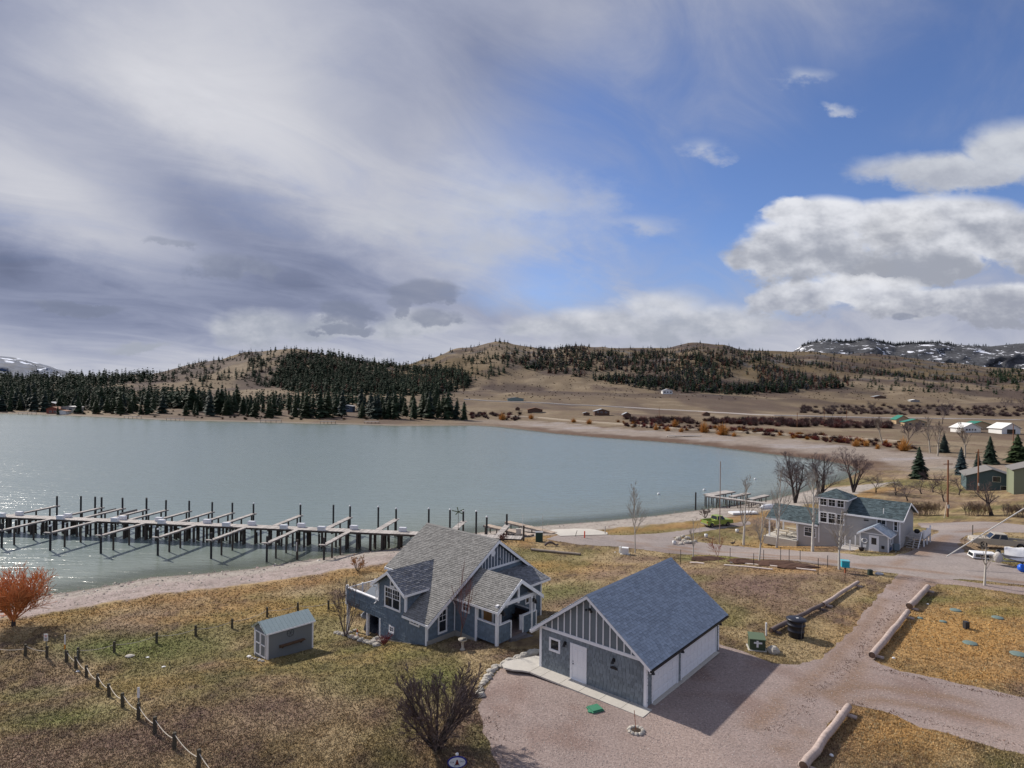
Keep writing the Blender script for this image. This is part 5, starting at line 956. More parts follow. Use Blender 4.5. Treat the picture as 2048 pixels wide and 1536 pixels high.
def snow_mat(name, rock, snow, lo, hi, sc, wood=None):
    m = bpy.data.materials.new(name); m.use_nodes = True; nt = m.node_tree; NX.nt = nt; b = nt.nodes['Principled BSDF']; b.inputs['Roughness'].default_value = .9
    geo = nt.nodes.new('ShaderNodeNewGeometry'); pos = geo.outputs['Position']; n = noise(pos, sc, 8, .65, .6); n2 = noise(pos, sc*5, 6, .6); 
    mp = nt.nodes.new('ShaderNodeMapping'); mp.inputs['Rotation'].default_value = (0, R(35), 0); mp.inputs['Scale'].default_value = (1, 1, 3.5); nt.links.new(pos, mp.inputs[0]); n3 = noise(mp.outputs[0], sc*1.6, 6, .6)
    c = mixc(sstep(n2, .35, .65), rock, tuple(x*.45 for x in rock)); c = mixc(sstep(n*.5+n3*.5+(n2-.5)*.18, lo, hi), c, snow); nt.links.new(c, b.inputs['Base Color']); return m
mountain('snowy_mountain', [(-700, 640), (-300, 690), (-100, 703), (0, 712), (40, 718), (80, 727), (125, 740), (170, 756), (230, 770)], 9000, 2500, 'distant haze blue mountain with snow fields at the left edge', snow_mat('haze_blue_forest_snow', (.025, .055, .125), (.7, .76, .88), .56, .59, .0014), seed=3, rough=60)  # blue of the distant haze is painted into the forest colour, no air volume
mountain('snowy_cliff', [(1540, 745), (1584, 706), (1600, 692), (1625, 683), (1650, 679), (1690, 682), (1715, 681), (1735, 677), (1760, 682), (1790, 689), (1830, 685), (1870, 683), (1920, 689), (1980, 692), (2048, 686), (2200, 676), (2600, 690)], 3400, 900, 'dark rocky cliff ridge streaked with snow behind the right hills', snow_mat('cliff_rock_snow', (.07, .072, .08), (.85, .87, .92), .555, .585, .013), seed=8, rough=24)
# ------------------------------------------------------------------ trees
M_CON = mat('conifer_needles', (.022, .036, .018), .8, .25, .4, island=.35, spec=.2); M_BARK = mat('pine_bark', (.11, .07, .05), .9, .2, 3)
M_TREES = mat('forest_tint', rough=.85, attr='tint', var=0, island=.3, spec=.1)
def conifer_tris(rg, nwh, k, hgt=1.0, rad=.2, base=.12, droop=.5, shape=.8):
    """kite-shaped boughs round an unseen stem; unit height"""
    V, Fc = [], []
    for i in range(nwh):
        t = base+(1-base)*(i+rg.random()*.6)/nwh; r = rad*((1-t)/(1-base))**shape*rg.uniform(.7, 1.15)+.012
        for j in range(k):
            a = 2*math.pi*(j+rg.random()*.8)/k+i*.7; d = np.array([math.cos(a), math.sin(a), 0]); s = np.array([-d[1], d[0], 0]); rr = r*rg.uniform(.65, 1.1); w = rr*rg.uniform(.28, .5)
            z0 = t+rg.uniform(.0, .03); b = len(V)
            V += [d*.0+V3(0, 0, z0+.05), d*rr*.55+s*w+V3(0, 0, z0-rr*droop*.4), d*rr+V3(0, 0, z0-rr*droop+rg.uniform(-.01, .02)), d*rr*.55-s*w+V3(0, 0, z0-rr*droop*.5)]
            Fc += [(b, b+1, b+2), (b, b+2, b+3)]
    b = len(V); V += [V3(0, 0, 1.0), V3(.02, 0, .9), V3(-.012, .016, .9), V3(-.012, -.016, .9)]; Fc += [(b, b+1, b+2), (b, b+2, b+3), (b, b+3, b+1)]
    return np.array(V)*hgt, np.array(Fc)
rg = random.Random(5)
LOW = [conifer_tris(rg, 7, 4, 1, rg.uniform(.30, .44), .04, .5, rg.uniform(.45, .7)) for _ in range(6)]
MID = [conifer_tris(rg, 17, 7, 1, rg.uniform(.22, .33), rg.uniform(.03, .1), .45, rg.uniform(.6, .9)) for _ in range(8)]
MIDME = []
for i, (v, f) in enumerate(MID):
    mb = MB(); mb.tube([(0, 0, -.03), (0, 0, .5), (0, 0, .93)], [.016, .011, .003], 5); nb = len(mb.v); V = np.concatenate([np.array(mb.v), v]); me = bpy.data.meshes.new('pine_tree'); me.from_pydata(V.tolist(), [], mb.f+[tuple(int(x)+nb for x in t) for t in f])
    me.materials.append(mat('conifer_needles_%d' % (i % 3), ((.026, .042, .02), (.034, .046, .02), (.024, .037, .028))[i % 3], .8, .25, .4, island=.4, spec=.2)); me.materials.append(M_BARK)
    for k in range(len(mb.f)): me.polygons[k].material_index = 1
    MIDME.append(me)
def inpoly(P, n, rg):
    P = np.array(P, float); lo, hi = P.min(0), P.max(0); out = []
    while len(out) < n:
        u, v = rg.uniform(lo[0], hi[0]), rg.uniform(lo[1], hi[1]); c = False
        for i in range(len(P)):
            a, b = P[i], P[(i+1) % len(P)]
            if (a[1] > v) != (b[1] > v) and u < (b[0]-a[0])*(v-a[1])/(b[1]-a[1])+a[0]: c = not c
        if c: out.append((u, v))
    return out
def far_forest():
    pts, hs, cs = [], [], []
    green, red, dk = (.022, .036, .02), (.085, .038, .028), (.028, .032, .035)
    def put(P, n, h0, h1, pred=0.0, clump=0, pd=0.0):
        for (u, v) in inpoly(P, n, rg):
            if clump and fbm(np.array(u*.02), np.array(v*.06), 3, 7) < clump: continue
            p = G(u, v)
            if p is None: continue
            pts.append(p); r_ = rg.random(); hs.append(rg.uniform(h0, h1)*(.75 if r_ < pred else 1)); c = red if r_ < pred else dk if r_ < pred+pd else green; k = rg.uniform(.7, 1.3); cs.append((c[0]*k, c[1]*k, c[2]*k))
    put([(545,770),(562,725),(585,712),(630,706),(680,712),(760,728),(850,738),(930,745),(945,765),(930,782),(860,792),(760,792),(650,788),(580,785)], 1500, 12, 20, .1)
    put([(500,705),(560,694),(600,694),(570,740),(540,775),(490,770)], 90, 8, 15, .05); put([(140,757),(260,748),(400,722),(500,705),(545,700),(540,780),(400,780),(280,768),(150,770)], 480, 6, 13, .05, .40)
    put([(0,755),(150,757),(300,752),(320,762),(200,772),(0,790)], 320, 13, 21)
    put([(0,785),(160,775),(300,790),(420,800),(420,818),(200,815),(0,810)], 330, 14, 22); put([(420,800),(560,797),(700,800),(900,800),(900,815),(420,820)], 120, 9, 18)
    put([(850,722),(1000,712),(1060,720),(1010,745),(960,765),(900,752)], 110, 8, 15, .05, .4); put([(920,700),(1000,684),(1060,694),(1040,715),(930,722)], 60, 6, 12)
    put([(1000,715),(1060,697),(1150,697),(1250,700),(1330,705),(1400,712),(1540,735),(1700,760),(1700,775),(1560,785),(1420,785),(1290,772),(1180,757),(1060,742)], 2600, 10, 16, .38, .38, .2)
    put([(1060,697),(1150,692),(1250,700),(1330,702),(1440,695),(1540,708),(1560,730),(1400,722),(1250,712),(1100,712)], 420, 9, 15, .25, .35, .35)
    put([(1180,752),(1300,762),(1420,775),(1540,770),(1600,785),(1450,790),(1300,780),(1190,762)], 260, 9, 14, .15, 0, .2)
    put([(1520,706),(1600,722),(1700,738),(1850,752),(1990,765),(1990,770),(1850,760),(1690,746),(1580,732)], 300, 8, 14, .2, 0, .3); put([(1540,708),(1800,718),(2048,745),(2048,765),(1800,750),(1560,730)], 260, 5, 12, .25, 0, .4); put([(1700,752),(2048,775),(2048,790),(1800,785),(1700,775)], 70, 8, 14)
    put([(1970,745),(2060,735),(2200,735),(2200,770),(2060,772),(1990,765)], 330, 10, 16); put([(1140,700),(1500,700),(1540,720),(1200,715)], 120, 8, 14, .3)
    for (c, d, n, hh) in (((1590, 2048), None, 0, 0),): pass
    # skyline trees
    for u in np.arange(150, 2060, 5.2):
        if rg.random() < .62:
            v = np.interp(u, [c[0] for c in CREST], [c[1] for c in CREST])
            for dv in (rg.uniform(.5, 6),):
                p = G(u+rg.uniform(-3, 3), v+dv)
                if p is not None: pts.append(p); hs.append(rg.uniform(6, 14)); cs.append((.024, .03, .028))
    # wood on the cliff ridge
    for _ in range(1300):
        u = rg.uniform(1760, 2200) if rg.random() < .85 else rg.uniform(1600, 1760); vc = np.interp(u, [1584,1600,1625,1650,1690,1735,1790,1870,1920,1980,2048,2200], [706,692,683,679,682,677,689,683,689,692,686,676]); dv = rg.uniform(-1, 4) if u < 1850 else rg.uniform(-1, 18+(u-1850)*.14)
        pts.append(WD(u, vc+dv+2, 3400-dv*8)); hs.append(rg.uniform(12, 22)); cs.append((.022, .03, .034))
    pts = np.array(pts); hs = np.array(hs); cs = np.array(cs); V, Fc, T = [], [], []; off = 0
    ty = np.array([rg.randrange(6) for _ in pts])
    for k, (v, f) in enumerate(LOW):
        I = np.where(ty == k)[0]; an = np.array([rg.random()*6.28 for _ in I]); c, s = np.cos(an), np.sin(an)
        x = v[None, :, 0]*c[:, None]-v[None, :, 1]*s[:, None]; y = v[None, :, 0]*s[:, None]+v[None, :, 1]*c[:, None]
        P = np.stack([x*hs[I, None]*1.15+pts[I, None, 0], y*hs[I, None]*1.15+pts[I, None, 1], v[None, :, 2]*hs[I, None]+pts[I, None, 2]-.5], 2)
        V.append(P.reshape(-1, 3)); T.append(np.repeat(cs[I], len(v), 0)); n = len(I); Fc.append((f[None]+np.arange(n)[:, None, None]*len(v)).reshape(-1, 3)+off); off += n*len(v)
    o = mesh_obj('forest', np.concatenate(V), np.concatenate(Fc), M_TREES, False, np.concatenate(T)); kind(o, 'stuff', 'dark conifer forest covering the far hills', 'forest')
far_forest()
def shore_pines():
    L = []
    def row(u0, u1, v0, v1, n, h0, h1, lab):
        for _ in range(n): L.append((rg.uniform(u0, u1), rg.uniform(v0, v1), rg.uniform(h0, h1), lab))
    row(-20, 100, 792, 824, 62, 15, 24, 'dark pine in the dense wood at the far left shore'); row(100, 330, 800, 830, 78, 12, 21, 'dark pine on the far shore between the red cabin and the lodge')
    row(370, 480, 806, 834, 42, 13, 24, 'dark pine on the far shore right of the pale green roofed lodge'); row(485, 620, 808, 838, 34, 10, 20, 'dark pine on the far shore around the brown cottage')
    row(625, 680, 815, 838, 14, 14, 21, 'dark pine on the far shore just left of the dark blue house'); row(710, 920, 812, 838, 62, 14, 23, 'dark pine on the far shore right of the dark blue house')
    for (u, v, h) in ((432, 828, 27), (420, 832, 22), (500, 832, 22), (540, 834, 19), (605, 834, 25), (612, 836, 25), (640, 836, 24), (655, 834, 25), (685, 832, 22), (755, 836, 27), (790, 838, 20), (895, 838, 22), (928, 840, 15), (912, 838, 17)): L.append((u, v, h, 'tall dark pine standing at the far waterline, above its neighbours'))
    for (u, v, h, lab) in L:
        p = G(u, v)
        if p is None: continue
        o = bpy.data.objects.new('pine_tree', rg.choice(MIDME)); COL.objects.link(o); o.location = p-V3(0, 0, .3); h *= rg.uniform(.62, 1.04); s = rg.uniform(.85, 1.5); o.scale = (h*s*1.1, h*s*1.1, h); o.rotation_euler = (0, 0, rg.uniform(0, 6.3)); kind(o, None, lab, 'pine', 'pines along the far shore: '+lab[:60])
shore_pines()
def spruce(u, v, hgt, rad, label, col=(.02, .034, .02)):
    p = G(u, v); t = thing('spruce_tree', p, label, 'spruce'); V, Fc = conifer_tris(rg, 30, 13, 1, rad/hgt, .05, .35, .8); q = MB(); q.add(V*hgt+p, [tuple(map(int, f)) for f in Fc]); V, Fc = conifer_tris(rg, 30, 12, 1, rad/hgt*.75, .05, .55, .8); q.add(V*hgt+p, [tuple(map(int, f)) for f in Fc])
    q.build('crown', mat('spruce_'+str(col[2]), col, .8, .3, 1.5, island=.3, spec=.2), t); pc(t, 'trunk', M_BARK, lambda m: m.tube([p-Zv*.3, p+Zv*hgt*.9], [.22, .03], 6))
spruce(1838, 958, 8.2, 2.9, 'dark green spruce standing alone on open grass beyond the cottonwoods'); spruce(1922, 950, 7.5, 2.3, 'blue green spruce left of the teal house', (.028, .045, .05)); spruce(1980, 928, 8.6, 3.0, 'dark spruce directly behind the teal house roof'); spruce(2035, 925, 9, 4.4, 'broad dark green pine behind the roof at the right edge', (.025, .04, .014)); spruce(1955, 945, 6, 1.8, 'slim spruce between the blue green spruce and the teal house', (.022, .036, .03)); spruce(1888, 905, 7, 2.6, 'hazy dark spruce behind the pale poplars', (.03, .042, .035))
# ------------------------------------------------------------------ bare trees and shrubs
def grow(mb, p, d, L, r, lev, rg, kids, spread, up, wob, sides, minr, twist=0):
    n = 5 if lev > 1 else 3; pts = [np.array(p, float)]; rs = [r]; d = unit(d); q = np.array(p, float)
    for i in range(n):
        d = unit(d+V3(rg.gauss(0, wob), rg.gauss(0, wob), rg.gauss(0, wob)*.6+up)); q = q+d*L/n; pts.append(q.copy()); rs.append(max(minr, r*(1-.8*(i+1)/n) if lev else r*(1-.9*(i+1)/n)))
    mb.tube(pts, rs, sides[min(lev, len(sides)-1)], cap=False)
    if lev <= 0: return
    for k in range(kids[lev]):
        t = rg.uniform(.25 if lev < len(kids)-1 else .3, 1.0); i = min(int(t*n), n-1); b = pts[i]+(pts[i+1]-pts[i])*(t*n-i); ax = unit(pts[i+1]-pts[i])
        a = rg.uniform(0, 6.283); x = unit(np.cross(ax, (0.3, .2, 1) if abs(ax[2]) < .9 else (1, 0, 0))); y = np.cross(ax, x); s = spread*rg.uniform(.6, 1.25)
        nd = ax*math.cos(s)+(x*math.cos(a)+y*math.sin(a))*math.sin(s); grow(mb, b, nd, L*rg.uniform(.42, .68)*(1.15-t*.45), max(minr, rs[i]*.55), lev-1, rg, kids, spread, up, wob, sides, minr)
def bare_tree(name, p, hgt, r, label, mtrunk, mtwig, cat='tree', stems=1, kids=(0, 4, 6, 9), spread=.75, up=.06, wob=.12, lean=.0, seed=1, minr=.008, fork=.3, group=None, tsplit=.38, sway=None):
    rg = random.Random(seed); t = thing(name, p, label, cat, group); cr = MB(); tr = MB()
    for s in range(stems):
        a = 6.283*s/stems+rg.random(); ln = lean*rg.uniform(.5, 1.1) if stems > 1 else lean*.3; d = unit((math.cos(a)*ln, math.sin(a)*ln, 1)) if sway is None else unit(sway); q = np.array(p)-Zv*.15; pts = [q.copy()]; rs = [r]; n = 6; L = hgt*(.9 if stems == 1 else rg.uniform(.6, .95))*(tsplit if stems == 1 and fork < .5 else 1 if fork >= .5 else tsplit)
        for i in range(n): d = unit(d+V3(rg.gauss(0, wob*.6), rg.gauss(0, wob*.6), up)); q = q+d*L/n; pts.append(q.copy()); rs.append(r*(1-(.45 if fork < .5 else .85)*(i+1)/n))
        tr.tube(pts, rs, 7 if r > .06 else 5, cap=False)
        nk = kids[-1]
        for k in range(nk):
            if fork < .5: i = rg.choice((n-2, n-1, n)) if k > 1 else n; b = pts[min(i, n)]; s_ = spread*rg.uniform(.45, 1.05)
            else: tt = rg.uniform(fork-.3, 1); i = min(int(tt*n), n-1); b = pts[i]+(pts[i+1]-pts[i])*(tt*n-i); s_ = spread*rg.uniform(.7, 1.1)
            ax = unit(pts[min(i, n-1)+1]-pts[min(i, n-1)]); aa = 6.283*k/nk+rg.random(); x = unit(np.cross(ax, (1, .1, 0))); y = np.cross(ax, x); nd = ax*math.cos(s_)+(x*math.cos(aa)+y*math.sin(aa))*math.sin(s_)
            LL = (hgt-L*.8)*rg.uniform(.6, 1.0) if fork < .5 else hgt*(.32 if r < .21 else .42)*(1.25-i/n)*rg.uniform(.7, 1.1)
            grow(cr, b, nd, LL, max(minr*1.6, rs[min(i, n)]*.55), len(kids)-2, rg, kids[:-1], spread*.75, up, wob, (3, 3, 4, 5), minr)
    tr.build('trunk', mtrunk, t, True); cr.build('crown', mtwig, t)
    return t
B_DARK = mat('dark_bark', (.055, .045, .042), .9, .25, 6); T_GREY = mat('grey_twigs', (.15, .12, .12), .9, .2, 4); B_WHITE = mat('birch_bark', (.52, .49, .44), .8, .3, 5, stretch=(1, 1, .5)); T_PALE = mat('pale_twigs', (.36, .32, .27), .9, .15, 4); T_PURP = mat('purple_brown_twigs', (.085, .055, .06), .9, .2, 4)
T_OR = mat('orange_willow_twigs', (.60, .235, .085), .8, .3, 2, island=.3); T_BR = mat('brown_twigs', (.14, .105, .095), .9, .3, 3, island=.35); T_RED = mat('red_twigs', (.20, .035, .04), .8, .2, 4, island=.3); T_TAN = mat('tan_twigs', (.24, .17, .11), .9, .25, 3, island=.25)
# orange willow at the left edge: short trunk, fan of upright whips
bare_tree('willow_tree', G(26, 1252), 4.1, .22, 'bright orange leafless willow on a short dark trunk at the left edge', B_DARK, T_OR, kids=(0, 8, 12, 24), spread=.95, up=.10, wob=.07, seed=4, minr=.019, tsplit=.2)
bare_tree('brown_shrub', G(873, 1497), 4.4, .07, 'large leafless brown shrub on the lawn in front of the house', B_DARK, T_BR, 'shrub', stems=26, kids=(0, 5, 6, 7), spread=.5, up=.035, wob=.1, lean=.95, seed=8, minr=.009, fork=.6)
p = HF.p(4.0, -.9, 0); p[2] = gz(p[0], p[1]); bare_tree('red_shrub', p, 1.25, .02, 'low red twigged shrub against the house wall', T_RED, T_RED, 'shrub', stems=16, kids=(0, 4, 5), spread=.5, up=.03, lean=.7, seed=3, minr=.007, fork=.6)
p = HF.p(9.2, -1.0, 0); p[2] = gz(p[0], p[1]); bare_tree('lilac_shrub', p, 5.2, .05, 'tall leafless multi stem shrub in front of the raised deck', T_GREY, T_BR, 'shrub', stems=6, kids=(0, 3, 5, 6), spread=.55, up=.05, lean=.35, seed=12, minr=.008, fork=.6)
p = G(919, 1285); bare_tree('leaning_sapling', p, 5.2, .07, 'slim leaning sapling with red tips by the entry', mat('tan_bark', (.24, .17, .13), .9, .2), mat('red_tip_twigs', (.20, .09, .075), .9, .25, 3), kids=(0, 3, 5, 6), spread=.4, up=.14, wob=.08, seed=6, minr=.008, tsplit=.32, sway=(.16, 0, 1))
bare_tree('aspen_tree', G(1270, 1106), 9.6, .085, 'tall thin pale aspen behind the garage ridge, beside the white boxes', B_WHITE, T_PALE, kids=(0, 3, 5, 22), spread=.55, up=.1, wob=.06, seed=21, minr=.008, fork=.6)
bare_tree('aspen_tree', G(1625, 1103), 10.5, .2, 'white trunked aspen with upswept limbs against the grey house', B_WHITE, T_PALE, kids=(0, 3, 6, 20), spread=.5, up=.12, wob=.06, seed=22, minr=.01, fork=.6)
bare_tree('aspen_tree', G(1553, 1095), 10.8, .16, 'slim white aspen before the covered porch', B_WHITE, T_PALE, kids=(0, 3, 5, 18), spread=.5, up=.12, wob=.06, seed=23, minr=.01, fork=.6)
bare_tree('aspen_tree', G(1487, 1090), 9.5, .17, 'pale aspen beside the flagpole, left of the porch', B_WHITE, T_PALE, kids=(0, 3, 5, 18), spread=.55, up=.1, wob=.07, seed=24, minr=.01, fork=.6)
bare_tree('aspen_tree', G(1518, 1122), 6.8, .11, 'small pale aspen at the near verge of the lane', B_WHITE, T_PALE, kids=(0, 3, 5, 16), spread=.6, up=.08, wob=.07, seed=25, minr=.009, fork=.6)
bare_tree('aspen_tree', G(1678, 1139), 7.2, .13, 'pale aspen rising behind the teal box', B_WHITE, T_PALE, kids=(0, 3, 5, 16), spread=.55, up=.08, wob=.06, seed=26, minr=.009, fork=.6)
bare_tree('aspen_tree', G(1969, 1171), 5.0, .12, 'white aspen on the grass strip in front of the pickup', B_WHITE, T_PALE, kids=(0, 3, 5, 12), spread=.6, up=.07, wob=.06, seed=27, minr=.009, fork=.6)
bare_tree('aspen_tree', G(1386, 1117), 5.5, .08, 'thin aspen tied to a dark stake just right of the garage ridge', B_WHITE, T_PALE, kids=(0, 2, 4, 10), spread=.5, up=.1, wob=.05, seed=28, minr=.008, fork=.6)
bare_tree('young_maple', G(1437, 1125), 2.8, .04, 'young orange twigged sapling in the garden bed', mat('tan_bark'), mat('orange_red_twigs', (.36, .12, .07), .9, .2), kids=(0, 3, 5, 7), spread=.6, seed=30, minr=.009, tsplit=.4)
for i, (u, v, h, r, lab, st, le) in enumerate(((1590, 1006, 11.5, .28, 'big leafless cottonwood behind the porch roof', 3, .4), (1640, 1005, 10.5, .25, 'leafless cottonwood directly behind the tower roof', 2, .35), (1707, 985, 10.5, .22, 'reddish leafless tree right of the tower roof', 3, .5))): bare_tree('cottonwood_tree', G(u, v), h, r, lab, B_DARK, T_GREY if i < 2 else mat('reddish_twigs', (.16, .115, .11), .9, .2), kids=(0, 5, 7, 9), spread=.8, up=.025, wob=.12, seed=40+i, minr=.014, stems=st+2, lean=le, fork=.6)
for i, (u, v, h, lab) in enumerate(((1752, 985, 4.2, 'gnarled bare fruit tree just behind the grey house'), (1815, 1002, 4.4, 'crooked bare fruit tree left of the purple ones'), (1866, 985, 5.0, 'purple twigged fruit tree behind the wooden pole'), (1888, 1003, 5.4, 'large purple fruit tree left of the wooden pole'), (1918, 990, 4.6, 'purple fruit tree right of the wooden pole'), (1843, 988, 3.4, 'small bare fruit tree in the orchard middle'), (1792, 990, 3.6, 'slender bare orchard tree with upright limbs'))): bare_tree('fruit_tree', G(u, v), h, .16, lab, B_DARK, T_PURP if i in (2, 3, 4) else T_GREY, kids=(0, 5, 6, 7), spread=.85, up=.02, wob=.2, seed=60+i, minr=.014, tsplit=.3)
bare_tree('leaning_tree', G(1984, 1031), 4.8, .34, 'dark leaning pruned tree by the hedge', B_DARK, T_BR, kids=(0, 5, 7, 8), spread=.9, up=.06, wob=.15, seed=70, minr=.014, sway=(-.28, 0, 1), tsplit=.55)
for i, (u, v, h, c, lab) in enumerate(((1410, 1036, 2.2, T_BR, 'scrubby dark bush on the shore by the green pickup'), (1006, 1082, 1.6, mat('red_brown_twigs', (.16, .06, .05), .9, .2), 'small red brown bush at the pier foot'), (1548, 1075, 2.6, T_GREY, 'grey leafless bush at the porch end'), (715, 1142, 2.2, mat('orange_grass', (.42, .20, .06), .9, .2), 'orange tuft of grass on the bank left of the roof'))): bare_tree('bush', G(u, v), h, .03, lab, B_DARK, c, 'bush', stems=14, kids=(0, 3, 5, 4), spread=.55, up=.03, lean=.75, seed=80+i, minr=.011, fork=.6)
def hedge(u0, v0, u1, v1, n, h, label, seed):
    a, b = G(u0, v0), G(u1, v1); t = thing('hedge', a, label, 'hedge'); rg = random.Random(seed)
    for k in range(n):
        p = a+(b-a)*(k+.5)/n; p[2] = gz(p[0], p[1]); q = MB()
        for s in range(16): an = rg.uniform(0, 6.28); l = rg.uniform(.1, .45); grow(q, p+V3(rg.uniform(-.4, .4), rg.uniform(-.4, .4), -.1), (math.cos(an)*l, math.sin(an)*l, 1), h*rg.uniform(.7, 1), .025, 2, rg, (0, 4, 4), .4, .03, .1, (3, 3, 4), .012)
        q.build('stems', T_TAN if k % 2 else T_BR, t)
hedge(1815, 1029, 1876, 1030, 6, 1.9, 'tan leafless hedge between grey house and wooden pole', 1); hedge(1932, 1031, 1975, 1033, 4, 1.9, 'tan leafless hedge left of the leaning tree', 2); hedge(2005, 1033, 2080, 1037, 5, 1.8, 'tan leafless hedge right of the leaning tree', 3)
# shrubs and trees of the far flat
def far_bush(me_, u, v, w, h, label, name, cat, group):
    p = G(u, v)
    if p is None: return
    o = bpy.data.objects.new(name, me_); COL.objects.link(o); o.location = p-V3(0, 0, .2); o.scale = (w, w, h); o.rotation_euler = (0, 0, rg.uniform(0, 6)); kind(o, None, label, cat, group)
def puff(seed, m, n=260, flat=.9):
    rg = random.Random(seed); mb = MB()
    for _ in range(n):
        a = rg.uniform(0, 6.283); b = rg.random()**.7*1.45; L = rg.uniform(.55, 1.0)*(1 if b < 1.1 else .8); d = V3(math.sin(b)*math.cos(a)*.55, math.sin(b)*math.sin(a)*.55, math.cos(b)); o = d*L*.35*rg.random(); e = d*L+V3(rg.gauss(0, .06), rg.gauss(0, .06), rg.gauss(0, .05)); s = unit(np.cross(d, V3(rg.gauss(0, 1), rg.gauss(0, 1), .1)))*.022; i = len(mb.v); mb.v += [tuple(o-s), tuple(o+s), tuple(e)]; mb.f.append((i, i+1, i+2))
    me = bpy.data.meshes.new('bush'); me.from_pydata(mb.v, [], mb.f); me.materials.append(m); return me
T_ORF = mat('far_orange_twigs', (.50, .25, .07), .85, .2, .5, island=.3); T_BRF = mat('far_brown_twigs', (.085, .05, .045), .9, .2, .5, island=.35); T_PUF = mat('far_purple_twigs', (.12, .085, .085), .9, .2, .5, island=.3); T_RDF = mat('far_red_twigs', (.16, .045, .04), .9, .2, .5, island=.3)
PO, PB, PP, PR = [puff(1+i, T_ORF) for i in range(2)], [puff(11+i, T_BRF) for i in range(3)], [puff(21+i, T_PUF) for i in range(2)], [puff(31, T_RDF)]
for i, (u, v, w, h) in enumerate(((1005,840,9,8),(1062,838,7,5.5),(1147,845,6,4.5),(1178,848,6.5,5),(1312,860,4.5,5),(1335,862,5,4),(1350,853,7,6),(1362,864,4.5,3.5),(1408,865,8,8.5),(1445,870,11,8),(1468,873,4,3.5),(1712,893,5.5,4.5),(1733,893,4,4),(1808,902,7,7),(1755,898,3,3))):
    far_bush(rg.choice(PO), u, v, w, h, 'orange willow bush on the far shore, ' + ['first','second','third','fourth','fifth','sixth','seventh','eighth','ninth','tenth','eleventh','twelfth','thirteenth','fourteenth','last'][i]+' from the left', 'willow_bush', 'bush', 'orange willows round the bay')
def brush(P, n, w0, w1, pal, label, name='brush', seed=2):
    rg = random.Random(seed); V, Fc, off = [], [], 0; src = [(np.array([x.co[:] for x in m_.vertices]), np.array([p.vertices[:] for p in m_.polygons])) for m_ in PB[:2]]; T = []
    for (u, v) in inpoly(P, n, rg):
        p = G(u, v)
        if p is None: continue
        vv, ff = rg.choice(src); k = rg.randrange(0, 130); ff = ff[k:k+130]; w = rg.uniform(w0, w1); a = rg.random()*6; R2 = np.array([[math.cos(a), -math.sin(a)], [math.sin(a), math.cos(a)]]); q = vv[ff.ravel()].copy(); q[:, :2] = q[:, :2]@R2.T*w*1.3; q[:, 2] *= w*.65; V.append(q+p); Fc.append(np.arange(len(q)).reshape(-1, 3)+off); off += len(q); c = np.array(rg.choice(pal))*rg.uniform(.7, 1.3); T.append(np.repeat(c[None], len(q), 0))
    kind(mesh_obj(name, np.concatenate(V), np.concatenate(Fc), M_TREES, False, np.concatenate(T)), 'stuff', label, 'brush')
bp = [(.085, .05, .045), (.11, .07, .065), (.13, .05, .045), (.07, .05, .05)]
brush([(1250,838),(1420,838),(1700,842),(1790,850),(1780,858),(1650,856),(1450,850),(1260,846)], 330, 3.5, 7.5, bp, 'dark leafless scrub along the ditch beyond the bay')
brush([(940,826),(1040,828),(1040,842),(940,838)], 50, 3, 6, bp, 'brown scrub at the end of the pine row', seed=4); brush([(1230,842),(1500,858),(1740,880),(1840,900),(1740,893),(1500,868),(1260,856)], 230, 2, 4.5, bp+[(.3, .13, .03), (.16, .04, .035)], 'mixed red and brown scrub beside the shore road', seed=5)
brush([(1590,815),(1760,812),(2048,815),(2200,820),(2200,838),(2048,834),(1760,830),(1600,828)], 300, 5, 10, [(.12, .085, .08), (.10, .07, .07), (.14, .11, .10)], 'grey purple thicket along the highway at right', seed=6)
brush([(0,812),(300,820),(500,832),(900,832),(930,840),(500,840),(200,832),(0,822)], 120, 2, 4, [(.03, .035, .02), (.06, .045, .03), (.1, .06, .03)], 'low undergrowth beneath the shore pines', seed=7)
brush([(560,750),(1000,690),(1500,700),(2048,745),(2048,800),(1500,800),(1000,800),(600,800),(150,790),(200,755)], 2200, 1.2, 3.4, [(.09, .06, .045), (.06, .045, .035), (.12, .07, .05)], 'scattered low brush dotting the tan hills', seed=9)
for i, (u, v, h, w, lab, m_) in enumerate(((1885, 848, 13, 1, 'broad leafless tree standing right of the green roofed houses', 0), (1665, 832, 11, .7, 'gaunt leafless tree left on the highway thicket', 0), (1742, 826, 12, .7, 'tall leafless tree above the shrubs left of the green roofs', 0), (1860, 905, 13, 1, 'pale leafless poplar behind the lone spruce', 1), (1930, 915, 12, 1, 'pale leafless poplar behind the blue green spruce', 1), (1765, 888, 13, 1, 'slender pale poplar above the orange willows', 1), (1875, 912, 12, 1, 'second pale poplar beside the lone spruce', 1), (1815, 890, 9, 1, 'bent dark tree among the right hand willows', 0), (2010, 820, 14, 1, 'grey leafless tree at the right end of the highway', 0), (2045, 818, 15, 1, 'grey leafless tree at the right edge by the highway', 0))): bare_tree('bare_tree', G(u, v), h, .3, lab, B_DARK if m_ == 0 else T_PALE, T_GREY if m_ == 0 else mat('buff_twigs', (.27, .22, .18), .9, .2), kids=(0, 4, 5, 6, 6) if m_ == 0 else (0, 3, 5, 16), spread=.65 if m_ == 0 else .45, up=.05 if m_ == 0 else .12, wob=.12, seed=90+i, minr=.035, tsplit=.3, fork=.3 if m_ == 0 else .6)
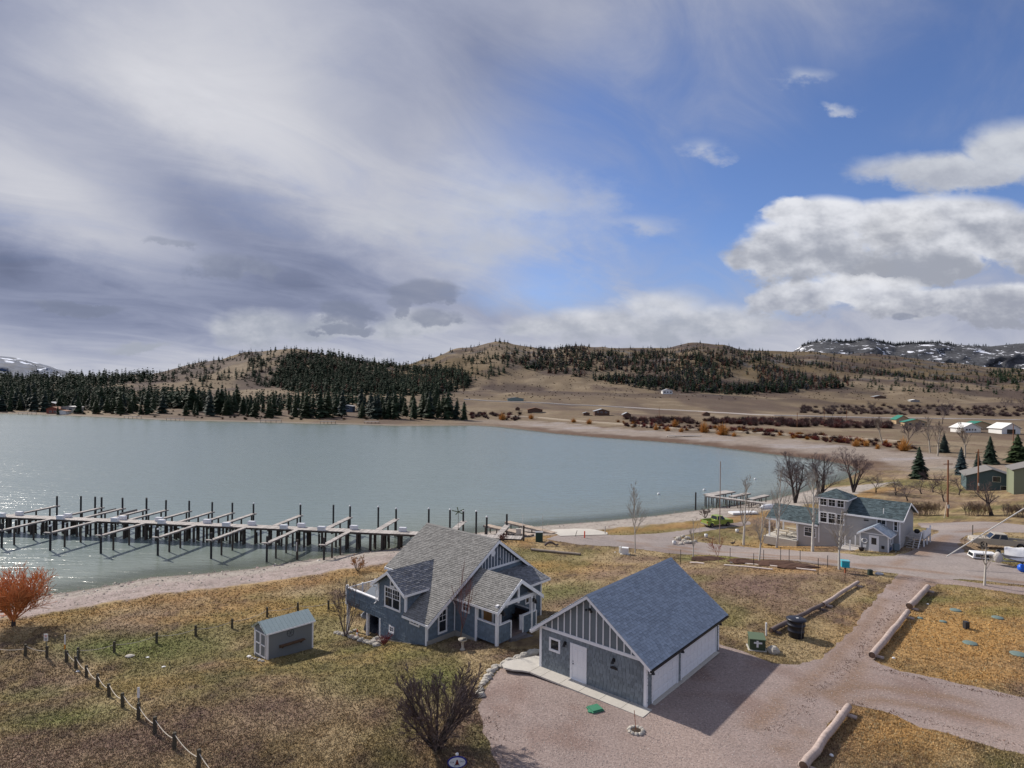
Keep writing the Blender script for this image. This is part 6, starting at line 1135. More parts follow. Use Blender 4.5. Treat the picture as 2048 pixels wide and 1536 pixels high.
# ------------------------------------------------------------------ logs, bins and small yard things
M_LOGP = mat('peeled_log', (.42, .335, .295), .85, .42, 5, bump=.8, bscale=16, dist=.04, var2=.25, scale2=1.3, detail=8); M_LOGD = mat('dark_log', (.13, .10, .095), .85, .3, 4, bump=.3); M_END = mat('log_end', (.14, .09, .065), .85, .2)
def log(a, b, r, label, m=M_LOGP, feet=True, lift=.12):
    A, B = (G(*a) if a[1] < 1530 else W(*a, 0)), G(*b); A = A+Zv*(r+lift); B = B+Zv*(r+lift); t = thing('log', (A+B)/2, label, 'log'); d = unit(B-A); n = 9
    pts = [A+(B-A)*k/n+V3(rng.gauss(0, .02), rng.gauss(0, .02), rng.gauss(0, .012)) for k in range(n+1)]
    pc(t, 'trunk', m, lambda q: q.tube(pts, [r*(1.08-.016*k+rng.uniform(-.06, .06)) for k in range(n+1)], 10, cap=False), True)
    for e, s in ((A, -1), (B, 1)): pc(t, 'cut_end', M_END, lambda q: q.lathe(e-d*s*.01, [(r*.98, 0), (.01, .012)], 10, d*s))
    if feet:
        sd = unit(np.cross(d, Zv))
        for k in (.06, .93): c = A+(B-A)*k-Zv*(r+lift*.4); pc(t, 'cross_log', m, lambda q: q.tube([c-sd*.35, c+sd*.55], .12, 8), True)
log((1541, 1268), (1644, 1216), .17, 'dark weathered log behind the black round bin', M_LOGD); log((1646, 1215), (1716, 1170), .16, 'long pale log continuing the dark log towards the lane'); log((1744, 1320), (1816, 1231), .21, 'pale log edging the orange grass right of the lane'); log((1819, 1221), (1856, 1181), .24, 'short thick pale log at the upper corner of the orange grass'); log((1606, 1545), (1697, 1424), .2, 'pale log at the bottom right by the drive entrance'); log((1062, 1101), (1161, 1111), .16, 'old log lying on the lawn beyond the house', mat('grey_log', (.3, .25, .21), .85, .25), feet=False, lift=0)
p = G(1592, 1274); t = thing('stock_bin', p, 'big round black bin with a lid beside the log', 'bin'); mb_ = mat('navy_black_plastic', (.018, .019, .028), .4, .15, 3)
pc(t, 'body', mb_, lambda m: m.lathe(p, [(.48, 0), (.52, .06), (.55, .45), (.585, .47), (.585, .52), (.56, .54), (.6, .88), (.64, .9), (.64, .98), (.6, 1.0), (.62, 1.28), (.68, 1.32)], 24), True); pc(t, 'lid', mb_, lambda m: m.lathe(p+Zv*1.3, [(.70, 0), (.72, .06), (.55, .13), (.2, .16), (.01, .165)], 24), True)
pc(t, 'sticker', M_CAPW, lambda m: m.bar(p+V3(-.05, -.1, 1.462), p+V3(.12, -.1, 1.462), .12, .02)); pc(t, 'chain', mat('grey_plastic'), lambda m: m.tube([p+V3(.1, -.73, 1.3), p+V3(.1, -.66, .6), p+V3(.1, -.56, .1)], .012, 4))
p = G(1515, 1302); fx = Fr(p, (.97, -.22), (.22, .97)); t = thing('transformer_box', p, 'green utility box with a white cross mark near the drive', 'box'); mg = mat('utility_green', (.055, .075, .045), .55, .1)
pc(t, 'body', mg, lambda m: fx.box(m, -.52, .52, 0, .9, p[2]-.1, p[2]+.78)); pc(t, 'lid', mat('utility_green_top', (.11, .15, .09), .5, .1), lambda m: m.prism([fx.p(-.55, -.05, p[2]+.78), fx.p(-.55, .95, p[2]+.92), fx.p(.55, .95, p[2]+.92), fx.p(.55, -.05, p[2]+.78)], Zv*.05)); pc(t, 'pad', M_CONC, lambda m: fx.box(m, -.62, .62, -.12, 1.0, p[2]-.15, p[2]+.05)); pc(t, 'mark', M_CAPW, lambda m: fx.box(m, -.08, .06, -.012, 0, p[2]+.25, p[2]+.72)); pc(t, 'mark', M_CAPW, lambda m: fx.box(m, -.25, .3, -.016, 0, p[2]+.5, p[2]+.62))
def rock(u, v, r, label, m=M_ROCK, fl=.7, group=None, world=None):
    p = G(u, v) if world is None else world; return one('rock', m, label, 'rock', lambda q: q.ball(p+Zv*r*fl*.5, (r*rng.uniform(.9, 1.3), r*rng.uniform(.8, 1.1), r*fl), 9, 6, .14, rng), group)
rock(1547, 1306, .38, 'single pale boulder beside the green utility box', fl=.9)
def stick(name, u, v, h, r, m, label, cat='post', lean=(0, 0)): p = G(u, v); return one(name, m, label, cat, lambda q: q.tube([p-Zv*.1, p+V3(*lean, h)], r, 8))
stick('marker_pipe', 1532, 1271, .95, .07, M_CAPW, 'white marker pipe beside the dark log'); 
p = G(1690, 1146); t = thing('post_box', p, 'bright teal box on an orange post beside the lane', 'box'); mt = mat('teal_paint', (.02, .36, .46), .4, .1); pc(t, 'post', mat('rust_post', (.3, .09, .04), .8, .2), lambda m: m.bar(p-Zv*.1, p+Zv*.65, .12, .12, (0, 1, 0))); pc(t, 'box', mt, lambda m: m.bar(p+Zv*.62, p+Zv*1.2, .72, .6, (.3, 1, 0))); pc(t, 'lid', mat('pale_teal_paint', (.12, .42, .5), .4, .1), lambda m: m.bar(p+Zv*1.2, p+Zv*1.32, .78, .68, (.3, 1, 0)))
p = G(1740, 1150); one('junction_box', mat('dark_green_plastic', (.02, .035, .028), .5, .1), 'small dark green junction box right of the teal box', 'box', lambda m: m.hexa([p+V3(x*.2*(1-.1*k), y*.18*(1-.1*k), .55*k) for k in (0, 1) for x, y in ((-1, -1), (1, -1), (1, 1), (-1, 1))])); rock(1758, 1149, .42, 'flat grey stone right of the dark junction box', mat('grey_rock', (.33, .34, .37), .9, .2, 4), .35)
M_LID = mat('green_grey_lid', (.14, .19, .17), .55, .12, 4)
for i, (u, v, r) in enumerate(((1911, 1221, .42), (1995, 1236, .42), (1940, 1287, .46), (2037, 1309, .52), (1840, 1237, .22), (1886, 1244, .26))): p = G(u, v); one('valve_lid', M_LID, 'round green grey lid in the orange grass, ' + ['topmost of the large ones', 'far right in the upper row', 'middle of the three right hand ones', 'largest, at the right edge', 'smallest, nearest the short log', 'small, left of the dark vent'][i], 'lid', lambda m: m.lathe(p-Zv*.02, [(r, 0), (r, .07), (r*.9, .1), (.02, .12)], 18), 'round lids in the orange grass', True)
p = G(1932, 1257); one('vent_stub', mat('dark_plastic', (.035, .035, .04), .5, .1), 'dark square vent stub in the orange grass', 'vent', lambda m: m.hexa([p+V3(x*.16, y*.16, z) for z in (0, .55) for x, y in ((-1, -1), (1, -1), (1, 1), (-1, 1))]))
for (u, v, lb) in ((1855, 1209, 'white stone on the grass beside the short thick log'), (1787, 1317, 'white stake at the foot of the long pale log'), (1663, 1512, 'white stub beside the bottom right log'), (1230, 1105, 'white stone on the far lawn')): rock(u, v, .1, lb, M_CAPW)
fg_ = Fr(G(1190, 1420), (.9, .43), (-.43, .9)); p = G(1190, 1420); t = thing('tank_lid', p, 'square green tank lid set in the gravel before the garage', 'lid'); ml = mat('mint_green_plastic', (.06, .22, .13), .5, .15); pc(t, 'lid', ml, lambda m: fg_.box(m, -.33, .33, -.3, .3, .0, .12)); pc(t, 'rim', ml, lambda m: fg_.box(m, -.38, .38, -.35, .35, .0, .06)); p = G(1181, 1424); one('drain_cap', ml, 'small round green cap just left of the square tank lid', 'lid', lambda m: m.lathe(p, [(.17, 0), (.17, .08), (.02, .1)], 12))
p = G(1272, 1463); t = thing('stone_planter', p, 'ring of pale stones around soil in the gravel', 'planter')
for k in range(11): a = k*.571; q = p+V3(.36*math.cos(a), .36*math.sin(a), .05); pc(t, 'stone', M_ROCK, lambda m: m.ball(q, (.13, .12, .1), 7, 5, .15, rng))
pc(t, 'soil', mat('soil'), lambda m: m.lathe(p, [(.3, .02), (.28, .07), (.02, .09)], 12)); pc(t, 'reed', mat('rust_post'), lambda m: m.tube([p, p+V3(-.1, .05, 1.1)], .018, 4))
# rock edging of the drive, stones by the carport
t = thing('rock_edging', G(975, 1360), 'curved edging of pale rocks between lawn and gravel drive', 'edging'); cv = [(957, 1396), (962, 1376), (972, 1360), (982, 1349), (992, 1338), (1005, 1330), (1022, 1322), (1040, 1316), (1056, 1312), (1075, 1307)]
for k in range(44):
    x = k/43*(len(cv)-1); i = min(int(x), len(cv)-2); fr_ = x-i; u = cv[i][0]*(1-fr_)+cv[i+1][0]*fr_+rng.uniform(-4, 3); v = cv[i][1]*(1-fr_)+cv[i+1][1]*fr_+rng.uniform(-3, 3); p = G(u, v); r = rng.uniform(.13, .27)*(1.25 if k > 30 else 1); pc(t, 'stone', M_ROCK, lambda m: m.ball(p+Zv*r*.3, (r*1.2, r, r*.7), 8, 6, .18, rng))
t = thing('bed_edging', G(705, 1270), 'row of pale rocks edging the bed under the raised deck', 'edging')
for (u, v, r) in ((673, 1267, .22), (681, 1269, .24), (690, 1271, .3), (702, 1275, .24), (712, 1278, .26), (722, 1282, .28), (732, 1285, .24), (748, 1288, .34), (757, 1281, .36), (764, 1285, .3), (753, 1292, .26), (700, 1266, .18), (710, 1262, .18), (737, 1287, .2)): p = G(u, v); pc(t, 'stone', M_ROCK, lambda m: m.ball(p+Zv*r*.3, (r*1.3, r, r*.7), 8, 6, .16, rng))
p = G(925, 1300); t = thing('bird_bath', p, 'pale stone bird bath on the lawn by the entry', 'bird bath'); ms = mat('cast_stone', (.45, .41, .35), .9, .12); pc(t, 'pedestal', ms, lambda m: m.lathe(p, [(.2, 0), (.2, .06), (.1, .14), (.085, .4), (.11, .6), (.16, .66)], 14), True); pc(t, 'basin', ms, lambda m: m.lathe(p+Zv*.66, [(.1, 0), (.3, .05), (.33, .13), (.29, .13), (.24, .07), (.02, .05)], 18), True)
p = HF.p(7.85, -.75, 0); p[2] = gz(p[0], p[1]); t = thing('traffic_cone', p, 'small orange and white traffic cone by the deck post', 'cone'); mo = mat('cone_orange', (.65, .13, .03), .6, .05); pc(t, 'base', mo, lambda m: m.bar(p-V3(.2, 0, -.02), p+V3(.2, 0, .02), .4, .04)); pc(t, 'cone', mo, lambda m: m.lathe(p+Zv*.03, [(.15, 0), (.11, .22)], 12), True); pc(t, 'band', M_CAPW, lambda m: m.lathe(p+Zv*.25, [(.11, 0), (.07, .2)], 12), True); pc(t, 'tip', mo, lambda m: m.lathe(p+Zv*.45, [(.07, 0), (.03, .25)], 12), True)
# covered boat under the deck
def covered_boat():
    t = thing('covered_boat', HF.p(7.4, 1.6, -2.9), 'boat wrapped in a dark navy tarp under the raised deck', 'boat'); V = []; ns, nt_ = 22, 14; rg2 = random.Random(2)
    for i in range(ns):
        s = 6.25+(10.0-6.25)*i/(ns-1); e = max(.12, math.sin(math.pi*i/(ns-1)))**.4
        for j in range(nt_):
            a = math.pi*j/(nt_-1); zt = 1.75+.35*math.sin(i*.55)+.15*math.sin(i*1.7); tt = 1.75-math.cos(a)*1.15*e*(1+.05*math.sin(i*2.2+j)); z = -3.1+max(.05, (max(0, math.sin(a))**.55)*zt*e)*(1+rg2.uniform(-.02, .02)); V.append(HF.p(s, tt, z))
    fc = [(i*nt_+j, i*nt_+j+1, (i+1)*nt_+j+1, (i+1)*nt_+j) for i in range(ns-1) for j in range(nt_-1)]; mb = MB(); mb.add(V, fc); mb.build('tarp', mat('navy_tarp', (.022, .026, .04), .38, .2, 3, bump=.6, bscale=3, dist=.1), t, True)
    pc(t, 'grey_cover', mat('grey_tarp', (.3, .32, .36), .45, .15), lambda m: m.ball(HF.p(9.3, 1.2, -1.35), (.55, .5, .32), 10, 7, .06, rng), True)
covered_boat()
# ------------------------------------------------------------------ signs and lawn bits
def sign(u, v, h, w, hh, mb_, label, col2=None, dz=0):
    p = G(u, v); t = thing('sign', p, label, 'sign'); pc(t, 'post', mat('grey_green_steel', (.12, .14, .13), .5, .1), lambda m: m.bar(p-Zv*.1, p+Zv*h, .06, .04, (0, 1, 0))); b = pc(t, 'board', mb_, lambda m: m.bar(p+V3(0, -.04, h-hh), p+V3(0, -.04, h), w, .02, (0, 1, 0)))
    return p, t, b
mrd = mat('sign_red', (.5, .06, .05), .5, 0); p, t, b = sign(92, 1315, 1.85, .32, .55, M_CAPW, 'white notice sign with red lettering by the willow')
for k, (w, z) in enumerate(((.2, 1.72), (.14, 1.64), (.2, 1.52), (.16, 1.45), (.18, 1.38))): pc(b, 'lettering', mrd if k < 2 else M_METAL, lambda m: m.bar(p+V3(-w/2, -.056, z), p+V3(w/2, -.056, z), .004, .035))
p, t, b = sign(130, 1324, 2.1, .1, .75, M_CAPW, 'narrow white marker with an orange lower band by the fence corner'); pc(b, 'band', mat('orange_band', (.65, .25, .03), .6, 0), lambda m: m.bar(p+V3(0, -.055, 1.0), p+V3(0, -.055, 1.36), .11, .02, (0, 1, 0)))
sign(277, 1435, 1.75, .14, .6, M_CAPW, 'narrow white sign rising over the rope fence middle'); stick('stake', 155, 1320, .75, .04, mat('grey_green_steel'), 'short green steel stake behind the fence corner', 'stake'); stick('stake', 339, 1331, .3, .03, M_POST, 'tiny dark stake on the lawn left of the shed', 'stake')
for i, (u, v, r) in enumerate(((259, 1313, .33), (295, 1315, .12), (327, 1334, .13), (498, 1313, .16), (155, 1343, .12))): rock(u, v, r, ['flat pale stone on the lawn, largest of the scatter', 'small white stone right of the largest flat stone', 'small white stone by the tiny dark stake', 'white stone left of the shed doors', 'white stone at the fence corner'][i], M_ROCK if i == 0 else M_CAPW, .3)
def oval_sign():
    c = WD(914, 1524, 28.6); t = thing('oval_sign', V3(c[0], c[1], 0), 'oval white and blue sign with a bell on it at the bottom edge', 'sign'); d = unit(V3(-c[0], -c[1], 0)); r = V3(-d[1], d[0], 0); f = lambda x, z, k=0: c+r*x+Zv*z+d*k
    ell = lambda a, b, k: [f(a*math.cos(i*.1963), b*math.sin(i*.1963), k) for i in range(32)]
    pc(t, 'post', M_WHITE, lambda m: m.bar(V3(c[0], c[1], -.1)-d*.06, f(0, .34, -.06), .09, .09, (0, 1, 0))); pc(t, 'post_cap', M_CAPW, lambda m: m.lathe(f(0, .3, -.06), [(.07, 0), (.08, .05), (.05, .1), (.01, .12)], 10)); b = pc(t, 'board', mat('sign_blue', (.02, .03, .25), .4, 0), lambda m: m.prism(ell(.46, .29, 0), d*.03)); pc(b, 'field', mat('sign_white', (.72, .74, .76), .4, 0), lambda m: m.prism(ell(.40, .235, .03), d*.006))
    bell = [(-.1, -.09), (.1, -.09), (.075, -.05), (.055, .03), (.03, .11), (0, .14), (-.03, .11), (-.055, .03), (-.075, -.05)]; pc(b, 'bell', mat('bell_red', (.16, .02, .015), .5, 0), lambda m: m.prism([f(x, z, .036) for x, z in bell], d*.006)); pc(b, 'bell_rim', M_METAL, lambda m: m.prism([f(x, z, .036) for x, z in ((-.11, -.115), (.11, -.115), (.105, -.09), (-.105, -.09))], d*.008))
    for tx_, x, z, s in (('FOR', -.24, -.03, .085), ('SALE', .24, -.0, .085), ('883-177', 0, -.19, .07)):
        cu = bpy.data.curves.new('lettering', 'FONT'); cu.body = tx_; cu.size = s*1.3; cu.align_x = 'CENTER'; o = bpy.data.objects.new('lettering', cu); me = bpy.data.meshes.new_from_object(o); bpy.data.objects.remove(o); mb = MB(); mb.add([f(x+v.co.x, z+v.co.y, .0375) for v in me.vertices], [tuple(p_.vertices) for p_ in me.polygons]); mb.build('lettering', mat('sign_ink', (.03, .05, .09), .5, 0), b)
oval_sign()
# ------------------------------------------------------------------ shore clutter
p = G(1078, 1083); t = thing('fish_box', p, 'dark green cabinet at the head of the boat ramp', 'cabinet'); pc(t, 'body', mat('dark_green_paint', (.02, .055, .045), .5, .1), lambda m: m.bar(p-Zv*.1, p+Zv*1.3, 1.0, .6, (0, 1, 0))); pc(t, 'lid', M_TINR, lambda m: m.bar(p+Zv*1.3, p+Zv*1.38, 1.1, .7, (0, 1, 0)))
stick('lamp_pole', 1085, 1079, 3.4, .03, M_PLANK, 'thin pole beside the dark green cabinet'); stick('mooring_post', 1047, 1082, 2.2, .13, M_PILE, 'dark stout post at the landward end of the pier'); stick('mast_pole', 1045, 1078, 3.6, .025, M_CAPW, 'thin white rod behind the stout post')
p = W(1037, 1068, -3.0); one('power_pedestal', mat('cream_box', (.55, .5, .44), .5, .1), 'cream power pedestal box on the landward pier end', 'box', lambda m: m.bar(p, p+Zv*.8, .75, .4, (0, 1, 0)))
stick('channel_marker', 1169, 1076, 1.0, .09, mat('red_orange_plastic', (.7, .08, .03), .5, 0), 'red orange marker tube on the ramp', 'marker'); stick('ramp_post', 1210, 1068, 1.2, .07, M_PLANK, 'wooden post at the right end of the ramp'); stick('ramp_stake', 1150, 1073, .9, .04, M_PILE, 'leaning dark stake left of the red orange marker', 'stake', (.3, 0))
p = G(1103, 1093); one('driftwood', M_LOGD, 'arched dark driftwood hoop on the gravel by the lawn log', 'driftwood', lambda m: m.tube([p+V3(-.9+k*.2, -.1*k % .3, .15+.42*math.sin(min(1, k/7)*3.0)) for k in range(10)], [.16]*5+[.12]*5, 7), None, True)
p = G(1250, 1108); t = thing('heat_pump', p, 'white square utility cabinet at the base of the thin aspen', 'cabinet'); pc(t, 'body', M_CAPW, lambda m: m.bar(p, p+Zv*.85, .85, .7, (.3, 1, 0))); pc(t, 'pad', M_CONC, lambda m: m.bar(p-Zv*.1, p+Zv*.05, 1.2, 1.0, (.3, 1, 0)))
p = G(1240, 1106); one('white_bench', M_CAPW, 'white L shaped stand left of the white cabinet', 'stand', lambda m: (m.bar(p, p+Zv*.85, .28, .12, (0, 1, 0)), m.bar(p+V3(.1, 0, .15), p+V3(.55, 0, .15), .2, .25)) and None)
stick('flagpole', 1439, 1088, 11.6, .06, mat('bare_pole', (.3, .22, .18), .7, .1), 'tall bare flagpole on the orange grass', 'flagpole')
for i, (u, v, r) in enumerate(((1357, 1080, .5), (1368, 1083, .36), (1375, 1078, .4), (1382, 1086, .36), (1362, 1089, .34), (1374, 1087, .38), (1390, 1084, .3), (1349, 1086, .3), (1366, 1074, .3))): rock(u, v, r, 'pale boulder in the rock pile at the bend of the lane', M_ROCK, .7, 'boulders of the lane rock pile')
for (u, v, lb) in ((1317, 989, 'white mooring buoy nearest the lane bend'), (1408, 981, 'small white mooring buoy left of the private dock'), (1510, 959, 'distant white mooring buoy off the cottonwoods')): p = W(u, v, ZW); one('buoy', M_CAPW, lb, 'buoy', lambda m: m.ball(p+Zv*.12, .32, 10, 7), None, True)
p = W(1391, 1018, -5.4); one('lone_piling', mat('dark_mooring_pile'), 'lone dark piling with a white top left of the private dock', 'piling', lambda m: m.tube([p-Zv*2, p+Zv*3.4], .16, 8)); 
p = G(1488, 1029); one('float_raft', M_CAPW, 'white flat float lying on the shore left of the aspens', 'raft', lambda m: m.bar(p+V3(-2.4, 0, .25), p+V3(2.4, .9, .25), 1.6, .3)); p = G(1540, 1018)
t = thing('rowing_boat', p, 'upturned white rowing boat on the shore behind the porch', 'boat'); pc(t, 'hull', M_CAPW, lambda m: m.tube([p+V3(-1.9+k*.38, .1*k, .25) for k in range(11)], [.1, .35, .5, .58, .6, .6, .58, .54, .45, .3, .08], 10), True); pc(t, 'keel', M_WHITE, lambda m: m.bar(p+V3(-1.6, .1, .82), p+V3(1.5, .9, .82), .05, .06))
p = G(1466, 1091); t = thing('goose', p, 'dark goose standing on the grass right of the flagpole', 'goose'); mgz = mat('goose_brown', (.10, .08, .065), .9, .2, 9); mb = MB(); mb.tube([p+V3(-.42, 0, .38), p+V3(-.3, 0, .36), p+V3(-.1, 0, .34), p+V3(.12, 0, .38), p+V3(.22, 0, .5), p+V3(.25, 0, .68), p+V3(.27, 0, .82), p+V3(.33, 0, .86), p+V3(.41, 0, .84)], [.02, .09, .16, .13, .06, .04, .04, .05, .015], 8); mb.build('body', mgz, t, True)
for y in (-.06, .06): pc(t, 'leg', M_METAL, lambda m: m.tube([p+V3(-.02, y, 0), p+V3(-.02, y, .25)], .018, 4))
# whirligig on a pole behind the roof ridge
p = PF(24.4, 1.0); t = thing('wind_spinner', p, 'metal wind spinner on a thin pole behind the roof ridge', 'wind spinner'); pc(t, 'pole', M_POST, lambda m: m.tube([p, p+Zv*3.4], .035, 5))
for k in range(5): a = k*1.2566+.5; pc(t, 'blade', mat('dull_green_metal', (.12, .16, .09), .5, .1), lambda m: m.bar(p+Zv*3.2, p+V3(math.cos(a)*.95, 0, 3.3+math.sin(a)*.6), .14, .03, (0, 1, 0)))
# garden plot: dark soil mounds, pipes and wire posts
for i, (u, v, w) in enumerate(((1420, 1119, 2.4), (1500, 1126, 1.8), (1555, 1128, 2.6), (1600, 1135, 2.2), (1480, 1122, 1.5))): p = G(u, v); one('soil_mound', mat('turned_soil', (.085, .045, .03), .95, .35, 6, bump=.8), 'mound of dark turned soil in the garden plot, ' + ['leftmost', 'under the white pipes', 'right of middle', 'rightmost', 'smallest'][i], 'soil', lambda m: m.ball(p, (w, w*.5, .28), 14, 7, .18, rng), 'soil mounds in the garden plot')
for i, (a, b) in enumerate((((1448, 1132), (1545, 1141)), ((1460, 1127), (1632, 1143)), ((1380, 1127), (1408, 1129)))): A, B = G(*a)+Zv*.12, G(*b)+Zv*.12; one('garden_pipe', mat('pale_pipe', (.6, .52, .48), .6, .1), ['long pale pipe lying nearest along the garden plot', 'longest pale pipe lying across the garden plot', 'short pale board at the left of the garden plot'][i], 'pipe', lambda m: m.tube([A, (A+B)/2+Zv*.05, B], .085, 6))
t = thing('wire_fence', G(1500, 1120), 'thin dark steel posts of a wire fence round the garden plot', 'fence')
for (u, v, h) in ((1361, 1128, 1.7), (1460, 1119, 1.4), (1507, 1130, 1.3), (1527, 1122, 1.3), (1561, 1120, 1.5), (1578, 1126, 1.6), (1636, 1150, 1.7), (1655, 1135, 1.3), (1600, 1121, 1.2)): p = G(u, v); pc(t, 'post', M_METAL, lambda m: m.bar(p-Zv*.1, p+Zv*h, .05, .05, (0, 1, 0)))
for i, (u, v, lb, m_) in enumerate(((1412, 1075, 'white bucket on the orange grass', M_CAPW), (1474, 1065, 'white jug near the aspen beside the flagpole', M_CAPW), (1348, 1089, 'white bowl stone at the bend of the lane', M_CAPW))): p = G(u, v); one('bucket', m_, lb, 'bucket', lambda m: m.lathe(p, [(.2, 0), (.26, .5), (.24, .5), (.2, .1)], 10), None, True)
# ------------------------------------------------------------------ poles and wires
def pole(u, v, h, label, arm=True):
    p = G(u, v); t = thing('utility_pole', p, label, 'pole'); mp_ = mat('creosote_pole', (.22, .10, .055), .85, .2, 3, stretch=(1, 1, .1)); pc(t, 'shaft', mp_, lambda m: m.tube([p-Zv*.3, p+Zv*h], [.17, .12], 8))
    if arm: pc(t, 'crossarm', mp_, lambda m: m.bar(p+V3(-.9, -.2, h-.7), p+V3(.9, .2, h-.7), .1, .12)); pc(t, 'meter', M_TINR, lambda m: m.bar(p+V3(0, -.22, 1.5), p+V3(0, -.22, 2.1), .3, .15, (0, 1, 0)))
    return p+Zv*h
pole(1895, 1034, 9.6, 'brown wooden pole with crossarm behind the hedge'); pole(1956, 985, 9.5, 'wooden pole right before the teal house'); pole(2026, 893, 9, 'wooden pole beside the white garage', False)
stick('guy_marker', 1888, 1036, 2.6, .06, mat('pale_guard', (.6, .5, .4), .6, .1), 'pale guard leaning at the foot of the brown pole', 'marker', (.45, 0))
for (u, v, h, lb) in ((1594, 855, 9, 'thin pole left of the shore scrub at right'), (1693, 845, 9, 'thin brown pole before the highway thicket'), (1648, 850, 10, 'thin pole between two others on the far flat'), (1318, 834, 8, 'thin pole on the far flat near the small barn')): stick('far_pole', u, v, h, .16, mat('creosote_pole'), lb, 'pole')
# ------------------------------------------------------------------ vehicles
def pickup(o, dr, L, body, label, old=False, cab=True):
    f = Fr(o, dr, (-dr[1], dr[0])); z = o[2]; t = thing('pickup_truck', o, label, 'truck'); hw = .93 if not old else .88; k = L/5.4; ax = (1.0*k, 4.35*k); wr = .38
    mg = mat('car_glass', (.015, .018, .02), .08, 0, spec=.6); ch = mat('chrome', (.5, .5, .5), .25, 0, metal=.8)
    def arch(x): return [(x+.46*math.cos(a), .42+.46*math.sin(a)) for a in [math.pi*i/6 for i in range(7)]]
    lower = [(0, .45)]+arch(ax[0])[::-1]+arch(ax[1])[::-1]+[(L, .5), (L, .98 if not old else 1.0), (L-.1, 1.06), (3.75*k, 1.14), (0, 1.1)]
    for sd in (-1, 1): pc(t, 'side_panel', body, lambda m: m.prism([f.p(x, sd*hw, z+h) for x, h in lower], f.b*(-sd*.09)))
    pc(t, 'hood', body, lambda m: m.prism([f.p(x, -hw+.05, z+h) for x, h in ((3.7*k, .5), (L-.02, .5), (L-.02, .97), (L-.25, 1.07), (3.7*k, 1.15))], f.b*(2*hw-.1))); pc(t, 'bed_floor', M_METAL if not old else body, lambda m: f.box(m, .05, 2.1*k, -hw+.09, hw-.09, z+.5, z+.62)); pc(t, 'tailgate', body, lambda m: f.box(m, .0, .07, -hw+.09, hw-.09, z+.55, z+1.08)); pc(t, 'cab_floor', body, lambda m: f.box(m, 2.05*k, 3.75*k, -hw+.08, hw-.08, z+.42, z+1.13))
    b0, b1, t0, t1 = 2.05*k, 3.85*k, 2.2*k, 3.3*k; zr, zb = z+1.72, z+1.1
    def ring(zz, a, b, w): return [f.p(a, -w, zz), f.p(b, -w, zz), f.p(b, w, zz), f.p(a, w, zz)]
    g = pc(t, 'cab', body, lambda m: m.hexa(ring(zb, b0, b1, hw-.04)+ring(zr, t0, t1, hw-.2)))
    def quad(a, b, c, d, ex=.012): P = [np.asarray(x) for x in (a, b, c, d)]; n = unit(np.cross(P[1]-P[0], P[2]-P[0])); cen = sum(P)/4; n = n if n@(cen-f.p((b0+b1)/2, 0, zb)) > 0 else -n; q = [cen+(x-cen)*.84+n*.002 for x in P]; pc(g, 'window', mg, lambda m: m.prism(q, n*ex))
    lo, hi = ring(zb+.02, b0, b1, hw-.04), ring(zr-.02, t0, t1, hw-.2); mids = lambda a, b: (a+b)/2
    quad(lo[1], lo[2], hi[2], hi[1]); quad(lo[0], lo[3], hi[3], hi[0])
    for (a, b) in ((0, 1), (3, 2)): quad(lo[a], mids(lo[a], lo[b]), mids(hi[a], hi[b]), hi[a]); quad(mids(lo[a], lo[b]), lo[b], hi[b], mids(hi[a], hi[b]))
    for x in ax:
        for sd in (-1, 1):
            c = f.p(x, sd*(hw-.12), z+wr); w = pc(t, 'wheel', mat('tyre', (.02, .02, .02), .8, .1), lambda m: m.lathe(c-f.b*.11, [(.2, 0), (wr-.03, .01), (wr, .05), (wr, .17), (wr-.03, .21), (.2, .22)], 16, f.b)); pc(w, 'rim', ch, lambda m: m.lathe(c-f.b*.115, [(.02, .02), (.2, 0), (.2, .23), (.02, .21)], 12, f.b))
    for x, n in ((-.08, 'rear_bumper'), (L, 'front_bumper')): pc(t, n, ch, lambda m: f.box(m, x, x+.1, -hw, hw, z+.42, z+.62))
    for sd in (-1, 1): pc(t, 'headlight', M_CAPW, lambda m: f.box(m, L-.02, L+.015, sd*(hw-.25)-.12, sd*(hw-.25)+.12, z+.72, z+.9)); pc(t, 'tail_light', mat('tail_red', (.35, .02, .02), .3, 0), lambda m: f.box(m, -.02, .02, sd*(hw-.1)-.06, sd*(hw-.1)+.06, z+.75, z+1.0))
    return f
p = G(1408, 1054); pickup(p, unit((.93, .36)), 5.0, mat('lime_green_paint', (.26, .33, .07), .4, .12, 2), 'lime green vintage pickup parked by the shore', True)
p = G(2048, 1111); p = G(2058, 1100); TF = pickup(p, unit((-.93, .37)), 5.8, mat('tan_paint', (.42, .37, .30), .4, .1, 2), 'tan extended cab pickup parked at the right edge')
p = G(1966, 1117); fx = Fr(p, (.95, -.3), (.3, .95)); t = thing('truck_topper', p, 'white truck bed topper lying on the grass before the tan pickup', 'truck topper'); z = p[2]
pc(t, 'shell', M_CAPW, lambda m: m.hexa([fx.p(x*(1.25-.15*k), y*(.8-.15*k), z+.15+.55*k) for k in (0, 1) for x, y in ((-1, -1), (1, -1), (1, 1), (-1, 1))])); pc(t, 'side_window', M_GLASS, lambda m: m.prism([fx.p(-1.0, -.775, z+.28), fx.p(.6, -.775, z+.28), fx.p(.55, -.69, z+.58), fx.p(-.95, -.69, z+.58)], -fx.b*.02)); pc(t, 'rear_window', M_GLASS, lambda m: m.prism([fx.p(-1.225, -.6, z+.28), fx.p(-1.225, .6, z+.28), fx.p(-1.15, .52, z+.6), fx.p(-1.15, -.52, z+.6)], -fx.a*.02))
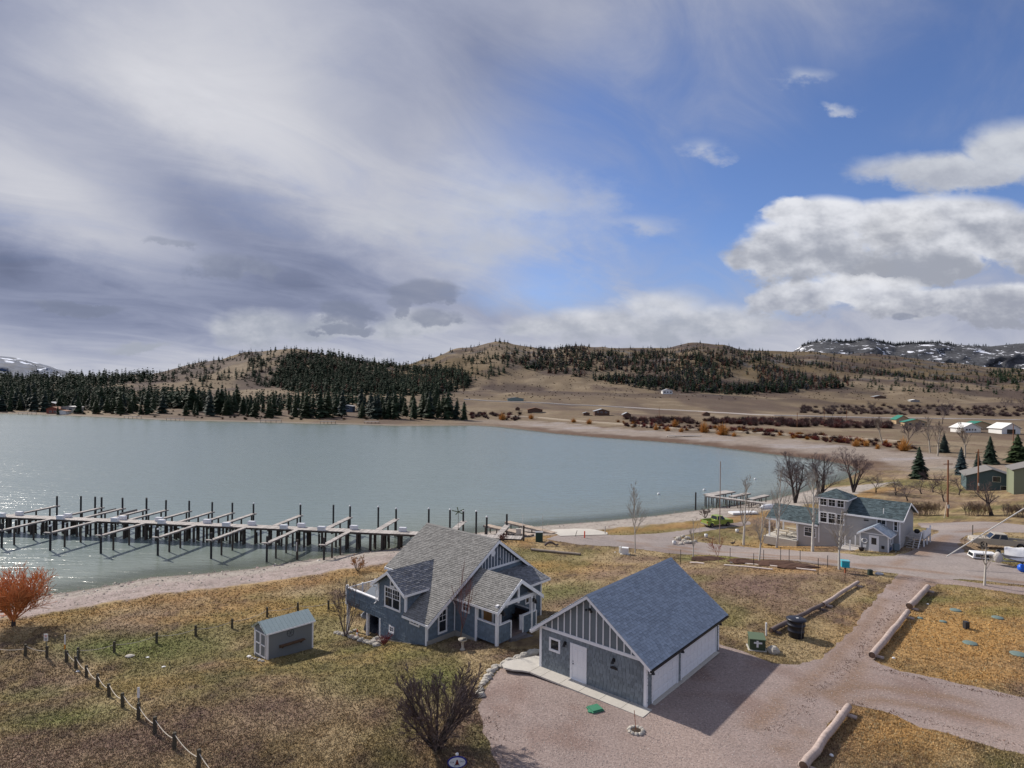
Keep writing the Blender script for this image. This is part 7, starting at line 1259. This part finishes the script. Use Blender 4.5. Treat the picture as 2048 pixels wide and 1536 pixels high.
def sailboat():
    o = G(2058, 1133); f = Fr(o, (.97, -.24), (.24, .97)); z = o[2]; t = thing('sailboat', o, 'small sailboat under a white tarp on a trailer, mast lowered', 'sailboat'); V = []; ns, m_ = 14, 9
    for i in range(ns):
        x = -2.6+5.6*i/(ns-1); b = (1-abs((i/(ns-1))*2-1)**2.6)**.6*.95+.03
        for j in range(m_): a = math.pi*j/(m_-1); V.append(f.p(x, -math.cos(a)*b, z+1.15-math.sin(a)*.75*(b/.98)+.12*(i/(ns-1)-.5)**2))
    mb = MB(); mb.add(V, [(i*m_+j, (i+1)*m_+j, (i+1)*m_+j+1, i*m_+j+1) for i in range(ns-1) for j in range(m_-1)]); mb.build('hull', mat('hull_grey', (.3, .31, .33), .4, .1), t, True)
    V = []; m2 = 11
    for i in range(ns):
        x = -2.3+5.4*i/(ns-1); b = (1-abs((i/(ns-1))*2-1)**2.6)**.6*1.0+.05
        for j in range(m2): a = -1+2*j/(m2-1); V.append(f.p(x, a*b*1.08, z+1.95-abs(a)**1.4*.95+.06*math.sin(i*1.9+j*1.3)-.25*(abs(a) > .95)))
    mb = MB(); mb.add(V, [(i*m2+j, (i+1)*m2+j, (i+1)*m2+j+1, i*m2+j+1) for i in range(ns-1) for j in range(m2-1)]); mb.build('tarp', mat('white_tarp', (.78, .78, .78), .45, .06, 2, bump=.4, bscale=2, dist=.08), t, True)
    pc(t, 'mast', mat('pale_spar', (.6, .57, .52), .4, .05), lambda m: m.tube([WD(1893, 1113, o[1]-.6), WD(2075, 1000, o[1]+1.0)], .06, 8)); pc(t, 'sail_bag', mat('beige_tarp'), lambda m: m.ball(f.p(-3.0, -.3, z+.8), (.45, .4, .6), 9, 7, .1, rng), True)
    for x in (-.6, 1.2): pc(t, 'trailer_wheel', mat('tyre'), lambda m: m.lathe(f.p(x, -1.0, z+.32), [(.05, 0), (.32, .02), (.32, .16), (.05, .18)], 14, f.b))
    pc(t, 'trailer_frame', M_TINR, lambda m: m.bar(f.p(-3.6, 0, z+.42), f.p(2.4, 0, z+.42), .12, .12)); pc(t, 'trailer_axle', M_TINR, lambda m: m.bar(f.p(-1.2, -1.1, z+.42), f.p(1.8, -1.1, z+.42), .1, .1)); pc(t, 'outboard', M_METAL, lambda m: m.ball(f.p(-2.7, .3, z+1.25), (.3, .2, .35), 8, 6), True)
sailboat()
p = G(2044, 1144); t = thing('fender_ball', p, 'bright blue ball fender at the right edge', 'ball'); pc(t, 'ball', mat('bright_blue', (.02, .12, .6), .35, 0), lambda m: m.ball(p+Zv*.42, .42, 14, 10), True); pc(t, 'neck', M_METAL, lambda m: m.tube([p+Zv*.82, p+Zv*.95], .08, 8)); stick('sign_stake', 1945, 1079, 1.9, .05, M_POST, 'thin dark stake left of the tan pickup', 'stake')
# ------------------------------------------------------------------ loose stones, gravel and grass
def inside(B, X, Y):
    ins = np.zeros(len(X), bool)
    for i in range(len(B)):
        a, b = B[i], B[(i+1) % len(B)]; c = (a[1] > Y) != (b[1] > Y)
        with np.errstate(divide='ignore', invalid='ignore'): ins ^= c & (X < (b[0]-a[0])*(Y-a[1])/(b[1]-a[1])+a[0])
    return ins
nr = np.random.default_rng(4)
def scatter(name, P, size, col, m, label, cat, flat=.7):
    n = len(P); T = np.array([(1, 0, -.3), (-.5, .87, -.3), (-.5, -.87, -.3), (.35, .3, .75), (-.4, 0, .6)]); ff = np.array([(0, 1, 3), (1, 4, 3), (1, 2, 4), (2, 0, 3), (2, 3, 4)])
    an = nr.uniform(0, 6.28, n); c, s = np.cos(an), np.sin(an); sc = size[:, None]*nr.uniform(.7, 1.3, (n, 5)); x = (T[None, :, 0]*c[:, None]-T[None, :, 1]*s[:, None])*sc; y = (T[None, :, 0]*s[:, None]+T[None, :, 1]*c[:, None])*sc*.8; z = T[None, :, 2]*sc*flat
    V = np.stack([x+P[:, None, 0], y+P[:, None, 1], z+P[:, None, 2]], 2).reshape(-1, 3); Fc = (ff[None]+np.arange(n)[:, None, None]*5).reshape(-1, 3); kind(mesh_obj(name, V, Fc, m, False, np.repeat(col, 5, 0)), 'stuff', label, cat)
M_ST = mat('loose_stone', rough=.9, attr='tint', var=.15, scale=8, spec=.2)
def make_scatter():
    u = nr.uniform(-10, 2058, 60000); v = nr.uniform(1000, 1262, 60000); P = Gv(u, v); ok = ~np.isnan(P[:, 0]); P = P[ok]; d = lake_sd(P[:, 0], P[:, 1]); k = (d > -1.5) & (d < 14.5+nr.uniform(-2, 1, len(d))) & (P[:, 1] < 140) & (nr.random(len(d)) < .9); P = P[k]; d = d[k]
    pal = np.array([(.36, .32, .28), (.27, .24, .21), (.45, .42, .38), (.34, .25, .24), (.2, .18, .165)]); c = pal[nr.integers(0, 5, len(P))]*nr.uniform(.75, 1.2, (len(P), 1)); sz = np.where(nr.random(len(P)) < .06, nr.uniform(.16, .34, len(P)), nr.uniform(.05, .13, len(P)))*np.interp(d, [0, 5, 14], [1.25, 1, .6]); scatter('beach_stones', P, sz, c, M_ST, 'pale and pinkish stones covering the pebble beach', 'stones')
    # gravel
    B = SHEETS[1]; u = nr.uniform(940, 2058, 60000); v = nr.uniform(1130, 1540, 60000); P = Gv(u, v); P = P[~np.isnan(P[:, 0])]; P = P[inside(B, P[:, 0], P[:, 1])]; g = (P[:, :2]-GF.o[:2]); s_, t_ = g@GF.a[:2], g@GF.b[:2]; P = P[~((s_ > -.4) & (s_ < 10) & (t_ > -1.9) & (t_ < 10.7))][:11000]; pal = np.array([(.38, .30, .27), (.28, .22, .20), (.45, .40, .37), (.33, .25, .23), (.22, .19, .18)]); scatter('gravel', P+(0, 0, .014), nr.uniform(.018, .05, len(P)), pal[nr.integers(0, 5, len(P))], M_ST, 'loose pink and grey gravel on the driveway', 'gravel')
    # dead grass
    N = 190000; u = nr.uniform(-10, 2058, N); v = 1060+(1545-1060)*nr.random(N)**.75; P = Gv(u, v); P = P[~np.isnan(P[:, 0])]; X, Y = P[:, 0], P[:, 1]; d = lake_sd(X, Y); k = (d > 15.0) & (Y < 140)
    for B in SHEETS: k &= ~inside(B, X, Y)
    for f, r_ in ((GF, (-.1, 10, -1.9, 10.6)), (HF, (0, 8.4, -.05, 11.9)), (HF, (-4.5, 0, 2.8, 10.7)), (HF, (-6.6, -4.3, 3.7, 7.5))): g = P[:, :2]-f.o[:2]; a, b = g@f.a[:2], g@f.b[:2]; k &= ~((a > r_[0]) & (a < r_[1]) & (b > r_[2]) & (b < r_[3]))
    P = P[k]; c = ground_rgb(P[:, 0], P[:, 1])*1.25; c = c*nr.uniform(.7, 1.45, (len(c), 1)); st = nr.random(len(c)) < .22; c[st] = np.array((.42, .34, .2))*nr.uniform(.6, 1.1, (st.sum(), 1)); dk = nr.random(len(c)) < .16; c[dk] *= .55
    # weeds on the crown of the lane
    W_ = []
    for (L, w, n) in (([(1530,1470),(1620,1398),(1690,1335),(1755,1255),(1830,1160)], 22, 420), ([(1640,1530),(1690,1470),(1700,1430)], 25, 120), ([(1700,1405),(1850,1440),(2048,1495)], 8, 160), ([(1740,1335),(1900,1372),(2048,1400)], 7, 160), ([(1700,1340),(1730,1290),(1790,1215)], 14, 120), ([(1000,1480),(960,1440),(1010,1530)], 30, 120)):
        for _ in range(n): i = nr.integers(0, len(L)-1); t = nr.random(); uu = L[i][0]*(1-t)+L[i+1][0]*t+nr.normal()*w*.5; vv = L[i][1]*(1-t)+L[i+1][1]*t+nr.normal()*w*.3; W_.append((uu, vv))
    W_ = np.array(W_); Q = Gv(W_[:, 0], W_[:, 1]); Q = Q[~np.isnan(Q[:, 0])]; P = np.concatenate([P, Q]); c = np.concatenate([c, np.tile((.13, .075, .055), (len(Q), 1))*nr.uniform(.6, 1.5, (len(Q), 1))])
    n = len(P); hb = (.03+.0008*P[:, 1])*nr.uniform(.5, 1.5, n); V = np.empty((n, 3, 3, 3)); 
    for b in range(3):
        a = nr.uniform(0, 6.28, n); w = (.010+.00042*P[:, 1])*nr.uniform(.7, 1.5, n); o = P[:, :2]+nr.normal(0, .05, (n, 2)); V[:, b, 0] = np.column_stack([o[:, 0]-np.sin(a)*w, o[:, 1]+np.cos(a)*w, P[:, 2]-.01]); V[:, b, 1] = np.column_stack([o[:, 0]+np.sin(a)*w, o[:, 1]-np.cos(a)*w, P[:, 2]-.01]); l = hb*nr.uniform(.3, 1.1, n); V[:, b, 2] = np.column_stack([o[:, 0]+np.cos(a)*l, o[:, 1]+np.sin(a)*l, P[:, 2]+hb*nr.uniform(.6, 1.2, n)])
    kind(mesh_obj('grass', V.reshape(-1, 3), np.arange(n*9).reshape(-1, 3), mat('dry_grass', rough=.9, attr='tint', var=0, spec=.1), False, np.repeat(c, 9, 0)), 'stuff', 'short dry winter grass covering the lawns', 'grass')
make_scatter()
